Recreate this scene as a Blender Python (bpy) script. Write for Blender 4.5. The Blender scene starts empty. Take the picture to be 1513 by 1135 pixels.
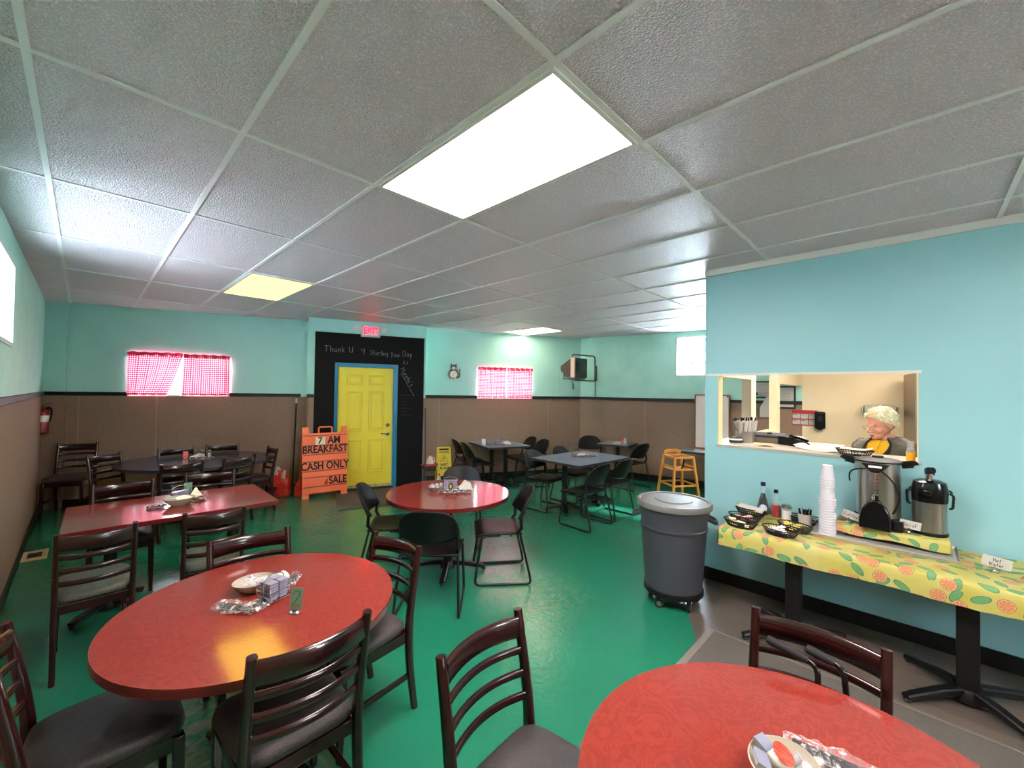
# A cafe dining room: green painted floor, teal and brown walls, red and grey tables, serving hatch on the right.
LIGHT_MAIN = 11.0
LIGHT_WARM = 1.5
LIGHT_KITCHEN = 9.0
LIGHT_THIRD = 3.0
SKY = 15.0
EXPOSURE = 2.2
SUN = 45.0
import bpy, bmesh, math, random
from mathutils import Vector, Matrix, noise
random.seed(7)
PI = math.pi
scene = bpy.context.scene
COL = scene.collection

# ------------------------------------------------------------------ materials
def srgb(r, g, b):
    def f(c):
        c /= 255.0
        return c / 12.92 if c <= 0.04045 else ((c + 0.055) / 1.055) ** 2.4
    return (f(r), f(g), f(b), 1.0)

def new_mat(name):
    m = bpy.data.materials.new(name); m.use_nodes = True
    nt = m.node_tree; nt.nodes.clear()
    out = nt.nodes.new('ShaderNodeOutputMaterial')
    return m, nt, out

def N(nt, typ, **kw):
    n = nt.nodes.new(typ)
    for k, v in kw.items():
        if k.startswith('_'): setattr(n, k[1:], v)
        else: n.inputs[k.replace('__', ' ')].default_value = v
    return n

def pbr(name, col, rough=0.5, metal=0.0, spec=0.5, vary=None, vscale=6.0, vdetail=4.0, stretch=None,
        bump=None, bscale=60.0, coat=0.0, emit=None, estr=0.0, alpha=None, trans=0.0, ior=1.45, vdist=0.0):
    """principled material; vary = a second colour mixed in by noise; bump = strength of a noise bump"""
    m, nt, out = new_mat(name)
    b = N(nt, 'ShaderNodeBsdfPrincipled')
    b.inputs['Base Color'].default_value = col
    b.inputs['Roughness'].default_value = rough
    b.inputs['Metallic'].default_value = metal
    b.inputs['Specular IOR Level'].default_value = spec
    b.inputs['Coat Weight'].default_value = coat
    b.inputs['IOR'].default_value = ior
    if trans: b.inputs['Transmission Weight'].default_value = trans
    if emit is not None:
        b.inputs['Emission Color'].default_value = emit; b.inputs['Emission Strength'].default_value = estr
    if alpha is not None: b.inputs['Alpha'].default_value = alpha
    nt.links.new(b.outputs[0], out.inputs[0])
    if vary is not None or bump:
        tc = N(nt, 'ShaderNodeTexCoord'); src = tc.outputs['Object']
        if stretch:
            mp = N(nt, 'ShaderNodeMapping'); mp.inputs['Scale'].default_value = stretch
            nt.links.new(src, mp.inputs[0]); src = mp.outputs[0]
    if vary is not None:
        nz = N(nt, 'ShaderNodeTexNoise', Scale=vscale, Detail=vdetail, Distortion=vdist)
        nt.links.new(src, nz.inputs['Vector'])
        cr = N(nt, 'ShaderNodeValToRGB'); cr.color_ramp.elements[0].position = 0.35; cr.color_ramp.elements[1].position = 0.68
        cr.color_ramp.elements[0].color = col; cr.color_ramp.elements[1].color = vary
        nt.links.new(nz.outputs[0], cr.inputs[0]); nt.links.new(cr.outputs[0], b.inputs['Base Color'])
    if bump:
        bz = N(nt, 'ShaderNodeTexNoise', Scale=bscale, Detail=5.0)
        nt.links.new(src, bz.inputs['Vector'])
        bp = N(nt, 'ShaderNodeBump', Strength=bump, Distance=0.01)
        nt.links.new(bz.outputs[0], bp.inputs['Height']); nt.links.new(bp.outputs[0], b.inputs['Normal'])
    return m

M = {}
def reg(key, *a, **k):
    M[key] = pbr(key, *a, **k); return M[key]

reg('teal', srgb(172, 224, 214), 0.55, vary=srgb(164, 217, 208), vscale=1.5, bump=0.25, bscale=9)
reg('teal_rough', srgb(176, 226, 210), 0.6, vary=srgb(166, 217, 203), vscale=3, bump=0.75, bscale=14)
reg('blue_wall', srgb(147, 197, 201), 0.45, vary=srgb(143, 194, 198), vscale=1.2, bump=0.06, bscale=60)
reg('brown_wall', srgb(152, 126, 106), 0.85, vary=srgb(138, 113, 95), vscale=60, vdetail=2, bump=0.5, bscale=130)
reg('brown_seam', srgb(164, 142, 124), 0.8)
reg('black_trim', srgb(16, 15, 16), 0.5)
reg('cream_wall', srgb(236, 214, 178), 0.6, vary=srgb(230, 208, 172), vscale=2)
reg('cream_wood', srgb(232, 210, 160), 0.55, vary=srgb(226, 200, 148), vscale=4, stretch=(1, 1, 0.15))
reg('tan_post', srgb(196, 176, 158), 0.6)
reg('trim_grey', srgb(214, 210, 200), 0.5)
reg('white_paint', srgb(200, 200, 196), 0.4)
reg('chalk_black', srgb(9, 9, 11), 0.6, 0.0, 0.2, vary=srgb(15, 15, 17), vscale=2.0)
reg('chalk', srgb(168, 170, 172), 0.95)
reg('chalk_faint', srgb(92, 93, 97), 0.95)
reg('yellow_door', srgb(246, 224, 66), 0.4, vary=srgb(242, 219, 60), vscale=5, bump=0.05, bscale=120)
reg('door_dirt', srgb(196, 190, 160), 0.6, vary=srgb(150, 140, 100), vscale=16)
reg('blue_frame', srgb(10, 120, 156), 0.35)
reg('chrome', srgb(205, 205, 208), 0.18, 1.0)
reg('steel', srgb(188, 184, 176), 0.3, 1.0, vary=srgb(165, 160, 152), vscale=30, stretch=(1, 1, 0.05))
reg('dark_metal', srgb(38, 38, 42), 0.4, 0.3)
reg('black_metal', srgb(13, 13, 15), 0.4)
reg('black_plastic', srgb(15, 15, 16), 0.5, 0.0, 0.3)
reg('black_gloss', srgb(14, 14, 16), 0.18)
reg('chair_plastic', srgb(18, 17, 18), 0.4, 0.0, 0.25, bump=0.05, bscale=300)
reg('mahogany', srgb(46, 12, 11), 0.22, vary=srgb(28, 7, 8), vscale=9, stretch=(1, 1, 0.12), coat=0.5)
reg('dark_wood', srgb(42, 20, 16), 0.3, vary=srgb(27, 12, 10), vscale=9, stretch=(1, 1, 0.12), coat=0.3)
reg('vinyl', srgb(60, 55, 54), 0.5, vary=srgb(50, 45, 45), vscale=90, bump=0.2, bscale=180)
reg('vinyl_green', srgb(88, 92, 78), 0.5, vary=srgb(74, 76, 66), vscale=60)
reg('grey_top', srgb(112, 120, 136), 0.3, vary=srgb(98, 106, 122), vscale=40)
reg('navy_top', srgb(34, 34, 62), 0.22, vary=srgb(28, 26, 48), vscale=6)
reg('edge_dark', srgb(40, 42, 48), 0.5)
reg('red_edge', srgb(90, 22, 18), 0.3)
reg('can_grey', srgb(62, 64, 70), 0.5)
reg('can_band', srgb(50, 52, 58), 0.5)
reg('pan', srgb(206, 202, 196), 0.38, 0.55)
reg('ledge', srgb(172, 166, 154), 0.4)
reg('lid_grey', srgb(96, 94, 90), 0.5)
reg('orange', srgb(255, 122, 80), 0.55, emit=None)
reg('orange_dark', srgb(206, 72, 34), 0.6)
reg('slot_brown', srgb(150, 80, 50), 0.6)
reg('letter_black', srgb(20, 16, 16), 0.5)
reg('paper', srgb(188, 184, 177), 0.8)
reg('paper_cream', srgb(236, 222, 190), 0.8)
reg('card_green', srgb(106, 146, 116), 0.7)
reg('card_pink', srgb(232, 120, 100), 0.7)
reg('red_plastic', srgb(200, 40, 34), 0.35)
reg('red_bag', srgb(190, 36, 26), 0.3, vary=srgb(225, 80, 60), vscale=9, bump=0.6, bscale=16)
reg('ext_red', srgb(150, 30, 26), 0.3)
reg('yellow_sign', srgb(238, 208, 40), 0.4)
reg('mat_brown', srgb(92, 80, 66), 0.95, vary=srgb(76, 66, 55), vscale=120, bump=0.6, bscale=300)
reg('mat_grey', srgb(100, 95, 88), 0.9, vary=srgb(88, 83, 77), vscale=150, bump=0.5, bscale=300)
reg('mat_edge', srgb(120, 115, 107), 0.8)
reg('vent_tan', srgb(190, 160, 124), 0.5)
reg('highchair_wood', srgb(224, 158, 78), 0.4, vary=srgb(206, 138, 62), vscale=7, stretch=(1, 1, 0.15))
reg('white_board', srgb(226, 214, 206), 0.3)
reg('board_frame', srgb(150, 98, 80), 0.5)
reg('ivory', srgb(232, 222, 200), 0.4)
reg('china', srgb(168, 158, 142), 0.2)
reg('white_gloss', srgb(176, 174, 178), 0.2)
reg('foam', srgb(206, 202, 208), 0.6)
reg('lilac', srgb(138, 128, 152), 0.35, vary=srgb(160, 152, 170), vscale=60)
reg('jam_red', srgb(150, 26, 18), 0.3, vary=srgb(176, 110, 88), vscale=110, stretch=(1, 0.25, 1))
reg('foil', srgb(140, 142, 160), 0.3, 0.2)
reg('cream_label', srgb(240, 240, 236), 0.35)
reg('gold', srgb(190, 160, 70), 0.4)
reg('syrup', srgb(24, 10, 10), 0.08, coat=0.6)
reg('ketchup', srgb(150, 24, 22), 0.12, coat=0.6)
reg('navy_cap', srgb(20, 26, 60), 0.4)
reg('label_blue', srgb(150, 175, 215), 0.5, vary=srgb(235, 240, 250), vscale=70)
reg('sugar', srgb(226, 220, 214), 0.5)
reg('pink_packet', srgb(236, 120, 140), 0.6, vary=srgb(245, 190, 200), vscale=60)
reg('cream_packet', srgb(236, 214, 170), 0.6, vary=srgb(214, 196, 140), vscale=60)
reg('yellow_packet', srgb(240, 222, 110), 0.6, vary=srgb(225, 200, 80), vscale=60)
reg('creamer', srgb(240, 236, 240), 0.4, vary=srgb(214, 196, 214), vscale=60)
reg('mug', srgb(186, 178, 172), 0.25)
reg('tv_black', srgb(34, 31, 30), 0.45)
reg('tv_brown', srgb(46, 34, 29), 0.5)
reg('tv_silver', srgb(205, 176, 158), 0.4)
reg('tv_glass', srgb(40, 44, 46), 0.12)
reg('bracket', srgb(92, 98, 96), 0.5)
reg('skin', srgb(226, 160, 132), 0.5, vary=srgb(214, 140, 116), vscale=14)
reg('lips', srgb(176, 92, 84), 0.5)
reg('hair', srgb(250, 236, 206), 0.6, vary=srgb(224, 200, 160), vscale=26, bump=0.9, bscale=60)
reg('jacket', srgb(98, 88, 76), 0.8, vary=srgb(84, 75, 66), vscale=40, bump=0.3, bscale=120)
reg('jacket_dark', srgb(36, 32, 30), 0.8)
reg('shirt_yellow', srgb(244, 180, 30), 0.7)
reg('eye_white', srgb(226, 220, 214), 0.3)
reg('eye_dark', srgb(46, 34, 30), 0.3)
reg('fridge', srgb(150, 138, 128), 0.35, 0.8)
reg('box_grey', srgb(112, 98, 84), 0.6)
reg('kraft', srgb(196, 168, 124), 0.7)
reg('poster_red', srgb(176, 40, 44), 0.5)
reg('print_grey', srgb(150, 146, 150), 0.8)
reg('print_dark', srgb(60, 58, 66), 0.8)
reg('bottle_yellow', srgb(240, 180, 30), 0.35)
reg('purple_pole', srgb(70, 60, 92), 0.4)
reg('bucket_grey', srgb(80, 88, 84), 0.5)
reg('red_fabric', srgb(226, 46, 96), 0.7)
reg('foamgrip', srgb(26, 25, 27), 0.75)

def emission(name, col, s):
    m, nt, out = new_mat(name)
    e = N(nt, 'ShaderNodeEmission', Strength=s); e.inputs[0].default_value = col
    nt.links.new(e.outputs[0], out.inputs[0]); M[name] = m
emission('lens_main', (1.0, 0.87, 0.83, 1), LIGHT_MAIN)
emission('lens_kitchen', (1.0, 0.90, 0.78, 1), LIGHT_KITCHEN)
emission('lens_warm', (1.0, 0.70, 0.09, 1), LIGHT_WARM)
emission('lens_third', (1.0, 0.86, 0.62, 1), LIGHT_THIRD)
emission('exit_glow', (1.0, 0.006, 0.02, 1), 2.0)

def thin_clear(name, tint, alpha=0.25, rough=0.05, tcol=(1, 1, 1, 1)):
    m, nt, out = new_mat(name)
    t = N(nt, 'ShaderNodeBsdfTransparent'); t.inputs[0].default_value = tcol
    g = N(nt, 'ShaderNodeBsdfPrincipled', Roughness=rough); g.inputs['Base Color'].default_value = tint
    mx = N(nt, 'ShaderNodeMixShader')
    lw = N(nt, 'ShaderNodeLayerWeight', Blend=0.35)
    mr = N(nt, 'ShaderNodeMapRange'); mr.inputs['To Min'].default_value = alpha; mr.inputs['To Max'].default_value = min(1, alpha * 2 + 0.2)
    nt.links.new(lw.outputs['Facing'], mr.inputs[0]); nt.links.new(mr.outputs[0], mx.inputs[0])
    nt.links.new(t.outputs[0], mx.inputs[1]); nt.links.new(g.outputs[0], mx.inputs[2]); nt.links.new(mx.outputs[0], out.inputs[0])
    M[name] = m
thin_clear('clear_plastic', srgb(225, 222, 225), 0.22, 0.12)
thin_clear('clear_glass', srgb(205, 215, 212), 0.05, 0.03)
thin_clear('window_glass', srgb(220, 230, 235), 0.06, 0.03)
thin_clear('spectacle', srgb(225, 225, 220), 0.05, 0.03)

# wrinkled cutlery bag
def bag_mat():
    m, nt, out = new_mat('cutlery_bag')
    t = N(nt, 'ShaderNodeBsdfTransparent')
    g = N(nt, 'ShaderNodeBsdfPrincipled', Roughness=0.15); g.inputs['Base Color'].default_value = srgb(228, 222, 222)
    tc = N(nt, 'ShaderNodeTexCoord'); nz = N(nt, 'ShaderNodeTexNoise', Scale=45.0, Detail=3.0)
    cr = N(nt, 'ShaderNodeValToRGB'); cr.color_ramp.elements[0].position = 0.48; cr.color_ramp.elements[1].position = 0.68
    cr.color_ramp.elements[0].color = (0.08, 0.08, 0.08, 1); cr.color_ramp.elements[1].color = (0.6, 0.6, 0.6, 1)
    mx = N(nt, 'ShaderNodeMixShader')
    nt.links.new(tc.outputs['Object'], nz.inputs['Vector']); nt.links.new(nz.outputs[0], cr.inputs[0]); nt.links.new(cr.outputs[0], mx.inputs[0])
    nt.links.new(t.outputs[0], mx.inputs[1]); nt.links.new(g.outputs[0], mx.inputs[2]); nt.links.new(mx.outputs[0], out.inputs[0])
    M['cutlery_bag'] = m
bag_mat()

# ceiling tile: off-white, stippled, a little gloss
def ceiling_mat():
    m, nt, out = new_mat('ceiling_tile')
    b = N(nt, 'ShaderNodeBsdfPrincipled', Roughness=0.38); b.inputs['Specular IOR Level'].default_value = 0.45
    tc = N(nt, 'ShaderNodeTexCoord')
    v = N(nt, 'ShaderNodeTexVoronoi', Scale=130.0); v.feature = 'SMOOTH_F1'
    nz = N(nt, 'ShaderNodeTexNoise', Scale=150.0, Detail=4.0)
    add = N(nt, 'ShaderNodeMath', _operation='ADD')
    bp = N(nt, 'ShaderNodeBump', Strength=1.0, Distance=0.012)
    L = nt.links.new
    cr = N(nt, 'ShaderNodeValToRGB'); cr.color_ramp.elements[0].position = 0.55; cr.color_ramp.elements[1].position = 1.15 - 0.2
    cr.color_ramp.elements[0].color = srgb(248, 230, 230); cr.color_ramp.elements[1].color = srgb(214, 200, 200)
    L(add.outputs[0], cr.inputs[0]); L(cr.outputs[0], b.inputs['Base Color'])
    L(tc.outputs['Object'], v.inputs['Vector']); L(tc.outputs['Object'], nz.inputs['Vector'])
    L(v.outputs['Distance'], add.inputs[0]); L(nz.outputs[0], add.inputs[1]); L(add.outputs[0], bp.inputs['Height'])
    L(bp.outputs[0], b.inputs['Normal']); L(b.outputs[0], out.inputs[0]); M['ceiling_tile'] = m
ceiling_mat()
reg('mortar', srgb(104, 108, 112), 0.7)
reg('ceiling_grid', srgb(228, 224, 218), 0.4)

# green painted concrete, glossy, scuffed in places
def floor_mat():
    m, nt, out = new_mat('floor_green')
    b = N(nt, 'ShaderNodeBsdfPrincipled', Roughness=0.22)
    tc = N(nt, 'ShaderNodeTexCoord'); L = nt.links.new
    n1 = N(nt, 'ShaderNodeTexNoise', Scale=1.3, Detail=3.0); L(tc.outputs['Object'], n1.inputs['Vector'])
    cr = N(nt, 'ShaderNodeValToRGB'); cr.color_ramp.elements[0].color = srgb(26, 108, 80); cr.color_ramp.elements[1].color = srgb(32, 118, 90)
    L(n1.outputs[0], cr.inputs[0])
    # scuffed grey patches
    def patch(x, y, r, prev, col, amt):
        d = N(nt, 'ShaderNodeVectorMath', _operation='DISTANCE'); d.inputs[1].default_value = (x, y, 0)
        L(tc.outputs['Object'], d.inputs[0])
        mr = N(nt, 'ShaderNodeMapRange'); mr.inputs['From Min'].default_value = r; mr.inputs['From Max'].default_value = r * 0.3
        L(d.outputs['Value'], mr.inputs[0])
        nz = N(nt, 'ShaderNodeTexNoise', Scale=14.0, Detail=6.0, Distortion=1.2); L(tc.outputs['Object'], nz.inputs['Vector'])
        c2 = N(nt, 'ShaderNodeValToRGB'); c2.color_ramp.elements[0].position = 0.4; c2.color_ramp.elements[1].position = 0.62
        L(nz.outputs[0], c2.inputs[0])
        mu = N(nt, 'ShaderNodeMath', _operation='MULTIPLY'); L(mr.outputs[0], mu.inputs[0]); L(c2.outputs[0], mu.inputs[1])
        m2 = N(nt, 'ShaderNodeMath', _operation='MULTIPLY'); L(mu.outputs[0], m2.inputs[0]); m2.inputs[1].default_value = amt
        mx = N(nt, 'ShaderNodeMix', _data_type='RGBA'); L(m2.outputs[0], mx.inputs['Factor']); L(prev, mx.inputs['A']); mx.inputs['B'].default_value = col
        return mx.outputs['Result']
    c = patch(0.5, 2.6, 0.75, cr.outputs[0], srgb(120, 128, 104), 0.8)
    c = patch(2.75, 2.35, 0.6, c, srgb(96, 128, 88), 0.55)
    L(c, b.inputs['Base Color'])
    n2 = N(nt, 'ShaderNodeTexNoise', Scale=24.0, Detail=3.0, Distortion=0.6); L(tc.outputs['Object'], n2.inputs['Vector'])
    n3 = N(nt, 'ShaderNodeTexNoise', Scale=45.0, Detail=3.0); L(tc.outputs['Object'], n3.inputs['Vector'])
    ad = N(nt, 'ShaderNodeMath', _operation='MULTIPLY_ADD'); L(n3.outputs[0], ad.inputs[0]); ad.inputs[1].default_value = 0.25; L(n2.outputs[0], ad.inputs[2])
    bp = N(nt, 'ShaderNodeBump', Strength=0.35, Distance=0.006); L(ad.outputs[0], bp.inputs['Height']); L(bp.outputs[0], b.inputs['Normal'])
    L(b.outputs[0], out.inputs[0]); M['floor_green'] = m
floor_mat()

# grey-brown vinyl planks running along the serving wall
def plank_mat():
    m, nt, out = new_mat('vinyl_plank'); L = nt.links.new
    b = N(nt, 'ShaderNodeBsdfPrincipled', Roughness=0.42)
    tc = N(nt, 'ShaderNodeTexCoord'); mp = N(nt, 'ShaderNodeMapping'); mp.inputs['Rotation'].default_value = (0, 0, PI / 2)
    L(tc.outputs['Object'], mp.inputs[0])
    br = N(nt, 'ShaderNodeTexBrick', Scale=1.0); br.inputs['Brick Width'].default_value = 1.2; br.inputs['Row Height'].default_value = 0.16
    br.inputs['Mortar Size'].default_value = 0.002
    br.inputs['Color1'].default_value = srgb(104, 94, 85); br.inputs['Color2'].default_value = srgb(88, 79, 72); br.inputs['Mortar'].default_value = srgb(66, 60, 54)
    L(mp.outputs[0], br.inputs['Vector'])
    m2 = N(nt, 'ShaderNodeMapping'); m2.inputs['Scale'].default_value = (22, 1.2, 1); L(tc.outputs['Object'], m2.inputs[0])
    nz = N(nt, 'ShaderNodeTexNoise', Scale=2.0, Detail=6.0); L(m2.outputs[0], nz.inputs['Vector'])
    mx = N(nt, 'ShaderNodeMix', _data_type='RGBA', _blend_type='MULTIPLY'); mx.inputs['Factor'].default_value = 0.7
    cr = N(nt, 'ShaderNodeValToRGB'); cr.color_ramp.elements[0].color = (0.55, 0.53, 0.5, 1); cr.color_ramp.elements[1].color = (1.15, 1.12, 1.1, 1)
    L(nz.outputs[0], cr.inputs[0]); L(br.outputs[0], mx.inputs['A']); L(cr.outputs[0], mx.inputs['B']); L(mx.outputs['Result'], b.inputs['Base Color'])
    L(b.outputs[0], out.inputs[0]); M['vinyl_plank'] = m
plank_mat()

# burl red laminate of the dining tables
def burl_mat():
    m, nt, out = new_mat('red_burl'); L = nt.links.new
    b = N(nt, 'ShaderNodeBsdfPrincipled', Roughness=0.11); b.inputs['Specular IOR Level'].default_value = 0.55
    tc = N(nt, 'ShaderNodeTexCoord')
    n1 = N(nt, 'ShaderNodeTexNoise', Scale=7.0, Detail=5.0, Distortion=2.2); L(tc.outputs['Object'], n1.inputs['Vector'])
    w = N(nt, 'ShaderNodeMath', _operation='MULTIPLY'); L(n1.outputs[0], w.inputs[0]); w.inputs[1].default_value = 46.0
    s = N(nt, 'ShaderNodeMath', _operation='SINE'); L(w.outputs[0], s.inputs[0])
    cr = N(nt, 'ShaderNodeValToRGB'); cr.color_ramp.elements[0].position = 0.0; cr.color_ramp.elements[1].position = 1.0
    cr.color_ramp.elements[0].color = srgb(122, 44, 36); cr.color_ramp.elements[1].color = srgb(132, 49, 40)
    mr = N(nt, 'ShaderNodeMapRange'); mr.inputs['From Min'].default_value = -1.0; L(s.outputs[0], mr.inputs[0]); L(mr.outputs[0], cr.inputs[0])
    L(cr.outputs[0], b.inputs['Base Color']); L(b.outputs[0], out.inputs[0]); M['red_burl'] = m
burl_mat()

# red and white gingham, thin enough for daylight to come through
def gingham_mat():
    m, nt, out = new_mat('gingham'); L = nt.links.new
    tc = N(nt, 'ShaderNodeTexCoord'); sp = N(nt, 'ShaderNodeSeparateXYZ'); L(tc.outputs['UV'], sp.inputs[0])
    outs = []
    for k in (0, 1):
        mu = N(nt, 'ShaderNodeMath', _operation='MULTIPLY'); L(sp.outputs[k], mu.inputs[0]); mu.inputs[1].default_value = 32.0
        fr = N(nt, 'ShaderNodeMath', _operation='FRACT'); L(mu.outputs[0], fr.inputs[0])
        gt = N(nt, 'ShaderNodeMath', _operation='GREATER_THAN'); L(fr.outputs[0], gt.inputs[0]); gt.inputs[1].default_value = 0.5
        outs.append(gt.outputs[0])
    ad = N(nt, 'ShaderNodeMath', _operation='ADD'); L(outs[0], ad.inputs[0]); L(outs[1], ad.inputs[1])
    hf = N(nt, 'ShaderNodeMath', _operation='MULTIPLY'); L(ad.outputs[0], hf.inputs[0]); hf.inputs[1].default_value = 0.5
    cr = N(nt, 'ShaderNodeValToRGB'); cr.color_ramp.interpolation = 'CONSTANT'
    e = cr.color_ramp.elements; e[0].color = srgb(255, 226, 234); e[1].position = 0.25; e[1].color = srgb(246, 112, 148)
    x = e.new(0.75); x.color = srgb(222, 24, 74)
    L(hf.outputs[0], cr.inputs[0])
    d = N(nt, 'ShaderNodeBsdfDiffuse'); t = N(nt, 'ShaderNodeBsdfTranslucent'); L(cr.outputs[0], d.inputs[0]); L(cr.outputs[0], t.inputs[0])
    mx = N(nt, 'ShaderNodeMixShader'); mx.inputs[0].default_value = 0.06
    L(d.outputs[0], mx.inputs[1]); L(t.outputs[0], mx.inputs[2]); L(mx.outputs[0], out.inputs[0]); M['gingham'] = m
gingham_mat()

# yellow-green cloth printed with orange slices and leaves
def citrus_mat():
    m, nt, out = new_mat('citrus_cloth'); L = nt.links.new
    b = N(nt, 'ShaderNodeBsdfPrincipled', Roughness=0.5)
    tc = N(nt, 'ShaderNodeTexCoord')
    bg_n = N(nt, 'ShaderNodeTexNoise', Scale=6.0, Detail=4.0); L(tc.outputs['UV'], bg_n.inputs['Vector'])
    bg = N(nt, 'ShaderNodeValToRGB'); bg.color_ramp.elements[0].position = 0.35; bg.color_ramp.elements[1].position = 0.65
    bg.color_ramp.elements[0].color = srgb(178, 168, 70); bg.color_ramp.elements[1].color = srgb(190, 180, 108); L(bg_n.outputs[0], bg.inputs[0])
    cur = bg.outputs[0]
    def layer(scale, off, lo, hi, kind, cur):
        mp = N(nt, 'ShaderNodeMapping'); mp.inputs['Location'].default_value = off; L(tc.outputs['UV'], mp.inputs[0])
        vor = N(nt, 'ShaderNodeTexVoronoi', Scale=scale, Randomness=0.75); vor.voronoi_dimensions = '2D'; L(mp.outputs[0], vor.inputs['Vector'])
        if kind == 'slice':
            cr = N(nt, 'ShaderNodeValToRGB'); cr.color_ramp.interpolation = 'CONSTANT'; e = cr.color_ramp.elements
            e[0].color = srgb(196, 122, 84); e[1].position = lo * 0.82; e[1].color = srgb(206, 180, 130)
            q = e.new(lo * 0.9); q.color = srgb(168, 76, 50)
            mask_src = vor.outputs['Distance']
            L(vor.outputs['Distance'], cr.inputs[0])
            # wedge lines
            dv = N(nt, 'ShaderNodeVectorMath', _operation='SUBTRACT'); sc = N(nt, 'ShaderNodeVectorMath', _operation='SCALE'); sc.inputs['Scale'].default_value = 1.0
            L(mp.outputs[0], dv.inputs[0]); L(vor.outputs['Position'], dv.inputs[1])
            sx = N(nt, 'ShaderNodeSeparateXYZ'); L(dv.outputs[0], sx.inputs[0])
            at = N(nt, 'ShaderNodeMath', _operation='ARCTAN2'); L(sx.outputs[1], at.inputs[0]); L(sx.outputs[0], at.inputs[1])
            m8 = N(nt, 'ShaderNodeMath', _operation='MULTIPLY'); L(at.outputs[0], m8.inputs[0]); m8.inputs[1].default_value = 4.0
            sn = N(nt, 'ShaderNodeMath', _operation='SINE'); L(m8.outputs[0], sn.inputs[0])
            ab = N(nt, 'ShaderNodeMath', _operation='ABSOLUTE'); L(sn.outputs[0], ab.inputs[0])
            ln = N(nt, 'ShaderNodeMath', _operation='LESS_THAN'); L(ab.outputs[0], ln.inputs[0]); ln.inputs[1].default_value = 0.25
            inn = N(nt, 'ShaderNodeMath', _operation='LESS_THAN'); L(vor.outputs['Distance'], inn.inputs[0]); inn.inputs[1].default_value = lo * 0.8
            an = N(nt, 'ShaderNodeMath', _operation='MULTIPLY'); L(ln.outputs[0], an.inputs[0]); L(inn.outputs[0], an.inputs[1])
            mw = N(nt, 'ShaderNodeMix', _data_type='RGBA'); L(an.outputs[0], mw.inputs['Factor']); L(cr.outputs[0], mw.inputs['A']); mw.inputs['B'].default_value = srgb(206, 172, 122)
            colr = mw.outputs['Result']
        else:
            dv = N(nt, 'ShaderNodeVectorMath', _operation='SUBTRACT'); L(mp.outputs[0], dv.inputs[0]); L(vor.outputs['Position'], dv.inputs[1])
            ro = N(nt, 'ShaderNodeVectorRotate'); ro.rotation_type = 'Z_AXIS'
            sc = N(nt, 'ShaderNodeSeparateColor'); L(vor.outputs['Color'], sc.inputs[0])
            an = N(nt, 'ShaderNodeMath', _operation='MULTIPLY'); L(sc.outputs[0], an.inputs[0]); an.inputs[1].default_value = 6.28
            L(dv.outputs[0], ro.inputs['Vector']); L(an.outputs[0], ro.inputs['Angle'])
            st = N(nt, 'ShaderNodeVectorMath', _operation='MULTIPLY'); L(ro.outputs[0], st.inputs[0]); st.inputs[1].default_value = (scale, scale * 2.1, 1)
            le = N(nt, 'ShaderNodeVectorMath', _operation='LENGTH'); L(st.outputs[0], le.inputs[0]); mask_src = le.outputs['Value']
            cr = N(nt, 'ShaderNodeValToRGB'); cr.color_ramp.interpolation = 'CONSTANT'; e = cr.color_ramp.elements
            e[0].color = srgb(98, 150, 98); e[1].position = lo * 0.85; e[1].color = srgb(66, 120, 80); L(mask_src, cr.inputs[0]); colr = cr.outputs[0]
        lt = N(nt, 'ShaderNodeMath', _operation='LESS_THAN'); L(mask_src, lt.inputs[0]); lt.inputs[1].default_value = lo
        sc2 = N(nt, 'ShaderNodeSeparateColor'); L(vor.outputs['Color'], sc2.inputs[0])
        g2 = N(nt, 'ShaderNodeMath', _operation='LESS_THAN'); L(sc2.outputs[2], g2.inputs[0]); g2.inputs[1].default_value = hi
        mu = N(nt, 'ShaderNodeMath', _operation='MULTIPLY'); L(lt.outputs[0], mu.inputs[0]); L(g2.outputs[0], mu.inputs[1])
        mx = N(nt, 'ShaderNodeMix', _data_type='RGBA'); L(mu.outputs[0], mx.inputs['Factor']); L(cur, mx.inputs['A']); L(colr, mx.inputs['B'])
        return mx.outputs['Result']
    cur = layer(10.0, (0.31, 0.07, 0), 0.42, 0.8, 'leaf', cur)
    cur = layer(8.0, (0, 0, 0), 0.27, 0.75, 'slice', cur)
    L(cur, b.inputs['Base Color']); L(b.outputs[0], out.inputs[0]); M['citrus_cloth'] = m
citrus_mat()

# glass block: frosted ripples that pass the daylight
def glassblock_mat():
    m, nt, out = new_mat('glass_block'); L = nt.links.new
    t = N(nt, 'ShaderNodeBsdfTranslucent'); t.inputs[0].default_value = (0.86, 0.93, 1.0, 1)
    tr = N(nt, 'ShaderNodeBsdfTransparent'); tr.inputs[0].default_value = (0.9, 0.95, 1.0, 1)
    g = N(nt, 'ShaderNodeBsdfGlossy', Roughness=0.1)
    m1 = N(nt, 'ShaderNodeMixShader'); m1.inputs[0].default_value = 0.35
    m2 = N(nt, 'ShaderNodeMixShader'); m2.inputs[0].default_value = 0.06
    tc = N(nt, 'ShaderNodeTexCoord'); nz = N(nt, 'ShaderNodeTexNoise', Scale=26.0, Detail=2.0); L(tc.outputs['Object'], nz.inputs['Vector'])
    bp = N(nt, 'ShaderNodeBump', Strength=0.7); L(nz.outputs[0], bp.inputs['Height'])
    L(bp.outputs[0], t.inputs['Normal']); L(bp.outputs[0], g.inputs['Normal'])
    L(t.outputs[0], m1.inputs[1]); L(tr.outputs[0], m1.inputs[2]); L(m1.outputs[0], m2.inputs[1]); L(g.outputs[0], m2.inputs[2]); L(m2.outputs[0], out.inputs[0])
    M['glass_block'] = m
glassblock_mat()

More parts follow.
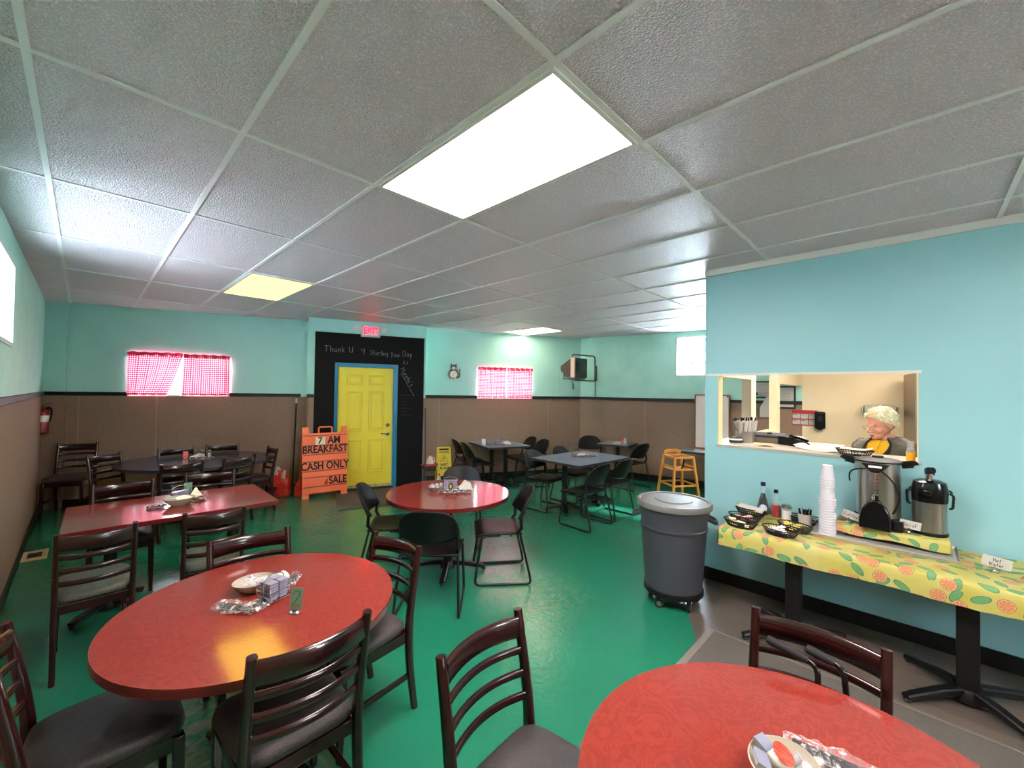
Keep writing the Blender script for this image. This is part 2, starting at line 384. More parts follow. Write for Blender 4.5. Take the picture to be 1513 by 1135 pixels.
# ------------------------------------------------------------------ mesh helpers
class MB:
    def __init__(s):
        s.v = []; s.f = []; s.mi = []; s.uv = {}; s.T = Matrix.Identity(4); s.m = 0
    def add(s, vs, fs, uvs=None):
        b = len(s.v)
        s.v += [s.T @ Vector(p) for p in vs]
        for i, f in enumerate(fs):
            if uvs: s.uv[len(s.f)] = [uvs[k] for k in f]
            s.f.append([b + k for k in f]); s.mi.append(s.m)
        return s
    def box(s, x0, x1, y0, y1, z0, z1):
        vs = [(x, y, z) for z in (z0, z1) for y in (y0, y1) for x in (x0, x1)]
        return s.add(vs, [(0, 2, 3, 1), (4, 5, 7, 6), (0, 1, 5, 4), (2, 6, 7, 3), (0, 4, 6, 2), (1, 3, 7, 5)])
    def bar(s, a, b, w, h=None, w2=None, h2=None, up=(0, 0, 1)):
        h = w if h is None else h; w2 = w if w2 is None else w2; h2 = h if h2 is None else h2
        a = Vector(a); b = Vector(b); d = (b - a).normalized(); u = Vector(up)
        if abs(d.dot(u)) > 0.98: u = Vector((0, 1, 0))
        r = d.cross(u).normalized(); u = r.cross(d).normalized(); vs = []
        for p, ww, hh in ((a, w, h), (b, w2, h2)):
            for sx, sy in ((-1, -1), (1, -1), (1, 1), (-1, 1)): vs.append(p + r * (sx * ww / 2) + u * (sy * hh / 2))
        return s.add(vs, [(3, 2, 1, 0), (4, 5, 6, 7)] + [(i, (i + 1) % 4, 4 + (i + 1) % 4, 4 + i) for i in range(4)])
    def sweep(s, path, prof, up=(0, 0, 1), cap=True):
        """sweep a closed 2-D profile (list of (r,u)) along a path; prof may be a function of t"""
        P = [Vector(p) for p in path]; n = len(P); rings = []
        for i, p in enumerate(P):
            d = (P[min(i + 1, n - 1)] - P[max(i - 1, 0)]).normalized(); u = Vector(up)
            r = d.cross(u)
            if r.length < 1e-4: r = d.cross(Vector((0, 1, 0)))
            r.normalize(); u = r.cross(d).normalized()
            pr = prof(i / (n - 1)) if callable(prof) else prof
            rings.append([p + r * a + u * b for a, b in pr])
        k = len(rings[0]); vs = [q for rg in rings for q in rg]; fs = []
        for i in range(n - 1):
            for j in range(k): fs.append((i * k + j, i * k + (j + 1) % k, (i + 1) * k + (j + 1) % k, (i + 1) * k + j))
        if cap: fs += [tuple(range(k - 1, -1, -1)), tuple(range((n - 1) * k, n * k))]
        return s.add(vs, fs)
    def tube(s, path, r, n=8, cap=True, closed=False):
        P = [Vector(p) for p in path]; m = len(P); fs = []; vs = []
        tan = []
        for i in range(m):
            a = P[(i - 1) % m] if closed else P[max(i - 1, 0)]; b = P[(i + 1) % m] if closed else P[min(i + 1, m - 1)]
            tan.append((b - a).normalized())
        u = tan[0].orthogonal().normalized()
        for i in range(m):
            t = tan[i]; u = (u - t * u.dot(t)).normalized(); w = t.cross(u)
            rr = r(i / max(1, m - 1)) if callable(r) else r
            for j in range(n):
                a = 2 * PI * j / n; vs.append(P[i] + u * (rr * math.cos(a)) + w * (rr * math.sin(a)))
        for i in range(m if closed else m - 1):
            for j in range(n):
                i2 = (i + 1) % m; fs.append((i * n + j, i * n + (j + 1) % n, i2 * n + (j + 1) % n, i2 * n + j))
        if cap and not closed: fs += [tuple(range(n - 1, -1, -1)), tuple(range((m - 1) * n, m * n))]
        return s.add(vs, fs)
    def lathe(s, prof, n=32, c=(0, 0, 0), sx=1.0, sy=1.0, close=True):
        vs = []; fs = []; c = Vector(c); k = len(prof)
        for r, z in prof:
            for j in range(n):
                a = 2 * PI * j / n; vs.append((c.x + sx * r * math.cos(a), c.y + sy * r * math.sin(a), c.z + z))
        for i in range(k - 1):
            for j in range(n): fs.append((i * n + j, i * n + (j + 1) % n, (i + 1) * n + (j + 1) % n, (i + 1) * n + j))
        if close: fs += [tuple(range(n - 1, -1, -1)), tuple(range((k - 1) * n, k * n))]
        return s.add(vs, fs)
    def prism(s, pts, z0, z1):
        n = len(pts); vs = [(x, y, z0) for x, y in pts] + [(x, y, z1) for x, y in pts]
        return s.add(vs, [tuple(range(n - 1, -1, -1)), tuple(range(n, 2 * n))] + [(i, (i + 1) % n, n + (i + 1) % n, n + i) for i in range(n)])
    def plate(s, pts, y0, y1):
        n = len(pts); vs = [(x, y0, z) for x, z in pts] + [(x, y1, z) for x, z in pts]
        return s.add(vs, [tuple(range(n)), tuple(range(2 * n - 1, n - 1, -1))] + [(n + i, n + (i + 1) % n, (i + 1) % n, i) for i in range(n)])
    def ball(s, c, rx, ry=None, rz=None, n=16, m=10):
        ry = rx if ry is None else ry; rz = rx if rz is None else rz; vs = [(c[0], c[1], c[2] - rz)]; fs = []
        for i in range(1, m):
            t = -PI / 2 + PI * i / m
            for j in range(n):
                a = 2 * PI * j / n; vs.append((c[0] + rx * math.cos(t) * math.cos(a), c[1] + ry * math.cos(t) * math.sin(a), c[2] + rz * math.sin(t)))
        vs.append((c[0], c[1], c[2] + rz)); top = len(vs) - 1
        for j in range(n):
            fs.append((0, 1 + (j + 1) % n, 1 + j)); fs.append((top, 1 + (m - 2) * n + j, 1 + (m - 2) * n + (j + 1) % n))
        for i in range(m - 2):
            for j in range(n): fs.append((1 + i * n + j, 1 + i * n + (j + 1) % n, 1 + (i + 1) * n + (j + 1) % n, 1 + (i + 1) * n + j))
        return s.add(vs, fs)
    def grid(s, fn, nu, nv, uvf=None, flip=False):
        vs = []; uv = []; fs = []
        for i in range(nu + 1):
            for j in range(nv + 1):
                u, v = i / nu, j / nv; vs.append(fn(u, v)); uv.append(uvf(u, v) if uvf else (u, v))
        for i in range(nu):
            for j in range(nv):
                a = i * (nv + 1) + j; q = (a, a + nv + 1, a + nv + 2, a + 1); fs.append(q[::-1] if flip else q)
        return s.add(vs, fs, uv)
    def build(s, name, mats, parent=None, smooth=35, bevel=0, seg=2, sub=0, solid=0, loc=None, rot=None):
        me = bpy.data.meshes.new(name); me.from_pydata([tuple(p) for p in s.v], [], s.f)
        if not isinstance(mats, (list, tuple)): mats = [mats]
        for m in mats: me.materials.append(M[m] if isinstance(m, str) else m)
        me.polygons.foreach_set('material_index', s.mi)
        if s.uv:
            ul = me.uv_layers.new(name='UVMap')
            for fi, p in enumerate(me.polygons):
                if fi in s.uv:
                    for li, c in zip(p.loop_indices, s.uv[fi]): ul.data[li].uv = c
        me.update()
        bm = bmesh.new(); bm.from_mesh(me)
        if not s.uv: bmesh.ops.recalc_face_normals(bm, faces=bm.faces)
        bm.to_mesh(me); bm.free()
        if smooth:
            me.polygons.foreach_set('use_smooth', [True] * len(me.polygons)); me.set_sharp_from_angle(angle=math.radians(smooth))
        o = bpy.data.objects.new(name, me); COL.objects.link(o)
        if solid:
            md = o.modifiers.new('solid', 'SOLIDIFY'); md.thickness = solid; md.offset = 0
        if bevel:
            md = o.modifiers.new('bevel', 'BEVEL'); md.width = bevel; md.segments = seg; md.limit_method = 'ANGLE'; md.angle_limit = math.radians(40)
        if sub:
            md = o.modifiers.new('sub', 'SUBSURF'); md.levels = sub; md.render_levels = sub
        if parent is not None: o.parent = parent
        if loc is not None: o.location = loc
        if rot is not None: o.rotation_euler = rot
        return o

def tag(o, label=None, cat=None, group=None, kind=None):
    if label: o['label'] = label
    if cat: o['category'] = cat
    if group: o['group'] = group
    if kind: o['kind'] = kind
    return o
def thing(name, label, cat, loc=(0, 0, 0), rz=0.0, group=None):
    o = bpy.data.objects.new(name, None); COL.objects.link(o); o.empty_display_size = 0.1
    o.location = loc; o.rotation_euler = (0, 0, rz)
    return tag(o, label, cat, group)
def copy_tree(o, loc=None, rz=None, label=None, group=None, parent=None, scale=None):
    c = o.copy(); COL.objects.link(c)
    if parent is not None: c.parent = parent
    if loc is not None: c.location = loc
    if rz is not None: c.rotation_euler = (0, 0, rz)
    if scale is not None: c.scale = scale
    if label: c['label'] = label
    if group: c['group'] = group
    for ch in list(o.children): copy_tree(ch, parent=c)
    return c
def struct(o): o['kind'] = 'structure'; return o
def arc(c, r, a0, a1, n, z=None):
    return [(c[0] + r * math.cos(a0 + (a1 - a0) * i / n), c[1] + r * math.sin(a0 + (a1 - a0) * i / n)) for i in range(n + 1)]
def bez(p0, p1, p2, p3, n=12):
    p0, p1, p2, p3 = map(Vector, (p0, p1, p2, p3)); out = []
    for i in range(n + 1):
        t = i / n; out.append(p0 * (1 - t) ** 3 + p1 * 3 * t * (1 - t) ** 2 + p2 * 3 * t * t * (1 - t) + p3 * t ** 3)
    return out
def rounded(path, r, n=5):
    """round the corners of a polyline"""
    P = [Vector(p) for p in path]; out = [P[0]]
    for i in range(1, len(P) - 1):
        a, b, c = P[i - 1], P[i], P[i + 1]; da = (a - b).normalized(); dc = (c - b).normalized()
        rr = min(r, (a - b).length * 0.49, (c - b).length * 0.49); s, e = b + da * rr, b + dc * rr
        for k in range(n + 1):
            t = k / n; out.append(s * (1 - t) ** 2 + b * 2 * t * (1 - t) + e * t * t)
    out.append(P[-1]); return out
def circle(r, n=8): return [(r * math.cos(2 * PI * i / n), r * math.sin(2 * PI * i / n)) for i in range(n)]
def rrect(w, h, r=0.004):
    x, y = w / 2, h / 2
    return [(-x + r, -y), (x - r, -y), (x, -y + r), (x, y - r), (x - r, y), (-x + r, y), (-x, y - r), (-x, -y + r)]

def text_mesh(body, size, name, mat, parent=None, loc=(0, 0, 0), mtx=None, depth=0.002, bold=0.0, sx=1.0, shear=0.0, align='CENTER'):
    cu = bpy.data.curves.new('t', 'FONT'); cu.body = body; cu.size = size; cu.extrude = depth; cu.offset = bold; cu.shear = shear
    cu.align_x = align; cu.align_y = 'CENTER'
    ob = bpy.data.objects.new('t', cu); COL.objects.link(ob)
    dg = bpy.context.evaluated_depsgraph_get(); me = bpy.data.meshes.new_from_object(ob.evaluated_get(dg))
    bpy.data.objects.remove(ob); bpy.data.curves.remove(cu)
    me.materials.clear(); me.materials.append(M[mat])
    for v in me.vertices: v.co.x *= sx
    o = bpy.data.objects.new(name, me); COL.objects.link(o); me.name = name
    if parent is not None: o.parent = parent
    o.matrix_basis = mtx if mtx is not None else Matrix.Translation(loc)
    return o

# single-stroke hand lettering
GL = {
 'T': [[(0, 1), (.7, .95)], [(.3, .97), (.28, 0)]], 'h': [[(0, 1), (.05, 0)], [(.04, .45), (.25, .55), (.35, .4), (.36, 0)]],
 'a': [[(.36, .5), (.15, .56), (0, .25), (.15, 0), (.34, .2), (.37, .5), (.36, .2), (.44, 0)]], 'n': [[(0, .55), (.03, 0)], [(.02, .4), (.2, .56), (.33, .4), (.34, 0)]],
 'k': [[(0, 1), (.03, 0)], [(.36, .6), (.04, .28), (.38, 0)]], 'U': [[(0, 1), (.02, .2), (.2, 0), (.42, .12), (.5, 1)], [(.5, 1), (.52, 0)]],
 '4': [[(0, 1), (.02, .5), (.42, .52)], [(.44, 1), (.42, -.05)]], 'S': [[(.45, .9), (.2, 1), (.02, .8), (.2, .55), (.42, .35), (.3, .05), (0, .08)]],
 't': [[(.14, .95), (.12, .1), (.25, 0)], [(0, .62), (.3, .62)]], 'r': [[(0, .55), (.03, 0)], [(.02, .35), (.15, .55), (.3, .5)]],
 'i': [[(0, .55), (.02, 0)], [(0, .75), (.02, .8)]], 'g': [[(.34, .5), (.12, .56), (0, .3), (.14, .08), (.33, .25), (.36, .52), (.34, -.25), (.1, -.35)]],
 'Y': [[(0, 1), (.22, .5)], [(.48, 1), (.1, -.15)]], 'o': [[(.18, .55), (0, .3), (.12, 0), (.33, .12), (.34, .42), (.18, .55)]],
 'u': [[(0, .55), (.04, .1), (.2, 0), (.33, .2), (.34, .55), (.37, 0)]], 'D': [[(0, 1), (.02, 0)], [(-.05, 1), (.35, .9), (.5, .5), (.35, .08), (.02, 0)]],
 'y': [[(0, .55), (.15, .1)], [(.34, .55), (.05, -.35)]], 'A': [[(0, 0), (.25, 1), (.5, 0)], [(.1, .4), (.42, .4)]],
 '+': [[(.2, .7), (.2, .1)], [(0, .4), (.42, .42)]], 'M': [[(0, 0), (.08, 1), (.3, .4), (.52, 1), (.6, 0)]],
 'p': [[(0, .55), (.02, -.35)], [(.02, .45), (.22, .56), (.34, .3), (.2, .05), (.02, .12)]], "'": [[(0, 1), (.03, .8)]],
 's': [[(.3, .5), (.1, .56), (.05, .38), (.28, .2), (.2, 0), (0, .06)]], 'C': [[(.45, .85), (.2, 1), (0, .5), (.15, .05), (.45, .12)]],
 'f': [[(.35, .95), (.18, 1), (.12, .6), (.1, 0)], [(0, .55), (.32, .55)]], 'e': [[(.02, .3), (.34, .32), (.22, .56), (.03, .4), (.08, .05), (.36, .08)]],
 'E': [[(.45, 1), (.02, 1), (0, 0), (.45, 0)], [(0, .5), (.38, .52)]], 'c': [[(.33, .45), (.15, .56), (0, .28), (.12, 0), (.34, .08)]],
 'F': [[(.45, 1), (.02, 1), (0, 0)], [(0, .5), (.38, .52)]], 'H': [[(0, 1), (.02, 0)], [(.42, 1), (.43, 0)], [(0, .5), (.43, .5)]],
 'W': [[(0, 1), (.15, 0), (.3, .7), (.45, 0), (.62, 1)]], '2': [[(.0, .75), (.12, 1), (.4, 1), (.45, .72), (.0, .02), (.5, .04)]], '7': [[(0, 1), (.5, 1), (.15, 0)]],
}
def handwrite(mb, txt, origin, right, up, h, r, gap=0.22, wob=0.0, nrm=(0, 0, 0)):
    """write txt as thin strokes; right/up are unit vectors in the writing plane"""
    o = Vector(origin); R_ = Vector(right); U_ = Vector(up); x = 0.0; rnd = random.Random(len(txt) * 7 + int(h * 1000))
    for ch in txt:
        if ch == ' ': x += 0.55; continue
        g = GL[ch]; w = max(p[0] for s_ in g for p in s_); dy = rnd.uniform(-wob, wob)
        for s_ in g:
            mb.tube([o + R_ * ((x + p[0]) * h) + U_ * ((p[1] + dy) * h) + Vector(nrm) for p in s_], r, n=4)
        x += w + gap
    return x * h
# ------------------------------------------------------------------ camera and world
CH, ZC = 1.7334, 2.9098
YAW, PITCH, ROLL, FPX = 0.7994, 0.0177, 0.0143, 613.61
_d = Vector((math.sin(YAW) * math.cos(PITCH), math.cos(YAW) * math.cos(PITCH), math.sin(PITCH)))
_r = Vector((math.cos(YAW), -math.sin(YAW), 0)); _u = _r.cross(_d)
_r2 = _r * math.cos(ROLL) + _u * math.sin(ROLL); _u2 = _u * math.cos(ROLL) - _r * math.sin(ROLL)
cam = bpy.data.cameras.new('camera'); cam.sensor_width = 36; cam.lens = FPX / 1513 * 36; cam.clip_start = 0.05
camo = bpy.data.objects.new('camera', cam); COL.objects.link(camo)
camo.matrix_world = Matrix((( _r2.x, _u2.x, -_d.x, 0), (_r2.y, _u2.y, -_d.y, 0), (_r2.z, _u2.z, -_d.z, CH), (0, 0, 0, 1)))
scene.camera = camo
scene.view_settings.view_transform = 'Standard'; scene.view_settings.look = 'None'
scene.view_settings.gamma = 1.0; scene.view_settings.exposure = EXPOSURE; scene.view_settings.use_curve_mapping = False
w = bpy.data.worlds.new('world'); scene.world = w; w.use_nodes = True
bg = w.node_tree.nodes['Background']; bg.inputs[0].default_value = (0.86, 0.93, 1.0, 1); bg.inputs[1].default_value = SKY

# low sun through the glass blocks on the right
sun = bpy.data.lights.new('sun', 'SUN'); sun.energy = SUN; sun.angle = 0.05; sun.color = (1.0, 0.97, 0.9)
suno = bpy.data.objects.new('sun', sun); COL.objects.link(suno)
suno.rotation_euler = (Vector((5.65, 3.02, 0)) - Vector((8.05, 2.8, 2.36))).to_track_quat('-Z', 'Y').to_euler(); suno.location = (12, 2.5, 7)

# ------------------------------------------------------------------ setting
class Frame:
    """vertical wall frame: s runs along A->B, n points out of the room (away from the viewer's side)"""
    def __init__(f, A, B):
        f.A = Vector((A[0], A[1])); f.B = Vector((B[0], B[1])); f.len = (f.B - f.A).length
        f.d = (f.B - f.A).normalized(); f.n = Vector((-f.d.y, f.d.x))
    def p(f, s, n, z): q = f.A + f.d * s + f.n * n; return Vector((q.x, q.y, z))
    def box(f, mb, s0, s1, n0, n1, z0, z1):
        q = [f.p(s, n, 0) for s, n in ((s0, n0), (s1, n0), (s1, n1), (s0, n1))]
        mb.prism([(v.x, v.y) for v in q], z0, z1)
    @property
    def rz(f): return math.atan2(f.d.y, f.d.x)
    def mtx(f, s, n, z):
        """local x along the wall, y up, z towards the room"""
        o = f.p(s, n, z)
        return Matrix(((f.d.x, 0, -f.n.x, o.x), (f.d.y, 0, -f.n.y, o.y), (0, 1, 0, o.z), (0, 0, 0, 1)))
RAIL0, RAIL1 = 1.585, 1.64

def wall(name, fr, s0, s1, th, holes=(), split=RAIL0, lower='brown_wall', upper='teal', z1=ZC):
    mb = MB()
    def bx(a, b, za, zb):
        if b - a < 1e-4 or zb - za < 1e-4: return
        for lo, hi, m in ((za, min(zb, split), 0), (max(za, split), zb, 1)):
            if hi - lo > 1e-4: mb.m = m; fr.box(mb, a, b, 0, th, lo, hi)
    cur = s0
    for (a, b, za, zb) in holes:
        bx(cur, a, 0, z1); bx(a, b, 0, za); bx(a, b, zb, z1); cur = b
    bx(cur, s1, 0, z1)
    return struct(mb.build(name, [lower, upper], smooth=0))
def rail(name, fr, segs, z0=RAIL0, z1=RAIL1, out=0.025, mat='black_trim'):
    mb = MB()
    for a, b in segs: fr.box(mb, a, b, -out, 0, z0, z1)
    return struct(mb.build(name, mat, smooth=0, bevel=0.004))

F_L = Frame((-0.414, -3.2), (-0.414, 8.783))       # left wall, n points to -x
F_B1 = Frame((-0.414, 8.783), (2.60, 7.61))
F_D = Frame((2.556, 7.201), (4.399, 6.505))        # door bay
F_B2 = Frame((4.49, 6.715), (7.52, 5.235))
F_R = Frame((7.52, 5.235), (8.94, -3.2))
s_cut = (Vector((8.175, 1.33)) - F_R.A).dot(F_R.d)

wall('wall_left', F_L, -0.15, F_L.len + 0.1, 0.25, [(6.7, 8.33, 2.06, 2.66)], upper='teal_rough')
rail('trim_1', F_L, [(0, F_L.len)])
rail('baseboard_left', F_L, [(0, F_L.len)], 0, 0.1, 0.015)
def s_on(fr, x, y): return (Vector((x, y)) - fr.A).dot(fr.d)
w1a, w1b = s_on(F_B1, 0.449, 8.447), s_on(F_B1, 1.633, 7.987)
wall('wall_back', F_B1, 0, F_B1.len + 0.5, 0.22, [(w1a, w1b, 1.605, 2.235)])
w2a, w2b = s_on(F_B2, 5.401, 6.18), s_on(F_B2, 6.452, 5.65)
wall('wall_corner', F_B2, -0.62, F_B2.len, 0.22, [(w2a, w2b, 1.605, 2.20)])
# boxed pipe chase in the far left corner
mb = MB(); mb.m = 0; F_B1.box(mb, 0.0, 0.25, -0.045, 0, 0, RAIL0); mb.m = 1; F_B1.box(mb, 0.0, 0.25, -0.045, 0, RAIL0, ZC)
struct(mb.build('wall_chase', ['brown_wall', 'teal'], smooth=0))
rail('trim_2', F_B1, [(0.25, w1a), (w1b, F_B1.len)])
mb = MB(); F_B1.box(mb, 0.0, 0.275, -0.07, -0.045, RAIL0, RAIL1); F_B1.box(mb, 0.25, 0.275, -0.045, -0.0251, RAIL0, RAIL1)
struct(mb.build('trim_3', 'black_trim', smooth=0))
rail('trim_4', F_B2, [(-0.1, w2a), (w2b, F_B2.len)])
rail('baseboard_back', F_B1, [(0.25, F_B1.len)], 0, 0.1, 0.015)
rail('baseboard_corner', F_B2, [(-0.1, F_B2.len)], 0, 0.1, 0.015)
# panel seams of the brown wainscot and teal boards
mb = MB()
for fr, ss in ((F_B1, (0.38, 1.27)), (F_B2, (0.3, 2.6)), (F_R, (1.4,))):
    for q in ss: fr.box(mb, q, q + 0.012, -0.003, 0, 0.1, RAIL0)
struct(mb.build('trim_5', 'brown_seam', smooth=0))
mb = MB()
for fr, ss in ((F_B2, (0.05, 2.85)), (F_R, (0.1,)), (F_B1, (0.26,))):
    for q in ss: fr.box(mb, q, q + 0.03, -0.006, 0, RAIL1, ZC)
struct(mb.build('trim_6', 'teal', smooth=0))

g3a = s_on(F_R, 7.86, 3.26)
wall('wall_right', F_R, -0.03, s_cut, 0.25, [(g3a, g3a + 0.93, 2.09, 2.79)], upper='teal_rough')
rail('trim_7', F_R, [(0, s_cut)])
rail('baseboard_right', F_R, [(0, s_cut)], 0, 0.14, 0.02)
wall('wall_kitchen', F_R, s_cut, F_R.len + 0.2, 0.25, lower='cream_wall', upper='cream_wall')
F_F = Frame((8.95, -3.2), (-0.414, -3.2))
wf0 = 8.95 - 2.9
wall('wall_front', F_F, -0.2, F_F.len + 0.2, 0.2, [(wf0, wf0 + 0.85, 1.55, 2.1)])

# glass block windows
def glass_blocks(name, fr, s0, s1, z0, z1, nc, nr, label=None):
    mb = MB(); g = 0.016
    cw = (s1 - s0) / nc; chh = (z1 - z0) / nr
    for i in range(nc + 1): fr.box(mb, max(s0, s0 + i * cw - g / 2), min(s1, s0 + i * cw + g / 2), 0.13, 0.21, z0, z1)
    for j in range(nr + 1):
        za, zb = max(z0, z0 + j * chh - g / 2), min(z1, z0 + j * chh + g / 2)
        for i in range(nc): fr.box(mb, s0 + i * cw + g / 2, s0 + (i + 1) * cw - g / 2, 0.13, 0.21, za, zb)
    root = struct(mb.build(name, 'mortar', smooth=0))
    for j in range(nr):
        for i in range(nc):
            b = MB(); fr.box(b, s0 + i * cw + g / 2, s0 + (i + 1) * cw - g / 2, 0.15, 0.19, z0 + j * chh + g / 2, z0 + (j + 1) * chh - g / 2)
            b.build('glass_block', 'glass_block', root, smooth=0, bevel=0.008)
    # painted reveal
    r = MB()
    for a, b2, za, zb in ((s0 - 0.03, s0, z0 - 0.03, z1 + 0.03), (s1, s1 + 0.03, z0 - 0.03, z1 + 0.03), (s0, s1, z0 - 0.03, z0), (s0, s1, z1, z1 + 0.03)): fr.box(r, a, b2, -0.008, 0.0, za, zb)
    r.build('window_frame', 'white_paint', root, smooth=0)
    return root
glass_blocks('window_1', F_R, g3a, g3a + 0.93, 2.09, 2.79, 4, 3)
glass_blocks('window_2', F_L, 6.7, 8.33, 2.06, 2.66, 8, 3)

# daylight windows with sash and pane
def sash_window(name, fr, a, b, z0, z1):
    mb = MB(); t = 0.03
    fr.box(mb, a, b, 0.14, 0.19, z0, z0 + t); fr.box(mb, a, b, 0.14, 0.19, z1 - t, z1)
    fr.box(mb, a, a + t, 0.14, 0.19, z0 + t, z1 - t); fr.box(mb, b - t, b, 0.14, 0.19, z0 + t, z1 - t)
    root = struct(mb.build(name, 'white_paint', smooth=0))
    m = (a + b) / 2; mb = MB(); fr.box(mb, m - 0.012, m + 0.012, 0.145, 0.185, z0 + t, z1 - t); mb.build('mullion', 'white_paint', root, smooth=0)
    mb = MB(); fr.box(mb, a + t, b - t, 0.160, 0.166, z0 + t, z1 - t); mb.build('pane', 'window_glass', root, smooth=0)
    mb = MB(); fr.box(mb, a - 0.01, b + 0.01, -0.012, 0.1, z0 - 0.022, z0 - 0.0005); mb.build('window_sill', 'white_paint', root, smooth=0)
    return root
sash_window('window_3', F_B1, w1a, w1b, 1.605, 2.235)
sash_window('window_4', F_B2, w2a, w2b, 1.605, 2.20)

sash_window('window_added', F_F, wf0, wf0 + 0.85, 1.55, 2.1)  # unseen window behind the viewer, added and sized for daylight fill

# security scroll bars seen behind the left curtains
t = thing('window_grille', 'dark curled window grille showing through the parted gingham curtains', 'grille')
mb = MB(); mid = (w1a + w1b) / 2
for k, z in enumerate((2.06, 2.0, 1.93, 1.85)):
    mb.tube([F_B1.p(mid - 0.1 + 0.02 * k, 0.13, z), F_B1.p(mid + 0.2, 0.13, z - 0.005), F_B1.p(mid + 0.33, 0.13, z - 0.06)], 0.006, 6)
o1 = mb.build('bar', 'dark_metal', t)
mb = MB(); mb.tube(rounded([F_B1.p(mid - 0.08, 0.13, 2.08), F_B1.p(mid - 0.14, 0.13, 1.88), F_B1.p(mid, 0.13, 1.80), F_B1.p(mid + 0.4, 0.13, 1.82), F_B1.p(mid + 0.42, 0.13, 1.98), F_B1.p(mid + 0.2, 0.13, 2.08)], 0.1), 0.007, 6)
mb.build('scroll', 'dark_metal', t)

# curtains
def curtain(label, fr, top, bot, z0, z1, folds, seed, group):
    """top / bot: (s0, s1) of the two edges"""
    rnd = random.Random(seed); ph = [rnd.uniform(0, 6.28) for _ in range(4)]
    def fn(u, v):
        e = v ** 1.5
        a = top[0] + (bot[0] - top[0]) * (1 - v) ** 1.3; b = top[1] + (bot[1] - top[1]) * (1 - v) ** 1.3
        s_ = a + (b - a) * u
        n = -0.018 + 0.012 * math.sin(u * folds * 6.28 + ph[0]) + 0.006 * math.sin(u * folds * 13 + ph[1] + v * 2) + 0.004 * math.sin(v * 9 + ph[2] + u * 5)
        z = z0 + (z1 - z0) * v + (0.008 * math.sin(u * 23 + ph[3]) if v in (0, 1) else 0)
        return fr.p(s_, n - 0.012, z)
    w_ = abs(top[1] - top[0]); mb = MB(); mb.grid(fn, 60, 24, lambda u, v: (u * w_ * 1.15, v * (z1 - z0)))
    o = mb.build('curtain', 'gingham', smooth=80); tag(o, label, 'curtain', group)
    # ruffled heading above the rod
    def fh(u, v):
        s_ = top[0] + (top[1] - top[0]) * u
        return fr.p(s_, -0.03 + 0.006 * math.sin(u * folds * 22 + ph[1]) - 0.004 * v, z1 - 0.03 + v * (0.055 + 0.006 * math.sin(u * 31 + ph[2])))
    h = MB(); h.grid(fh, 70, 3, lambda u, v: (u * w_ * 1.15, v * 0.05)); hd = h.build('heading', 'red_fabric', o, smooth=80); tag(hd, 'dark red ruffled heading')
    hb = MB(); hb.grid(lambda u, v: fr.p(bot[0] + (bot[1] - bot[0]) * u, -0.034 + 0.006 * math.sin(u * folds * 20), z0 + 0.004 + 0.022 * v), 60, 1, lambda u, v: (u * w_, v * .02))
    hm = hb.build('hem', 'red_fabric', o, smooth=80)
    return o
curtain('red gingham curtain swept aside, left half of the left back window', F_B1, (w1a - 0.005, mid + 0.03), (w1a - 0.005, mid - 0.16), 1.60, 2.225, 5, 1, 'gingham curtains')
curtain('red gingham curtain hanging straight, right half of the left back window', F_B1, (mid + 0.035, w1b + 0.005), (mid + 0.02, w1b + 0.01), 1.60, 2.215, 5, 2, 'gingham curtains')
m2 = (w2a + w2b) / 2
curtain('red gingham curtain nearer the cat clock, on the right back window', F_B2, (w2a, m2 + 0.02), (w2a, m2 + 0.02), 1.60, 2.185, 5, 3, 'gingham curtains')
curtain('red gingham curtain nearer the television, on the right back window', F_B2, (m2 + 0.035, w2b), (m2 + 0.035, w2b), 1.60, 2.185, 5, 4, 'gingham curtains')
for fr, a, b, z, lab in ((F_B1, w1a, w1b, 2.212, 'thin rod holding the parted curtains over the left back window'), (F_B2, w2a, w2b, 2.175, 'thin rod holding the closed curtains over the right back window')):
    mb = MB(); mb.tube([fr.p(a - 0.01, -0.022, z), fr.p(b + 0.01, -0.022, z)], 0.005, 8)
    tag(mb.build('curtain_rod', 'dark_metal'), lab, 'curtain rod')

# door bay with blackboard paint
Dl, Dr = 0.417, 1.461
mb = MB()
for a, b, za, zb in ((0, Dl, 0, ZC), (Dr, 1.97, 0, ZC), (Dl, Dr, 2.18, ZC)):
    if za < RAIL0: mb.m = 0; F_D.box(mb, a, b, 0, 0.55 if a < 0.1 else 0.1, za, RAIL0)
    mb.m = 1; F_D.box(mb, a, b, 0, 0.55 if a < 0.1 else 0.1, max(za, RAIL0), zb)
mb.m = 1; F_D.box(mb, Dl, Dr, 0.12, 0.2, 0, 2.18)
struct(mb.build('wall_door', ['brown_wall', 'teal'], smooth=0))
mb = MB()
for a, b, za, zb in ((0.106, Dl, 0, 2.686), (Dr, 1.928, 0, 2.686), (Dl, Dr, 2.18, 2.686)): F_D.box(mb, a, b, -0.012, 0, za, zb)
board = struct(mb.build('wall_blackboard', 'chalk_black', smooth=0))
mb = MB(); F_D.box(mb, 0.0, 0.105, -0.02, 0, RAIL0, RAIL1); struct(mb.build('trim_8', 'black_trim', smooth=0))
# a shallow drop soffit over the bay
mb = MB(); F_D.box(mb, -0.0, 1.97, -0.03, 0, 2.69, ZC); struct(mb.build('wall_soffit', 'teal', smooth=0))

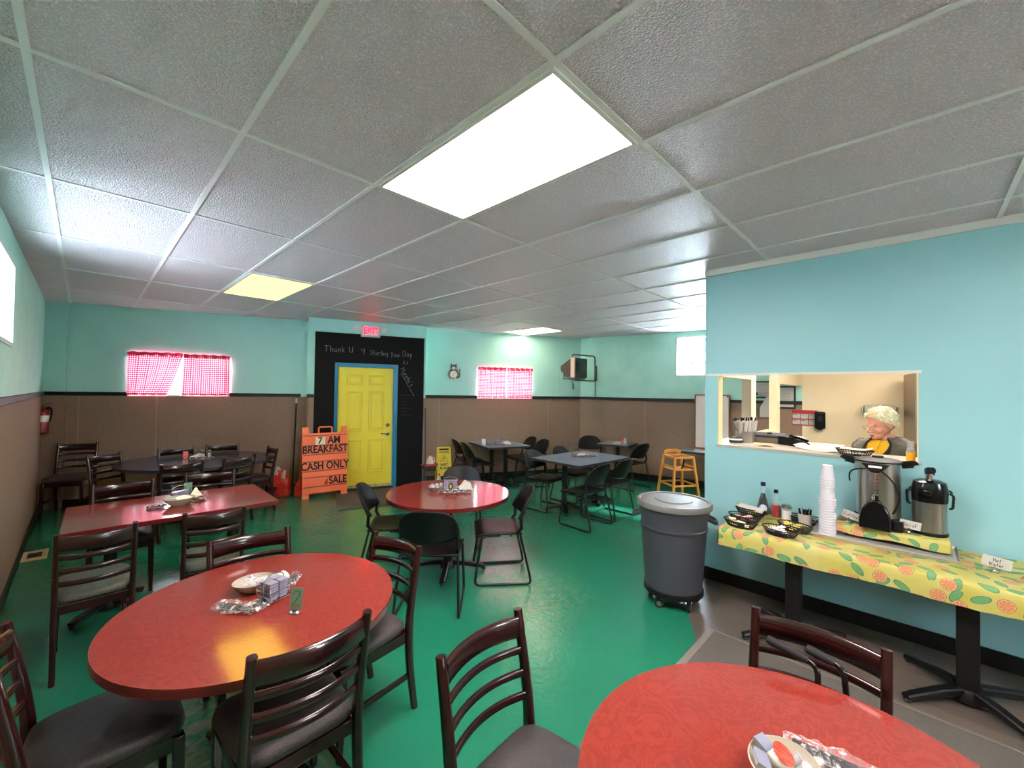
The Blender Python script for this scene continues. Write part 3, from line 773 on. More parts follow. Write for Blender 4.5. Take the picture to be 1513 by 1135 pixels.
D3 = Vector((F_D.d.x, F_D.d.y, 0)); UP = Vector((0, 0, 1)); NR = Vector((F_D.n.x, F_D.n.y, 0)) * -1
mb = MB()
handwrite(mb, 'Thank', F_D.p(0.25, -0.0135, 2.36), D3, UP, 0.10, 0.0022, wob=0.03)
handwrite(mb, 'U', F_D.p(0.64, -0.0135, 2.36), D3, UP, 0.10, 0.0022)
handwrite(mb, '4', F_D.p(0.84, -0.0135, 2.35), D3, UP, 0.095, 0.0022)
handwrite(mb, 'Starting', F_D.p(0.98, -0.0135, 2.335), D3, UP, 0.088, 0.0022, gap=0.12, wob=0.03)
handwrite(mb, 'Your', F_D.p(1.33, -0.0135, 2.32), D3, UP, 0.085, 0.0022, gap=0.15, wob=0.03)
handwrite(mb, 'Day', F_D.p(1.54, -0.0135, 2.335), D3, UP, 0.105, 0.0022, gap=0.14, wob=0.03)
handwrite(mb, 'A+', F_D.p(1.545, -0.0135, 2.19), D3, UP, 0.085, 0.0022)
dg_r = (D3 * 0.52 - UP * 0.85).normalized(); dg_u = (D3 * 0.85 + UP * 0.52).normalized()
handwrite(mb, "Murphy's", F_D.p(1.50, -0.0135, 2.10), dg_r, dg_u, 0.085, 0.0022, gap=0.22, wob=0.05)
mb.tube([F_D.p(1.51 + 0.0306 * k + (0.012 if k % 2 else 0), -0.0135, 2.03 - 0.052 * k) for k in range(9)], 0.002, 4)
tag(mb.build('chalk_lettering', 'chalk', board, smooth=0), 'pale handwritten chalk words')
mb = MB()
for k, (za, wd) in enumerate(((1.63, 0.24), (1.58, 0.2), (1.52, 0.1), (1.46, 0.13), (1.40, 0.16), (1.34, 0.12), (1.28, 0.2))):
    mb.tube([F_D.p(1.52 + wd * q / 8, -0.0135, za + (0.006 if q % 2 else -0.004)) for q in range(9)], 0.0016, 4)
tag(mb.build('chalk_notes', 'chalk_faint', board, smooth=0), 'faint rubbed chalk notes')

# yellow six panel door
leaf = MB(); a0, a1 = 0.472, 1.379
F_D.box(leaf, a0, a1, 0.035, 0.08, 0.02, 2.11)
door = struct(leaf.build('door_1', 'yellow_door', smooth=0, bevel=0.003))
cx = (a0 + a1) / 2
for (za, zb) in ((1.80, 1.99), (1.00, 1.70), (0.28, 0.86)):
    for (sa, sb) in ((a0 + 0.14, cx - 0.05), (cx + 0.05, a1 - 0.14)):
        mb = MB()
        for qa, qb, zz0, zz1 in ((sa, sb, za, za + 0.026), (sa, sb, zb - 0.026, zb), (sa, sa + 0.026, za + 0.026, zb - 0.026), (sb - 0.026, sb, za + 0.026, zb - 0.026)): F_D.box(mb, qa, qb, 0.017, 0.035, zz0, zz1)
        F_D.box(mb, sa + 0.045, sb - 0.045, 0.022, 0.035, za + 0.045, zb - 0.045)
        mb.build('door_panel', 'yellow_door', door, smooth=0, bevel=0.008, seg=1)
mb = MB(); F_D.box(mb, a0 + 0.01, a1 - 0.01, 0.030, 0.035, 0.03, 0.07); tag(mb.build('kick_strip', 'door_dirt', door, smooth=0), 'scuffed whitish bottom strip')
fr_ = MB()
for sa, sb, za, zb in ((Dl, a0 - 0.004, 0, 2.18), (a1 + 0.012, Dr, 0, 2.18), (a0 - 0.004, a1 + 0.012, 2.115, 2.18)): F_D.box(fr_, sa, sb, -0.03, 0.1, za, zb)
tag(fr_.build('door_frame', 'blue_frame', door, smooth=0, bevel=0.004), 'blue door frame')
mb = MB(); F_D.box(mb, a1 + 0.001, a1 + 0.011, 0.03, 0.1, 0.02, 2.11); mb.build('gap_light', 'white_paint', door, smooth=0)  # white strip painted in for the light showing in the door gap
mb = MB(); F_D.box(mb, Dl + 0.05, Dr - 0.05, -0.05, 0.1, 0.0, 0.018); mb.build('threshold', 'dark_metal', door, smooth=0)
def on_door(s_, z, mb2, name, mat, lab):
    mb2.T = F_D.mtx(s_, 0.035, z); return mb2
mb = MB(); mb.T = F_D.mtx(1.305, 0.035, 1.10); mb.lathe([(0.034, 0), (0.034, 0.008), (0.024, 0.016), (0.018, 0.024)], 20); tag(mb.build('deadbolt', 'chrome', door), 'round chrome deadbolt')
mb = MB(); mb.T = F_D.mtx(1.305, 0.035, 0.95); mb.lathe([(0.034, 0), (0.034, 0.008), (0.02, 0.014), (0.013, 0.05)], 20)
mb.tube(bez((0.0, 0, 0.05), (-0.03, 0.005, 0.055), (-0.08, -0.004, 0.05), (-0.12, 0.012, 0.05)), 0.009, 8); tag(mb.build('door_handle', 'chrome', door), 'chrome lever handle')

# ceiling and its grid
PLAN = [(-0.664, -3.4), (9.22, -3.4)] + [(q.x, q.y) for q in (F_R.p(0.1, 0.25, 0), F_B2.p(F_B2.len + 0.1, 0.22, 0), F_B2.p(-0.12, 0.22, 0), F_B1.p(F_B1.len + 0.5, 0.22, 0), F_B1.p(-0.22, 0.22, 0))]
mb = MB(); mb.prism(PLAN, ZC, ZC + 0.1); struct(mb.build('ceiling', 'ceiling_tile', smooth=0))
def back_y(x):
    if x < 2.56: return F_B1.A.y + (x - F_B1.A.x) * F_B1.d.y / F_B1.d.x
    if x < 4.46: return F_D.A.y + (x - F_D.A.x) * F_D.d.y / F_D.d.x - 0.04
    if x < 7.52: return F_B2.A.y + (x - F_B2.A.x) * F_B2.d.y / F_B2.d.x
    return F_R.A.y + (x - F_R.A.x) * F_R.d.y / F_R.d.x
GX0, GX, GY0, GY = 1.1337, 0.6523, 0.9154, 1.3045
mb = MB(); zt = ZC - 0.007
k0 = math.ceil((-0.4 - GX0) / GX)
xs = [GX0 + GX * k for k in range(k0, 20) if GX0 + GX * k < 8.8]
for x in xs: mb.box(x - 0.0125, x + 0.0125, -3.2, back_y(x) - 0.005, zt, ZC - 0.0005)
for j in range(-3, 7):
    y = GY0 + GY * j; prev = -0.41; 
    if y < -3.1: continue
    for x in [q for q in xs if back_y(q) > y] + [None]:
        xe = x if x is not None else min(prev + GX, 8.0 if y > 1 else 8.5)
        if x is None:
            while xe > prev and back_y(xe) < y: xe -= 0.01
        if xe - prev > 0.03: mb.box(prev + 0.0125, xe - 0.0125, y - 0.0125, y + 0.0125, zt, ZC - 0.0005)
        prev = xe
struct(mb.build('trim_9', 'ceiling_grid', smooth=0))

# ceiling troffers
def troffer(loc, label, lens, l_=GY - 0.025):
    w_ = GX - 0.025
    t = thing('ceiling_light', label, 'ceiling light', (loc[0], loc[1], ZC - 0.012), 0, 'fluorescent ceiling panels')
    mb = MB(); f = 0.02
    for x0, x1, y0, y1 in ((-w_/2, w_/2, -l_/2, -l_/2 + f), (-w_/2, w_/2, l_/2 - f, l_/2), (-w_/2, -w_/2 + f, -l_/2 + f, l_/2 - f), (w_/2 - f, w_/2, -l_/2 + f, l_/2 - f)): mb.box(x0, x1, y0, y1, -0.004, 0.0115)
    mb.build('frame', 'trim_grey', t, smooth=0, bevel=0.002)
    mb = MB(); mb.box(-w_/2 + f, w_/2 - f, -l_/2 + f, l_/2 - f, 0.001, 0.005); mb.build('diffuser', lens, t, smooth=0)
    return t
troffer((GX0 + GX / 2, GY0 + GY / 2), 'large bright white ceiling light panel over the round red tables', 'lens_main')
troffer((GX0 + GX / 2, GY0 + GY * 3.5), 'yellowish ceiling light panel near the dark blue table corner', 'lens_warm')
troffer((GX0 + GX * 7.5, 5.315), 'far ceiling light panel above the grey tables by the television', 'lens_third', 0.99)
troffer((GX0 + GX * 0.5, GY0 - GY * 1.5), 'unseen ceiling light panel added behind the viewer', 'lens_main')  # out of view, added to light the near end of the room
troffer((GX0 + GX * 8.5, GY0 - GY * 1.5), 'added kitchen ceiling light panel, unseen behind the serving hatch', 'lens_kitchen')  # out of view, added to brighten the kitchen
troffer((GX0 + GX * 6.5, GY0 - GY * 0.5), 'added kitchen ceiling light panel, unseen, nearest the serving hatch', 'lens_kitchen')  # second unseen panel, added for kitchen brightness

# serving wall with hatch
PXW = 4.13
mb = MB()
for y0, y1, z0, z1 in ((-3.2, -0.013, 0, ZC), (1.325, 1.44, 0, ZC), (-0.013, 1.325, 0, 1.268), (-0.013, 1.325, 1.92, ZC)): mb.box(PXW, PXW + 0.1, y0, y1, z0, z1)
struct(mb.build('wall_serving', 'blue_wall', smooth=0))
mb = MB(); mb.box(PXW - 0.006, PXW, -0.03, 1.44, 1.905, 1.925); struct(mb.build('trim_10', 'trim_grey', smooth=0))
mb = MB()
mb.box(PXW - 0.004, PXW + 0.101, 1.318, 1.3255, 1.268, 1.92); mb.box(PXW - 0.004, PXW + 0.101, -0.0135, -0.006, 1.268, 1.92)
mb.box(PXW - 0.004, PXW + 0.101, -0.006, 1.318, 1.912, 1.92)
struct(mb.build('trim_11', 'cream_wood', smooth=0))
mb = MB(); mb.box(PXW, PXW + 0.34, -0.006, 1.318, 1.2683, 1.27); mb.box(PXW + 0.101, PXW + 0.34, -0.006, 1.318, 1.24, 1.2682); mb.box(PXW - 0.008, PXW - 0.0003, -0.03, 1.34, 1.25, 1.27)
struct(mb.build('trim_12', 'ledge', smooth=0))
mb = MB(); mb.box(PXW - 0.02, PXW, -3.2, 1.44, 2.855, ZC); struct(mb.build('trim_13', 'trim_grey', smooth=0))
mb = MB(); mb.box(PXW - 0.012, PXW, -3.2, 1.44, 0, 0.11); mb.box(PXW - 0.012, PXW + 0.1, 1.44, 1.452, 0, 0.11); struct(mb.build('baseboard_serving', 'black_trim', smooth=0))
mb = MB(); mb.box(PXW - 0.003, PXW, 1.425, 1.44, 0.11, 2.855); struct(mb.build('trim_14', 'blue_wall', smooth=0))
# kitchen end wall with openings
mb = MB(); xr = 8.10
YA, YB = 1.33, 1.42
mb.m = 0
for x0, x1, z0, z1 in ((4.23, 5.24, 0, 1.25), (5.43, 6.44, 0, 1.25), (5.24, 5.43, 0, 1.905), (6.44, 6.62, 0, 1.89), (4.23, 5.43, 1.905, ZC), (5.43, 6.44, 2.12, ZC), (6.44, 8.14, 1.89, ZC)): mb.box(x0, x1, YA, YB, z0, z1)
mb.box(5.43, 6.44, YA, YB, 2.06, 2.12)
struct(mb.build('wall_kitchen_end', 'cream_wall', smooth=0))
mb = MB(); mb.box(4.231, 5.6, YA - 0.25, YA - 0.001, 1.235, 1.2695); mb.box(4.231, 6.44, YA, YB + 0.03, 1.2505, 1.2695); struct(mb.build('trim_15', 'cream_wood', smooth=0))
mb = MB(); mb.box(5.225, 5.2395, YA - 0.004, YB + 0.004, 1.27, 1.9); struct(mb.build('trim_16', 'tan_post', smooth=0))

# floor: green paint meets grey planks on a wandering line
bd = [(4.23, 1.425), (3.75, 1.41), (3.5, 1.35), (3.3, 1.26), (3.1, 1.14), (2.7, 1.0), (2.2, 1.08), (1.74, 1.2), (1.5, 0.9), (1.35, 0.2), (1.3, -3.4)]
mb = MB(); mb.m = 0
mb.prism([(-0.66, -3.4), (1.3, -3.4)] + bd[::-1][1:] + [(8.4, 1.425)] + PLAN[2:], -0.1, 0.0)
mb.m = 1
mb.prism(bd + [(9.22, -3.4), (8.4, 1.425)], -0.1, 0.0)
struct(mb.build('floor', ['floor_green', 'vinyl_plank'], smooth=0))
# ------------------------------------------------------------------ tables
TZ = 0.74
def ellipse(rx, ry, n=72): return [(rx * math.cos(2 * PI * i / n), ry * math.sin(2 * PI * i / n)) for i in range(n)]
def pedestal(t, x, y, ztop, feet=4, r=0.29, a0=PI / 4, colr=0.04, square=False):
    mb = MB()
    if square: mb.box(x - colr, x + colr, y - colr, y + colr, 0.07, ztop - 0.012)
    else: mb.lathe([(colr, 0.07), (colr, ztop - 0.012)], 24, (x, y, 0))
    mb.build('column', 'black_metal', t, bevel=0.003 if square else 0)
    mb = MB(); mb.box(x - 0.12, x + 0.12, y - 0.03, y + 0.03, ztop - 0.012, ztop - 0.0005); mb.box(x - 0.03, x + 0.03, y - 0.12, y - 0.03, ztop - 0.012, ztop - 0.0005); mb.box(x - 0.03, x + 0.03, y + 0.03, y + 0.12, ztop - 0.012, ztop - 0.0005)
    mb.build('top_plate', 'black_metal', t, smooth=0)
    mb = MB(); mb.lathe([(colr + 0.03, 0.02), (colr + 0.03, 0.05), (colr + 0.012, 0.085)], 20, (x, y, 0)); mb.build('hub', 'black_metal', t)
    for k in range(feet):
        a = a0 + 2 * PI * k / feet; c, s_ = math.cos(a), math.sin(a); mb = MB()
        mb.sweep([(x + c * q * r, y + s_ * q * r, z) for q, z in ((0.15, 0.07), (0.45, 0.062), (0.85, 0.04), (1.0, 0.03))], lambda t_: rrect(0.06 - 0.012 * t_, 0.045 - 0.016 * t_, 0.008))
        mb.ball((x + c * r * 0.97, y + s_ * r * 0.97, 0.0125), 0.02, 0.02, 0.0125, 10, 6)
        mb.build('foot', 'black_metal', t)
def table(name, label, outline, loc, rz, top, edge, peds, thick=0.035, z=TZ, group='cafe tables', **kw):
    t = thing(name, label, 'table', loc, rz, group)
    mb = MB(); mb.prism(outline, z - 0.004, z); mb.build('tabletop', top, t, smooth=30)
    mb = MB(); mb.prism(outline, z - thick, z - 0.004); mb.build('edge_band', edge, t, smooth=30)
    for x, y in peds: pedestal(t, x, y, z - thick, **kw)
    return t
def rect(w, d, r=0.02, n=4):
    x, y = w / 2, d / 2; out = []
    for cx_, cy_, a in ((x - r, y - r, 0), (-x + r, y - r, PI / 2), (-x + r, -y + r, PI), (x - r, -y + r, 1.5 * PI)): out += arc((cx_, cy_), r, a, a + PI / 2, n)
    return out
T1 = (0.605, 2.18); T4 = (2.50, 3.27); T9 = (1.227, 0.166)
table('round_table', 'round red table with the green number 2 card, in front', ellipse(0.575, 0.575), (*T1, 0), 0, 'red_burl', 'red_edge', [(0, 0)], r=0.34, a0=0.4)
table('round_table', 'round red table ringed by black plastic chairs, mid room', ellipse(0.588, 0.588), (*T4, 0), 0.5, 'red_burl', 'red_edge', [(0, 0)], r=0.36, a0=PI / 4 - 0.5)
table('round_table', 'round red table nearest the viewer, cut off at the bottom edge', ellipse(0.56, 0.56), (*T9, 0), 0, 'red_burl', 'red_edge', [(0, 0)], r=0.34, a0=0.2)
table('rectangular_table', 'rectangular red table mirroring the pink curtains, by the left wall', rect(1.32, 0.86, 0.01), (0.57, 4.487, 0), -0.02, 'red_burl', 'red_edge', [(-0.4, 0), (0.4, 0)], r=0.28)
table('oval_table', 'dark blue oval table below the left back window', ellipse(0.88, 0.80), (1.12, 7.03, 0), -0.4, 'navy_top', 'edge_dark', [(0, 0)], r=0.36)
table('grey_table', 'grey table in front of the wall outlet under the right back window', rect(0.84, 1.0, 0.01), (5.50, 5.68, 0), math.radians(-20), 'grey_top', 'edge_dark', [(0, -0.32), (0, 0.32)], r=0.27)
table('grey_table', 'grey table nearest the trash can, four black chairs around it', rect(1.26, 0.92, 0.01), (5.32, 3.67, 0), math.radians(-3), 'grey_top', 'edge_dark', [(-0.39, 0), (0.39, 0)], r=0.27)
table('grey_table', 'small grey table in the far corner below the television', rect(0.6, 0.62, 0.01), (7.36, 4.22, 0), math.radians(10), 'grey_top', 'edge_dark', [(0, 0)], r=0.24)
table('grey_table', 'grey table carrying the whiteboard, half hidden by the blue serving wall', rect(0.5, 1.2, 0.01), (7.59, 2.42, 0), math.radians(10), 'grey_top', 'edge_dark', [(0, 0)], r=0.24)

# ------------------------------------------------------------------ slat-back wooden chairs
def ladder_chair(name, label, group, wood, cushion):
    t = thing(name, label, 'chair', (0, 0, 0), 0, group)
    W = 0.205
    for s_ in (-1, 1):                                              # rear legs run up into the back posts
        mb = MB(); x = s_ * (W - 0.008)
        pts = [(x, -0.245, 0), (x, -0.205, 0.25), (x, -0.195, 0.46), (x, -0.215, 0.62), (x, -0.262, 0.87)]
        P = []
        for i in range(len(pts) - 1):
            for k in range(4): P.append(Vector(pts[i]).lerp(Vector(pts[i + 1]), k / 4))
        P.append(Vector(pts[-1]))
        for _ in range(2): P = [P[0]] + [(P[i - 1] + P[i] * 2 + P[i + 1]) / 4 for i in range(1, len(P) - 1)] + [P[-1]]
        mb.sweep(P, lambda q: rrect(0.034 - 0.006 * abs(q - 0.5), 0.044 - 0.012 * abs(q - 0.45) * 2, 0.007), up=(0, 1, 0))
        mb.build('back_leg', wood, t, smooth=50)
    for s_ in (-1, 1):
        mb = MB(); mb.bar((s_ * 0.19, 0.195, 0), (s_ * 0.185, 0.185, 0.43), 0.026, 0.026, 0.04, 0.04); mb.build('front_leg', wood, t, bevel=0.005)
    def yz(z): return -0.195 - (z - 0.46) * 0.14 - max(0, z - 0.6) * 0.04
    def slat(z, h, th, bow, name):
        mb = MB(); n = 12; path = []
        for i in range(n + 1):
            u = -1 + 2 * i / n; path.append((u * (W - 0.02), yz(z) - bow * (1 - u * u), z + 0.0))
        mb.sweep(path, rrect(th, h, min(th, h) * 0.35)); mb.build(name, wood, t, smooth=50)
    slat(0.808, 0.085, 0.022, 0.045, 'top_rail')
    for z in (0.725, 0.645, 0.565): slat(z, 0.032, 0.018, 0.045, 'slat')
    mb = MB()
    mb.bar((-0.185, 0.185, 0.405), (0.185, 0.185, 0.405), 0.02, 0.055); mb.bar((-0.19, -0.19, 0.405), (0.19, -0.19, 0.405), 0.02, 0.055)
    mb.bar((-0.188, -0.18, 0.405), (-0.188, 0.175, 0.405), 0.02, 0.055); mb.bar((0.188, -0.18, 0.405), (0.188, 0.175, 0.405), 0.02, 0.055)
    mb.build('seat_frame', wood, t, smooth=0, bevel=0.003)
    for s_ in (-1, 1):
        mb = MB(); mb.sweep([(s_ * 0.19, -0.205, 0.19), (s_ * 0.19, 0.185, 0.19)], rrect(0.018, 0.03)); mb.build('stretcher', wood, t)
    # padded seat with soft corners
    def fn(u, v):
        a = 2 * PI * u; q = 0.36; c, s_ = math.cos(a), math.sin(a)
        ex = math.copysign(abs(c) ** q, c); ey = math.copysign(abs(s_) ** q, s_)
        prof = ((0.0, 0.434), (0.92, 0.434), (1.0, 0.44), (1.03, 0.455), (1.0, 0.478), (0.9, 0.492), (0.6, 0.502), (0.25, 0.506), (0.0, 0.507))
        r, z = prof[int(round(v * 8))]
        wx = 0.205 + 0.012 * ey
        return (ex * wx * r, 0.005 + ey * 0.205 * r, z)
    mb = MB(); mb.grid(fn, 40, 8); o = mb.build('seat_cushion', cushion, t, smooth=60)
    return t
def face(dx, dy): return math.atan2(-dx, dy)
LC = ladder_chair('wooden_chair', 'x', None, 'mahogany', 'vinyl')
LD = None
def lchair(loc, rz, label, group, scale=None, proto=None, first=[True]):
    if first[0]:
        first[0] = False; LC.location = loc; LC.rotation_euler.z = rz; LC['label'] = label; LC['group'] = group
        if scale: LC.scale = scale
        return LC
    return copy_tree(proto or LC, loc, rz, label, group, scale=scale or (1, 1, 1))
G1 = 'wooden chairs at the round red tables'
lchair((0.585, 1.79, 0), math.radians(1), 'dark slat-back chair seen from behind, at the near side of the number 2 table', G1)
lchair((0.085, 2.17, 0), face(1, 0.02), 'slat-back chair cut off at the left edge, grey seat turned to the number 2 table', G1)
lchair((0.69, 2.57, 0), math.radians(176.5), 'slat-back chair on the far side of the number 2 table, back above the table edge', G1)
lchair((1.025, 2.13, 0), math.radians(98), 'slat-back chair on the right of the number 2 table, grey seat showing', G1)
lchair((1.04, 0.86, 0), math.radians(184), 'slat-back chair alone in the green aisle beside the nearest red table', G1)
lchair((1.665, 0.265, 0), math.radians(91), 'slat-back chair behind the nearest red table, in front of the citrus cloth', G1)
G2 = 'wooden chairs at the rectangular red table'
LD = ladder_chair('wooden_chair', 'x', G2, 'dark_wood', 'vinyl_green')
LD.location = (0.07, 3.81, 0); LD.rotation_euler.z = math.radians(1); LD.scale = (0.86, 1, 1)
LD['label'] = 'brown slat-back chair with greenish seat, near left side of the rectangular red table'
copy_tree(LD, (0.69, 3.80, 0), math.radians(-6), 'brown slat-back chair with greenish seat, near right side of the rectangular red table', G2)
lchair((0.25, 4.86, 0), math.radians(176.5), 'slat-back chair pushed in at the far left side of the rectangular red table', G2)
lchair((0.885, 4.91, 0), math.radians(173), 'slat-back chair pushed in at the far right side of the rectangular red table', G2)
G3 = 'wooden chairs at the dark blue oval table'
lchair((0.74, 6.26, 0), math.radians(14), 'slat-back chair at the near left of the dark blue oval table', G3)
lchair((1.29, 6.39, 0), math.radians(24), 'slat-back chair at the near right of the dark blue oval table', G3)
lchair((0.36, 7.14, 0), face(0.65, -0.76), 'slat-back chair at the left end of the dark blue oval table', G3)
lchair((0.94, 7.26, 0), math.radians(182), 'slat-back chair against the back wall, behind the left half of the oval table', G3)
lchair((1.41, 7.33, 0), math.radians(163), 'slat-back chair against the back wall, behind the right half of the oval table', G3)
lchair((1.67, 6.72, 0), face(-1, 0.0), 'slat-back chair at the right end of the oval table, side on beside the red bags', G3)
lchair((-0.12, 8.16, 0), math.radians(163), 'dark slat-back chair standing in the far left corner under the fire extinguisher', G3, scale=(1, 1, 1.07))

# ------------------------------------------------------------------ black stacking chairs on sled frames
def stack_chair():
    t = thing('stacking_chair', 'x', 'chair', (0, 0, 0), 0, None)
    # seat shell
    def fn(u, v):
        x = -0.23 + 0.46 * u; y = -0.2 + 0.42 * v
        w_ = 1 - 0.1 * max(0, 0.35 - v)
        z = 0.452 - 0.018 * (1 - (2 * u - 1) ** 2) * (1 - abs(2 * v - 0.9) ** 2) - 0.05 * max(0, v - 0.82) ** 1.2 * 4
        return (x * w_, y, z)
    mb = MB(); mb.grid(fn, 16, 16); mb.build('seat', 'chair_plastic', t, smooth=60, solid=0.014)
    # curved back with an arched top
    def fb(u, v):
        q = 2 * u - 1
        hw = 0.232 * (1 - 0.12 * v ** 3); top = 0.83 - 0.075 * abs(q) ** 3.2
        z = 0.555 + 0.03 * q * q + (top - 0.555 - 0.03 * q * q) * v
        y = -0.235 - 0.10 * v + 0.075 * q * q
        return (q * hw, y, z)
    mb = MB(); mb.grid(fb, 20, 14); bk = mb.build('backrest', 'chair_plastic', t, smooth=60, solid=0.016)
    for s_ in (-1, 1):
        mb = MB(); mb.sweep([(s_ * 0.215, -0.15, 0.44), (s_ * 0.228, -0.19, 0.5), (s_ * 0.222, -0.185, 0.6)], rrect(0.022, 0.03, 0.006), up=(0, 1, 0)); mb.build('back_bracket', 'chair_plastic', t)
        mb = MB(); x = s_ * 0.235
        mb.tube(rounded([(s_ * 0.2, 0.0, 0.432), (s_ * 0.22, 0.165, 0.432), (x, 0.225, 0.011), (x + s_ * 0.012, -0.285, 0.011), (s_ * 0.222, -0.175, 0.47)], 0.045, 6), 0.011, 8)
        mb.build('sled_leg', 'black_metal', t, smooth=60)
    mb = MB()
    for y in (-0.1, 0.1): mb.tube([(-0.205, y, 0.428), (0.205, y, 0.428)], 0.008, 8)
    mb.build('cross_bar', 'black_metal', t, smooth=60)
    return t
SC = stack_chair()
def schair(loc, rz, label, group, first=[True]):
    if first[0]:
        first[0] = False; SC.location = loc; SC.rotation_euler.z = rz; SC['label'] = label; SC['group'] = group; return SC
    return copy_tree(SC, loc, rz, label, group)
G4 = 'black chairs round the mid-room red table'
schair((2.03, 2.85, 0), face(0.71, 0.70), 'black plastic chair seen from behind, at the near side of the mid-room round table', G4)
schair((2.77, 2.85, 0), face(-0.78, 0.63), 'black plastic chair side on, right of the mid-room round table', G4)
schair((2.10, 3.62, 0), face(0.80, -0.60), 'black plastic chair left of the mid-room round table, facing the brown doormat side', G4)
schair((3.00, 3.74, 0), face(-0.72, -0.69), 'black plastic chair behind the mid-room round table, only its back showing', G4)
G5 = 'black chairs at the grey table nearest the trash can'
schair((4.62, 3.14, 0), face(0.03, 1), 'black chair seen from behind, left one at the grey table nearest the trash can', G5)
schair((5.22, 3.14, 0), face(0.03, 1), 'black chair seen from behind, right one at the grey table nearest the trash can', G5)
schair((4.86, 3.99, 0), face(0.05, -1), 'shiny black chair facing the viewer, left one behind the grey table nearest the trash can', G5)
schair((5.55, 3.98, 0), face(0.05, -1), 'shiny black chair facing the viewer, right one behind the grey table nearest the trash can', G5)
G6 = 'black chairs at the grey table below the right back window'
u6 = (0.94, -0.34)
schair((4.945, 5.61, 0), face(*u6), 'nearer black chair on the left of the grey table below the right back window', G6)
schair((5.115, 6.085, 0), face(*u6), 'black chair next to the back wall, left of the grey table below the window', G6)
schair((5.85, 5.17, 0), face(-u6[0], -u6[1]), 'nearer black chair on the right of the grey table below the right back window', G6)
schair((6.01, 5.62, 0), face(-u6[0], -u6[1]), 'black chair next to the wall outlet, right of the grey table below the window', G6)
G7 = 'black chairs at the small corner table'
schair((7.13, 4.72, 0), face(-0.83, -0.56), 'black plastic chair in the far corner straight below the television', G7)
schair((7.08, 3.80, 0), face(0.15, 0.99), 'black plastic chair on the near side of the small corner table, beside the high chair', G7)

# wooden high chair
t = thing('high_chair', 'light wooden restaurant high chair between the corner table and the serving wall', 'high chair', (6.94, 2.85, 0), math.radians(-35)); t.scale = (1, 1, 0.95)
def leg4(b, tp, zt):
    for sx in (-1, 1):
        for sy in (-1, 1):
            mb = MB(); mb.bar((sx * b, sy * b, 0), (sx * tp, sy * tp, zt), 0.036, 0.036, 0.036, 0.036); mb.build('leg', 'highchair_wood', t, bevel=0.005)
leg4(0.235, 0.165, 0.745)
def at(z): return 0.235 - 0.07 * z / 0.745
def ring(z, name, sides, h=0.03, thk=0.02):
    a = at(z)
    for k in sides:
        mb = MB(); p, q = {0: ((-a + 0.02, a), (a - 0.02, a)), 1: ((a, a - 0.02), (a, -a + 0.02)), 2: ((a - 0.02, -a), (-a + 0.02, -a)), 3: ((-a, -a + 0.02), (-a, a - 0.02))}[k]
        mb.bar((*p, z), (*q, z), thk, h); mb.build(name, 'highchair_wood', t, bevel=0.004)
ring(0.725, 'top_rail', (0, 1, 2, 3), 0.035, 0.034); ring(0.25, 'stretcher', (0, 1, 2, 3)); ring(0.56, 'side_rail', (1, 3), 0.035)
mb = MB(); mb.box(-0.17, 0.17, -0.17, 0.17, 0.50, 0.52); mb.build('seat', 'highchair_wood', t, bevel=0.005)
mb = MB(); mb.sweep([(-0.15, 0.172, 0.77), (-0.08, 0.172, 0.80), (0.08, 0.172, 0.80), (0.15, 0.172, 0.77)], rrect(0.02, 0.06, 0.006)); mb.build('backrest', 'highchair_wood', t)
mb = MB(); mb.sweep([(0.0, -0.16, 0.7), (0.0, -0.15, 0.6), (0.0, -0.1, 0.523)], rrect(0.03, 0.004, 0.001), up=(0, 1, 0)); mb.build('strap', 'black_plastic', t)

# ------------------------------------------------------------------ grey trash can on a dolly
t = thing('trash_can', 'tall grey trash can with pale lid, on wheels at the end of the serving wall', 'trash can', (3.47, 1.46, 0), math.radians(-67)); t.scale = (1, 1, 1.04)
mb = MB(); mb.lathe([(0.205, 0.12), (0.222, 0.13), (0.262, 0.68), (0.268, 0.72), (0.276, 0.74), (0.276, 0.775), (0.258, 0.775), (0.25, 0.72), (0.2, 0.14)], 48, close=False); mb.build('body', 'can_grey', t, smooth=40)
mb = MB(); mb.lathe([(0.256, 0.60), (0.266, 0.604), (0.266, 0.615), (0.258, 0.62)], 48, close=False); mb.build('rib', 'can_band', t)
for s_ in (-1, 1):
    mb = MB(); mb.sweep(rounded([(s_ * 0.255, -0.06, 0.70), (s_ * 0.325, -0.055, 0.67), (s_ * 0.325, 0.055, 0.67), (s_ * 0.255, 0.06, 0.70)], 0.03), rrect(0.02, 0.03, 0.005)); mb.build('side_handle', 'can_band', t)
mb = MB(); mb.lathe([(0.292, 0.765), (0.297, 0.77), (0.297, 0.80), (0.288, 0.812), (0.268, 0.812), (0.262, 0.803), (0.20, 0.808), (0.15, 0.812), (0.145, 0.818), (0.05, 0.822), (0.0, 0.823)], 48, close=False); tag(mb.build('lid', 'lid_grey', t, smooth=40), 'pale grey round lid')
mb = MB(); mb.lathe([(0.0, 0.095), (0.22, 0.095), (0.235, 0.1), (0.235, 0.135), (0.224, 0.14), (0.205, 0.118), (0.0, 0.118)], 40, close=False); mb.build('dolly', 'black_plastic', t)
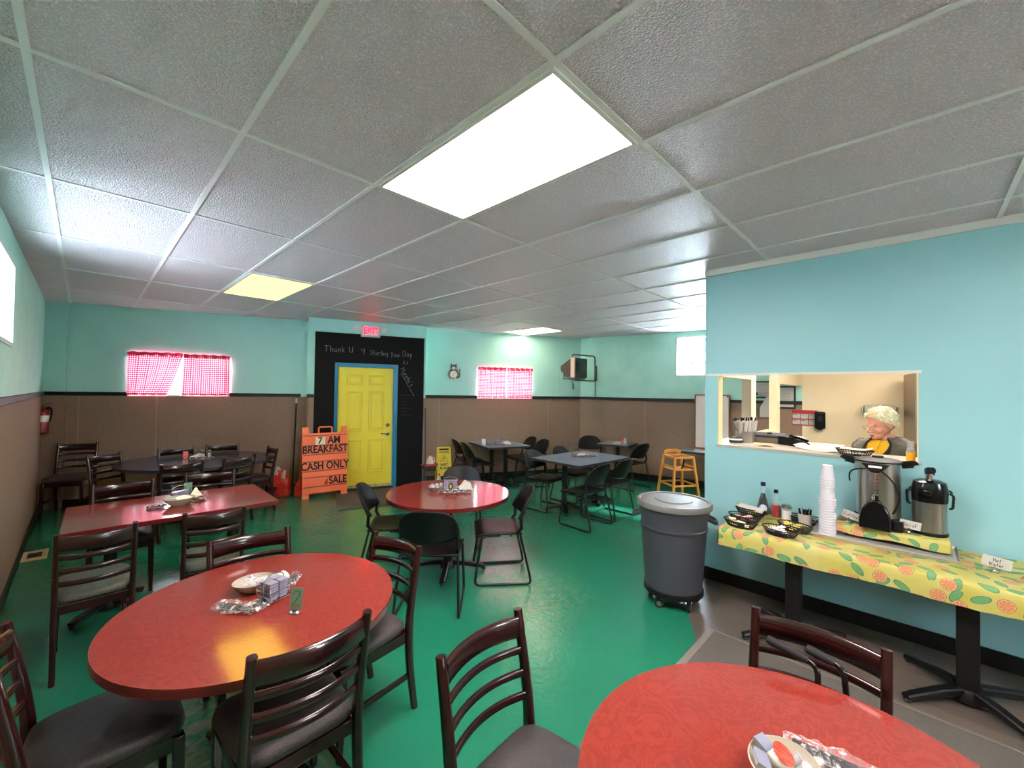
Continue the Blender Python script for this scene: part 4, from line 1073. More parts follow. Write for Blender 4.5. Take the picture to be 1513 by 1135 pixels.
for k in range(5):
    a = 2 * PI * k / 5 + 0.35; c_, s_ = 0.19 * math.cos(a), 0.19 * math.sin(a)
    mb = MB(); mb.T = Matrix.Translation((c_, s_, 0.036)) @ Matrix.Rotation(a + 0.6, 4, 'Z') @ Matrix.Rotation(PI / 2, 4, 'Y')
    mb.lathe([(0.012, -0.014), (0.034, -0.012), (0.036, 0), (0.034, 0.012), (0.012, 0.014)], 20); w_ = mb.build('caster', 'dark_metal', t)
    mb = MB(); mb.T = Matrix.Translation((c_, s_, 0.036)) @ Matrix.Rotation(a + 0.6, 4, 'Z') @ Matrix.Rotation(PI / 2, 4, 'Y'); mb.lathe([(0.018, -0.0165), (0.018, 0.0165)], 16); mb.build('hubcap', 'lid_grey', w_)
    mb = MB(); mb.box(c_ - 0.016, c_ + 0.016, s_ - 0.016, s_ + 0.016, 0.066, 0.098); mb.build('caster_fork', 'dark_metal', w_)

# ------------------------------------------------------------------ mats and floor register
def mat_rect(name, label, cat, quad, z, mat, edge, border=0.03):
    mb = MB(); mb.prism(quad, 0.0, z); o = mb.build(name, mat, smooth=0, bevel=0.003); tag(o, label, cat)
    c = Vector((sum(p[0] for p in quad) / 4, sum(p[1] for p in quad) / 4))
    inn = [Vector(p) + (c - Vector(p)).normalized() * border * 1.6 for p in quad]
    e = MB()
    for i in range(4):
        a, b, p, q = Vector(quad[i]), Vector(quad[(i + 1) % 4]), inn[(i + 1) % 4], inn[i]
        e.prism([(a.x, a.y), (b.x, b.y), (p.x, p.y), (q.x, q.y)], z, z + 0.003)
    e.build('border', edge, o, smooth=0)
    return o
mat_rect('floor_mat', 'brown doormat on the green floor before the yellow door', 'mat', [(2.56, 5.90), (3.55, 5.53), (3.86, 6.62), (2.95, 6.96)], 0.008, 'mat_brown', 'mat_brown')
mat_rect('floor_mat', 'grey runner mat on the planks along the serving wall', 'mat', [(2.62, 1.10), (2.62, -1.2), (3.22, -1.2), (3.25, 1.10)], 0.008, 'mat_grey', 'mat_edge')
t = thing('floor_register', 'tan metal floor register beside the left wall', 'vent', (-0.33, 6.4, 0), 0)
mb = MB()
for x0, x1, y0, y1 in ((-0.075, 0.105, -0.17, -0.09), (-0.075, 0.105, 0.09, 0.17), (-0.075, -0.035, -0.09, 0.09), (0.065, 0.105, -0.09, 0.09)): mb.box(x0, x1, y0, y1, 0, 0.008)
mb.build('frame', 'vent_tan', t, smooth=0)
mb = MB(); mb.box(-0.035, 0.065, -0.09, 0.09, 0, 0.003); mb.build('opening', 'black_metal', t, smooth=0)
for k in range(5):
    mb = MB(); mb.box(-0.035 + 0.02 * k, -0.031 + 0.02 * k, -0.09, 0.09, 0.003, 0.007); mb.build('slat', 'dark_metal', t, smooth=0)

# ------------------------------------------------------------------ orange sidewalk sign
t = thing('sandwich_board', 'orange folding letter sign reading 7 AM BREAKFAST, CASH ONLY and SALE beside the door', 'sign', (2.73, 6.80, 0), math.radians(-9))
SW, SH = 0.68, 1.12
lean = Matrix.Rotation(math.radians(-4), 4, 'X')
def sgn(mb): mb.T = lean; return mb
mb = sgn(MB()); mb.box(-SW / 2, SW / 2, 0, 0.022, 0.07, SH - 0.1); mb.build('front_panel', 'orange', t, smooth=0, bevel=0.006)
for x0, x1 in ((-SW / 2, -SW / 2 + 0.1), (SW / 2 - 0.1, SW / 2)):
    mb = sgn(MB()); mb.box(x0, x1, 0.001, 0.021, 0.0, 0.07); mb.build('foot', 'orange', t, smooth=0)
    mb = sgn(MB()); mb.plate([(x0, SH - 0.1), (x1, SH - 0.1), (x1 - (0.015 if x0 < 0 else 0), SH), (x0 + (0 if x0 < 0 else 0.015), SH)], 0.001, 0.021)
    mb.build('shoulder', 'orange', t, smooth=0)
mb = sgn(MB()); mb.sweep(rounded([(-0.1, 0.011, SH - 0.1), (-0.1, 0.011, SH - 0.005), (0.1, 0.011, SH - 0.005), (0.1, 0.011, SH - 0.1)], 0.03), rrect(0.022, 0.035, 0.005), up=(0, 1, 0)); mb.build('handle', 'orange', t)
mb = MB(); mb.T = Matrix.Translation((0, 0.235, 0)) @ Matrix.Rotation(math.radians(7.5), 4, 'X'); mb.box(-SW / 2, SW / 2, 0.0, 0.022, 0.0, SH - 0.12); tag(mb.build('rear_panel', 'orange_dark', t, smooth=0), 'rear leg panel')
for z in (0.982, 0.826, 0.68, 0.57, 0.42, 0.325, 0.175):
    mb = sgn(MB()); mb.box(-SW / 2 + 0.015, SW / 2 - 0.015, -0.005, -0.0005, z - 0.007, z + 0.007); tag(mb.build('letter_rail', 'slot_brown', t, smooth=0), 'brown letter track')
def sl(txt, size, x, z, mat='letter_black', sx=1.0, bold=0.004, name='lettering'):
    m_ = lean @ Matrix.Translation((x, -0.009, z)) @ Matrix.Rotation(PI / 2, 4, 'X')
    return text_mesh(txt, size, name, mat, t, mtx=m_, bold=bold, sx=sx)
sl('AM', 0.165, 0.13, 0.90, sx=0.82, bold=0.0038); sl('BREAKFAST', 0.165, 0.0, 0.757, sx=0.80, bold=0.0038); sl('CASH ONLY', 0.165, 0.0, 0.495, sx=0.79, bold=0.0038); sl('SALE', 0.165, 0.19, 0.25, sx=0.80, bold=0.0038)
mb = sgn(MB()); mb.box(-0.145, -0.005, -0.006, 0, 0.835, 0.955); tag(mb.build('number_card', 'paper_cream', t, smooth=0), 'white card')
sl('7', 0.15, -0.085, 0.895, bold=0.001).location.y -= 0.004
mb = sgn(MB()); mb.plate([(-0.02, 0.20), (0.035, 0.20), (0.03, 0.30)], -0.005, -0.0005)
tag(mb.build('torn_letter', 'red_plastic', t, smooth=0), 'red torn letter')

# ------------------------------------------------------------------ red bags by the sign
def bag(loc, rz, label, sc, letters):
    t = thing('salt_bag', label, 'bag', loc, rz, 'red bags by the sign')
    rnd = random.Random(int(loc[0] * 100))
    def fn(u, v):
        a = 2 * PI * u; q = 0.6
        prof = [(0.0, 0.0), (0.85, 0.0), (1.0, 0.03), (1.05, 0.12), (0.98, 0.24), (0.86, 0.31), (0.55, 0.35), (0.42, 0.39), (0.46, 0.42)]
        r, z = prof[int(round(v * 8))]; c_, s_ = math.cos(a), math.sin(a)
        w_ = noise.noise(Vector((c_ * 2 + loc[0] * 9, s_ * 2, z * 9))) * 0.025 * (1 if 0 < v < 1 else 0)
        return ((math.copysign(abs(c_) ** q, c_) * 0.155 * r + w_) * sc, (math.copysign(abs(s_) ** q, s_) * 0.10 * r + w_) * sc, max(0, z) * sc)
    mb = MB(); mb.grid(fn, 36, 8); mb.build('sack', 'red_bag', t, smooth=60)
    if letters:
        text_mesh('LT', 0.1, 'lettering', 'letter_black', t, mtx=Matrix.Translation((-0.07, -0.122, 0.13)) @ Matrix.Rotation(PI / 2, 4, 'X'), bold=0.004, depth=0.006)
        def fp(u, v): return ((-0.07 + 0.15 * u) + 0.02 * v, -0.03 + 0.02 * math.sin(u * 5) - 0.05 * (1 - v), 0.35 + 0.12 * v - 0.08 * u + 0.02 * math.sin(u * 9))
        mb = MB(); mb.grid(fp, 12, 6); tag(mb.build('torn_top', 'paper', t, smooth=70, solid=0.006), 'white torn bag top')
bag((2.22, 7.32, 0), math.radians(-30), 'red and black printed bag with white torn top beside the orange sign', 1.0, True)
bag((2.46, 7.10, 0), math.radians(-50), 'plain red bag tucked right behind the orange sign', 0.62, False)

# black pole in the corner by the bay
t = thing('pole', 'thin black pole with a tan tip leaning in the corner left of the blackboard', 'pole', (2.44, 7.44, 0))
mb = MB(); mb.tube([(0, 0, 0), (0.055, 0.06, 1.48)], 0.013, 10); mb.build('shaft', 'black_metal', t)
mb = MB(); mb.tube([(0.055, 0.06, 1.48), (0.058, 0.064, 1.56)], 0.016, 10); tag(mb.build('tip', 'paper_cream', t), 'tan tip')

# ------------------------------------------------------------------ cleaning corner right of the door bay
def fb2(s_, n): v = F_B2.p(s_, n, 0); return v
rz2 = F_B2.rz
p = fb2(0.38, -0.25)
t = thing('wet_floor_sign', 'yellow folding wet floor caution sign against the brown wall', 'sign', (p.x, p.y, 0), rz2)
lean2 = Matrix.Rotation(math.radians(-8), 4, 'X')
mb = MB(); mb.T = lean2
pts = [(-0.15, 0), (-0.09, 0), (-0.075, 0.13), (0.075, 0.13), (0.09, 0), (0.15, 0), (0.125, 0.66), (-0.125, 0.66)]
mb.plate(pts, -0.016, 0)
mb.build('front_panel', 'yellow_sign', t, smooth=0)
mb = MB(); mb.T = Matrix.Translation((0, 0.19, 0)) @ Matrix.Rotation(math.radians(6), 4, 'X'); mb.plate(pts, 0, 0.016)
mb.build('rear_panel', 'yellow_sign', t, smooth=0)
mb = MB(); mb.T = lean2; mb.box(-0.09, 0.09, -0.022, 0.02, 0.61, 0.64); tag(mb.build('grip_slot', 'black_plastic', t, smooth=0), 'dark grip slot')
def wl(txt, size, x, z, bold=0.001): text_mesh(txt, size, 'lettering', 'letter_black', t, mtx=lean2 @ Matrix.Translation((x, -0.018, z)) @ Matrix.Rotation(PI / 2, 4, 'X'), bold=bold, sx=0.95, depth=0.001)
wl('CAUTION', 0.042, 0, 0.57, 0.0015); wl('WET', 0.07, 0.0, 0.335, 0.002); wl('FLOOR', 0.06, 0.01, 0.275, 0.002)
mb = MB(); mb.T = lean2; mb.tube([(-0.075, -0.018, 0.40), (0.075, -0.018, 0.40), (0, -0.018, 0.53)], 0.005, 6, closed=True); mb.tube([(-0.02, -0.018, 0.42), (0.005, -0.018, 0.46), (0.0, -0.018, 0.49)], 0.006, 6); mb.build('warning_triangle', 'letter_black', t)

p = fb2(0.10, -0.26)
t = thing('wire_stand', 'small dark wire stand holding the red basin beside the blackboard', 'stand', (p.x, p.y, 0), rz2)
for sx in (-1, 1):
    for sy in (-1, 1):
        mb = MB(); mb.tube([(sx * 0.12, sy * 0.1, 0), (sx * 0.11, sy * 0.09, 0.27)], 0.007, 6); mb.build('leg', 'black_metal', t)
mb = MB(); mb.tube([(-0.115, -0.095, 0.27), (0.115, -0.095, 0.27), (0.115, 0.095, 0.27), (-0.115, 0.095, 0.27)], 0.008, 6, closed=True)
for q in (-0.06, 0, 0.06): mb.tube([(q, -0.095, 0.27), (q, 0.095, 0.27)], 0.006, 6)
mb.build('rack', 'black_metal', t)
o = MB(); o.lathe([(0.0, 0.0), (0.11, 0.0), (0.14, 0.07), (0.15, 0.075), (0.15, 0.085), (0.135, 0.08), (0.105, 0.01), (0.0, 0.01)], 28, close=False, sy=0.8)
b_ = o.build('basin', 'bucket_grey', smooth=40); b_.location = (p.x, p.y, 0.2785); b_.rotation_euler.z = rz2; tag(b_, 'grey basin with a red rim on the wire stand', 'basin')
o = MB(); o.lathe([(0.1405, 0.07), (0.156, 0.07), (0.156, 0.095), (0.1405, 0.095)], 28, sy=0.8); tag(o.build('rim', 'red_plastic', b_), 'red rim')
t = thing('jug', 'white handled jug with a red cap standing in the basin', 'jug', (p.x + 0.01, p.y, 0.2895), rz2)
mb = MB(); mb.lathe([(0.0, 0), (0.062, 0), (0.066, 0.01), (0.066, 0.14), (0.05, 0.19), (0.022, 0.225), (0.02, 0.24), (0.0, 0.24)], 20, sy=0.8); mb.build('body', 'ivory', t)
mb = MB(); mb.lathe([(0.024, 0.236), (0.026, 0.262), (0.0, 0.264)], 16, close=False); tag(mb.build('cap', 'red_plastic', t), 'red cap')
mb = MB(); mb.tube(bez((0.05, 0, 0.2), (0.1, 0, 0.21), (0.1, 0, 0.12), (0.064, 0, 0.1)), 0.009, 8); mb.build('handle', 'ivory', t)
p = fb2(0.0, -0.45)
t = thing('mop', 'purple mop handle standing against the edge of the blackboard', 'mop', (p.x, p.y, 0), rz2)
mb = MB(); mb.tube([(0, 0, 0.10), (0.0, 0.14, 1.40)], 0.011, 8); tag(mb.build('handle', 'purple_pole', t), 'purple handle')
mb = MB(); mb.ball((0, 0, 0.055), 0.07, 0.05, 0.055, 14, 8); mb.build('mop_head', 'bucket_grey', t)
p = fb2(0.26, -0.36)
t = thing('spray_bottle', 'whitish cleaning bottle on the floor under the yellow caution sign', 'bottle', (p.x, p.y, 0), rz2)
mb = MB(); mb.lathe([(0.0, 0), (0.035, 0), (0.038, 0.008), (0.038, 0.12), (0.015, 0.16), (0.013, 0.18), (0.0, 0.18)], 18); mb.build('body', 'ivory', t)
mb = MB(); mb.box(-0.012, 0.012, -0.045, 0.02, 0.18, 0.205); mb.build('trigger', 'red_plastic', t, bevel=0.003)

# ------------------------------------------------------------------ wall things
t = thing('exit_sign', 'red lit EXIT sign with two lamp heads above the blackboard', 'exit sign', F_D.p(0.975, -0.031, 2.745), F_D.rz)
mb = MB(); mb.box(-0.16, 0.16, -0.05, 0, -0.105, 0.105); mb.build('housing', 'white_paint', t, bevel=0.008)
mb = MB(); mb.box(-0.13, 0.13, -0.053, -0.05, -0.075, 0.08); tag(mb.build('face_panel', 'cream_label', t, smooth=0), 'pale face')
text_mesh('EXIT', 0.165, 'lettering', 'exit_glow', t, mtx=Matrix.Translation((0, -0.0535, 0.0)) @ Matrix.Rotation(PI / 2, 4, 'X'), bold=0.006, sx=0.72)
for s_ in (-1, 1):
    mb = MB(); mb.T = Matrix.Translation((s_ * 0.215, -0.05, 0.03)) @ Matrix.Rotation(PI / 2 + 0.3, 4, 'X') @ Matrix.Rotation(s_ * 0.35, 4, 'Y')
    mb.lathe([(0.0, -0.05), (0.03, -0.045), (0.055, 0.0), (0.058, 0.02), (0.0, 0.022)], 20, sx=1.15, sy=0.75, close=False); h_ = mb.build('lamp_head', 'trim_grey', t)
    mb = MB(); mb.bar((s_ * 0.155, -0.02, 0.02), (s_ * 0.2, -0.035, 0.02), 0.02); mb.build('lamp_arm', 'trim_grey', h_)

# cat shaped wall clock
cs = s_on(F_B2, 4.97, 6.395)
t = thing('cat_clock', 'black cat shaped wall clock with a round white dial', 'clock', F_B2.p(cs, -0.001, 2.08), rz2)
def disc(mb, cx_, cz_, rx, rz_, y0, y1, n=28):
    mb.plate([(cx_ + rx * math.cos(2 * PI * i / n), cz_ + rz_ * math.sin(2 * PI * i / n)) for i in range(n)], -y1, -y0)
mb = MB(); disc(mb, 0, -0.03, 0.105, 0.115, 0, 0.02); mb.build('body', 'black_gloss', t)
mb = MB(); disc(mb, 0, 0.105, 0.058, 0.05, 0, 0.022)
for s_ in (-1, 1):
    mb.plate([(s_ * 0.012, 0.135), (s_ * 0.056, 0.115), (s_ * 0.055, 0.18)], -0.02, 0)
hd = mb.build('head', 'black_gloss', t)
mb = MB(); disc(mb, 0, 0.09, 0.036, 0.032, 0.0221, 0.026); tag(mb.build('face_patch', 'trim_grey', hd), 'pale face patch')
mb = MB(); disc(mb, 0, -0.03, 0.07, 0.07, 0.0201, 0.027); tag(mb.build('dial', 'ivory', t), 'white dial')
mb = MB(); mb.bar((0, -0.0285, -0.03), (0.03, -0.0285, 0.0), 0.006, 0.003); mb.bar((0, -0.0285, -0.03), (0.0, -0.0285, -0.085), 0.005, 0.003); mb.build('hands', 'letter_black', t)
mb = MB(); mb.tube(bez((0.07, -0.01, -0.1), (0.17, -0.01, -0.08), (0.09, -0.01, 0.02), (0.135, -0.01, 0.075), 14), lambda q: 0.013 - 0.004 * q, 8); mb.build('tail', 'black_gloss', t)
mb = MB(); disc(mb, -0.035, -0.13, 0.032, 0.016, 0.0201, 0.026); disc(mb, 0.035, -0.125, 0.032, 0.018, 0.0201, 0.026); tag(mb.build('paws', 'trim_grey', t), 'pale paws')

# wall outlet
os_ = s_on(F_B2, 6.62, 5.57)
t = thing('wall_outlet', 'ivory wall outlet low on the brown wall behind the grey tables', 'outlet', F_B2.p(os_, 0, 0.62), rz2)
mb = MB(); mb.box(-0.04, 0.04, -0.008, -0.0003, -0.065, 0.065); mb.build('cover_plate', 'ivory', t, bevel=0.003)
for z in (-0.027, 0.027):
    mb = MB(); mb.box(-0.017, 0.017, -0.0105, -0.0081, z - 0.014, z + 0.014); k_ = mb.build('socket', 'paper_cream', t, bevel=0.002)
    mb = MB(); mb.box(-0.008, -0.005, -0.0112, -0.0106, z - 0.006, z + 0.006); mb.box(0.005, 0.008, -0.0112, -0.0106, z - 0.006, z + 0.006); mb.build('slots', 'letter_black', k_, smooth=0)

# fire extinguisher
p = F_B1.p(0.07, -0.13, 1.06)
t = thing('fire_extinguisher', 'red fire extinguisher hanging in the dark far left corner', 'fire extinguisher', p, F_B1.rz)
mb = MB(); mb.lathe([(0.0, 0), (0.055, 0), (0.065, 0.01), (0.065, 0.27), (0.055, 0.31), (0.025, 0.335), (0.02, 0.35), (0.0, 0.35)], 24); mb.build('cylinder', 'ext_red', t)
mb = MB(); mb.lathe([(0.066, 0.16), (0.066, 0.25)], 24, close=False); tag(mb.build('label_band', 'cream_label', t), 'pale label')
mb = MB(); mb.box(-0.022, 0.022, -0.022, 0.022, 0.345, 0.38); mb.bar((-0.02, 0, 0.385), (0.09, -0.01, 0.42), 0.025, 0.008); mb.bar((-0.02, 0, 0.37), (0.1, 0, 0.35), 0.025, 0.008); mb.build('valve', 'chrome', t, bevel=0.002)
mb = MB(); mb.tube(bez((0.03, 0, 0.36), (0.13, -0.02, 0.38), (0.1, -0.02, 0.25), (0.08, -0.02, 0.16)), 0.009, 8); mb.build('hose', 'black_plastic', t)
mb = MB(); mb.box(-0.03, 0.03, 0.064, 0.084, 0.05, 0.36); mb.build('wall_bracket', 'dark_metal', t, smooth=0)

# tube television on an arm
t = thing('television', 'old tube television on a wall arm in the far corner', 'television', (6.89, 4.84, 2.21), math.radians(4)); t.scale = (0.93, 0.93, 0.93)
mb = MB(); mb.box(-0.27, 0.27, -0.05, 0.03, -0.2, 0.22); mb.build('front_case', 'tv_black', t, bevel=0.012)
def taper(mb, y0, y1, a, b):
    vs = [(x, y, z) for y, (w_, z0, z1) in ((y0, a), (y1, b)) for x, z in ((-w_, z0), (w_, z0), (w_, z1), (-w_, z1))]
    mb.add(vs, [(0, 1, 2, 3), (7, 6, 5, 4), (0, 4, 5, 1), (1, 5, 6, 2), (2, 6, 7, 3), (3, 7, 4, 0)])
mb = MB(); taper(mb, 0.03, 0.3, (0.26, -0.2, 0.215), (0.15, -0.185, 0.10)); taper(mb, 0.3, 0.4, (0.15, -0.1, 0.10), (0.1, -0.04, 0.06)); tag(mb.build('rear_case', 'tv_brown', t, bevel=0.008), 'brown tapering back')
mb = MB(); mb.box(-0.277, -0.2705, -0.053, 0.034, -0.2, 0.22); mb.box(-0.277, -0.235, -0.0575, -0.0535, -0.2, 0.22); tag(mb.build('side_trim', 'tv_silver', t, smooth=0), 'silver side trim')
mb = MB(); mb.grid(lambda u, v: (-0.225 + 0.45 * u, -0.052 - 0.012 * (1 - (2 * u - 1) ** 2) * (1 - (2 * v - 1) ** 2), -0.13 + 0.33 * v), 12, 12, flip=False); tag(mb.build('screen', 'tv_glass', t, smooth=80), 'dark glass screen')
mb = MB(); mb.box(-0.225, 0.225, -0.053, -0.0505, -0.185, -0.145); mb.build('speaker_strip', 'tv_brown', t, smooth=0)
t = thing('tv_bracket', 'grey tubular wall arm carrying the television', 'bracket', (0, 0, 0))
wp = Vector(F_R.p(0.42, -0.0, 0))
mb = MB(); q = F_R.p(0.36, -0.02, 2.18); mb.bar((q.x, q.y, 1.98), (q.x, q.y, 2.3), 0.06, 0.035); mb.build('wall_plate', 'bracket', t, smooth=0)
mb = MB()
mb.tube(rounded([(q.x - 0.03, q.y, 2.28), (q.x - 0.04, q.y, 2.5), (6.86, 4.98, 2.5), (6.86, 4.98, 2.40)], 0.06), 0.016, 8)
mb.tube(rounded([(q.x - 0.03, q.y, 2.02), (q.x - 0.04, q.y, 1.975), (6.9, 4.94, 1.979)], 0.03), 0.016, 8); mb.build('arm', 'bracket', t)
mb = MB(); mb.box(6.70, 7.08, 4.82, 5.10, 1.996, 2.0235); mb.build('tray', 'bracket', t, smooth=0)
mb = MB(); mb.tube(bez((6.98, 5.05, 1.995), (7.0, 5.07, 1.77), (7.1, 5.1, 1.72), (7.06, 5.08, 1.92)), 0.006, 6); mb.tube([(q.x - 0.01, q.y, 1.98), (q.x - 0.01, q.y, 1.645)], 0.007, 6); tag(mb.build('cable', 'black_plastic', t), 'dangling black cable')

# whiteboard on the table by the right wall
sA = s_on(F_R, 7.82, 2.91)
t = thing('whiteboard', 'tall blank whiteboard with thin wood frame propped on a grey table', 'whiteboard', F_R.p(sA + 0.28, -0.06, 0.7405), F_R.rz)
mb = MB(); mb.box(-0.27, 0.27, 0.0, 0.02, 0.02, 0.965); mb.build('panel', 'white_board', t, smooth=0)
for nm, b in (('frame_rail', (-0.285, 0.285, -0.006, 0.024, 0.0, 0.02)), ('frame_rail', (-0.285, 0.285, -0.006, 0.024, 0.965, 0.985)), ('frame_stile', (-0.29, -0.27, -0.006, 0.024, 0.0201, 0.9649)), ('frame_stile', (0.27, 0.29, -0.006, 0.024, 0.0201, 0.9649))):
    mb = MB(); mb.box(*b); mb.build(nm, 'board_frame', t, smooth=0)
mb = MB(); mb.ball((0.25, -0.006, 0.95), 0.012, 0.006, 0.012, 10, 6); mb.build('corner_pin', 'letter_black', t)
mb = MB(); mb.box(-0.1, 0.1, -0.07, 0.07, 0.0, 0.004); o = mb.build('paper_sheet', 'paper', smooth=0); o.location = (7.47, 2.62, TZ + 0.0005); o.rotation_euler.z = 0.4; tag(o, 'white sheet lying on the grey table below the whiteboard', 'paper')
# ------------------------------------------------------------------ things on the dining tables
def bowl(loc, label, group, r=0.07, h=0.045, mat='china', sx=1.15):
    mb = MB(); mb.lathe([(0.0, 0), (r * 0.5, 0), (r * 0.55, 0.004), (r * 0.85, h * 0.6), (r, h), (r * 0.96, h + 0.002), (r * 0.8, h * 0.62), (r * 0.45, 0.009), (0.0, 0.008)], 36, close=False, sx=sx)
    o = mb.build('bowl', mat, smooth=60); o.location = loc; return tag(o, label, 'bowl', group)
def caddy(loc, rz, label, group, w=0.095, d=0.085, h=0.085, mat='chrome'):
    t = thing('wire_caddy', label, 'caddy', loc, rz, group); r = 0.0022
    mb = MB()
    for z in (0.012, h * 0.55): mb.tube([(-w / 2, -d / 2, z), (w / 2, -d / 2, z), (w / 2, d / 2, z), (-w / 2, d / 2, z)], r, 6, closed=True)
    for q in (-0.25, 0, 0.25): mb.tube([(-w / 2, q * d, 0.012), (w / 2, q * d, 0.012)], r, 6)
    for sx in (-1, 1):
        for sy in (-1, 1): mb.tube([(sx * w / 2, sy * d / 2, 0), (sx * w / 2, sy * d / 2, h)], r, 6)
    mb.build('wire_frame', mat, t)
    mb = MB(); mb.tube(rounded([(-w / 2, 0, 0.012), (-w / 2, 0, h * 1.15), (0, 0, h * 1.3), (w / 2, 0, h * 1.15), (w / 2, 0, 0.012)], 0.02), r, 6); mb.build('carry_loop', mat, t)
    return t
JP = []
def jelly_stack(loc, rz, n, label, group, dx=0.0, dy=0.0):
    """n portion packs piled in a caddy"""
    R_ = Matrix.Rotation(rz, 3, 'Z')
    for k in range(n):
        p = Vector(loc) + R_ @ Vector((dx, dy, 0)) + Vector((random.uniform(-.0015, .0015), random.uniform(-.0015, .0015), 0.0145 + k * 0.0132))
        if not JP:
            mb = MB(); mb.T = Matrix.Identity(4)
            vs = [(x * w_, y * w_, z) for z, w_ in ((0, 0.86), (0.0105, 0.97)) for x, y in ((-0.02, -0.018), (0.02, -0.018), (0.02, 0.018), (-0.02, 0.018))]
            mb.add(vs, [(3, 2, 1, 0), (4, 5, 6, 7)] + [(i, (i + 1) % 4, 4 + (i + 1) % 4, 4 + i) for i in range(4)])
            o = mb.build('jelly_pack', 'lilac', smooth=0); m2_ = MB(); m2_.box(-0.0215, 0.0215, -0.0195, 0.0195, 0.0105, 0.0125); m2_.build('foil_lid', 'foil', o, smooth=0)
            tag(o, label, 'jelly', group); o.location = p; o.rotation_euler.z = rz; JP.append(o)
        else: copy_tree(JP[0], p, rz + random.uniform(-.06, .06), label, group)
def cutlery(loc, rz, label, group, L=0.17, seed=1, w=0.06):
    t = thing('wrapped_cutlery', label, 'cutlery', loc, rz, group); rnd = random.Random(seed)
    def fn(u, v):
        a = 2 * PI * v; q = math.sin(PI * min(1, max(0, u))) ** 0.35
        rr = (0.55 + 0.45 * q); 
        x = (u - 0.5) * L + 0.008 * noise.noise(Vector((v * 6, seed, u * 3)))
        wv = 1 + 0.35 * noise.noise(Vector((u * 11, math.cos(a) * 1.6 + seed * 3, math.sin(a) * 1.6)))
        y = math.cos(a) * w / 2 * rr * wv; z = 0.018 + math.sin(a) * 0.017 * rr * wv
        return (x, y, max(0.0006, z))
    mb = MB(); mb.grid(fn, 30, 22); mb.build('plastic_sleeve', 'cutlery_bag', t, smooth=30)
    for k, (y, mt) in enumerate(((-0.013, 'black_gloss'), (0.0, 'black_gloss'), (0.013, 'black_gloss'))):
        mb = MB(); z = 0.014 + 0.003 * k
        mb.sweep([(-L * 0.4, y, z), (0, y * 0.8, z + 0.002), (L * 0.2, y, z)], rrect(0.012, 0.006, 0.002))
        if k == 0: 
            for q in (-0.007, -0.0025, 0.0025, 0.007): mb.bar((L * 0.2, y + q, z), (L * 0.42, y + q, z), 0.0025, 0.002)
            nm = 'fork'
        elif k == 1: mb.sweep([(L * 0.2, y, z), (L * 0.44, y + 0.004, z)], rrect(0.016, 0.003, 0.001)); nm = 'knife'
        else: mb.ball((L * 0.3, y, z), 0.024, 0.013, 0.004, 12, 6); nm = 'spoon'
        mb.build(nm, mt, t)
    mb = MB(); mb.sweep([(-L * 0.38, 0.004, 0.009), (L * 0.36, 0.004, 0.009)], rrect(w * 0.3, 0.006, 0.002)); mb.build('paper_napkin', 'paper', t)
    return t
def napkin(loc, rz, label, group, s=0.06, h=0.07, seed=3, mat='paper'):
    def fn(u, v):
        n_ = noise.noise(Vector((u * 3 + seed, v * 3, 0.3)))
        return ((u - 0.5) * s * 1.3 + 0.012 * n_, (v - 0.5) * s + 0.01 * noise.noise(Vector((v * 5, u * 4, seed))), 0.004 + h * (0.5 + 0.5 * math.cos((v - 0.5) * 5.2)) * (0.7 + 0.5 * n_) * math.sin(PI * (0.12 + 0.76 * u)))
    mb = MB(); mb.grid(fn, 18, 18); o = mb.build('folded_napkin', mat, smooth=40, solid=0.002); o.location = loc; o.rotation_euler.z = rz
    return tag(o, label, 'napkin', group)
def card_stand(loc, rz, label, group, txt, mat, w=0.05, h=0.085, lift=0.012, tilt=0.12, th=None, lines=None):
    t = thing('card_holder', label, 'card holder', loc, rz, group)
    mb = MB(); mb.lathe([(0.0, 0), (0.022, 0), (0.024, 0.003), (0.018, 0.008), (0.006, 0.012), (0.0, 0.012)], 20, close=False, sy=0.8); mb.build('base', 'chrome', t)
    mb = MB(); mb.bar((0, -0.003, 0.008), (0, -0.003, 0.035), 0.009, 0.002); mb.bar((0, 0.004, 0.008), (0, 0.004, 0.035), 0.009, 0.002); mb.build('clip', 'chrome', t, smooth=0)
    mb = MB(); mb.plate([(-w / 2, lift), (w / 2, lift), (w / 2, lift + h), (-w / 2, lift + h)], 0, 0.0012); c = mb.build('card', mat, t, smooth=0); c.rotation_euler = (0, tilt, 0)
    if txt:
        ls = txt.split('\n'); mb = MB(); hh = th or h * 0.8 / len(ls)
        for k, l in enumerate(ls):
            g = MB(); wd = handwrite(g, l, (0, 0, 0), (1, 0, 0), (0, 0, 1), hh, 0.0013, wob=0.02)
            handwrite(mb, l, (-wd / 2 + 0.1 * hh, -0.0009, lift + h * 0.5 + (len(ls) / 2 - k - 0.9) * hh * 1.25), (1, 0, 0), (0, 0, 1), hh, 0.0012, wob=0.02)
        mb.build('lettering', 'letter_black', c, smooth=0)
    return t
def shaker(loc, label, group, h=0.085, r=0.02, body='clear_glass', fill='white_gloss'):
    t = thing('shaker', label, 'shaker', loc, 0, group)
    mb = MB(); mb.lathe([(0, 0), (r, 0), (r, h * 0.75), (r * 0.9, h * 0.8), (0, h * 0.8)], 18, close=False); mb.build('body', body, t)
    mb = MB(); mb.lathe([(0, 0.003), (r * 0.86, 0.003), (r * 0.86, h * 0.6), (0, h * 0.6)], 16, close=False); mb.build('contents', fill, t)
    mb = MB(); mb.lathe([(r, h * 0.78), (r * 1.02, h * 0.9), (r * 0.7, h), (0, h * 1.02)], 18, close=False); mb.build('cap', 'chrome', t)
    return t
Z0 = TZ + 0.0006
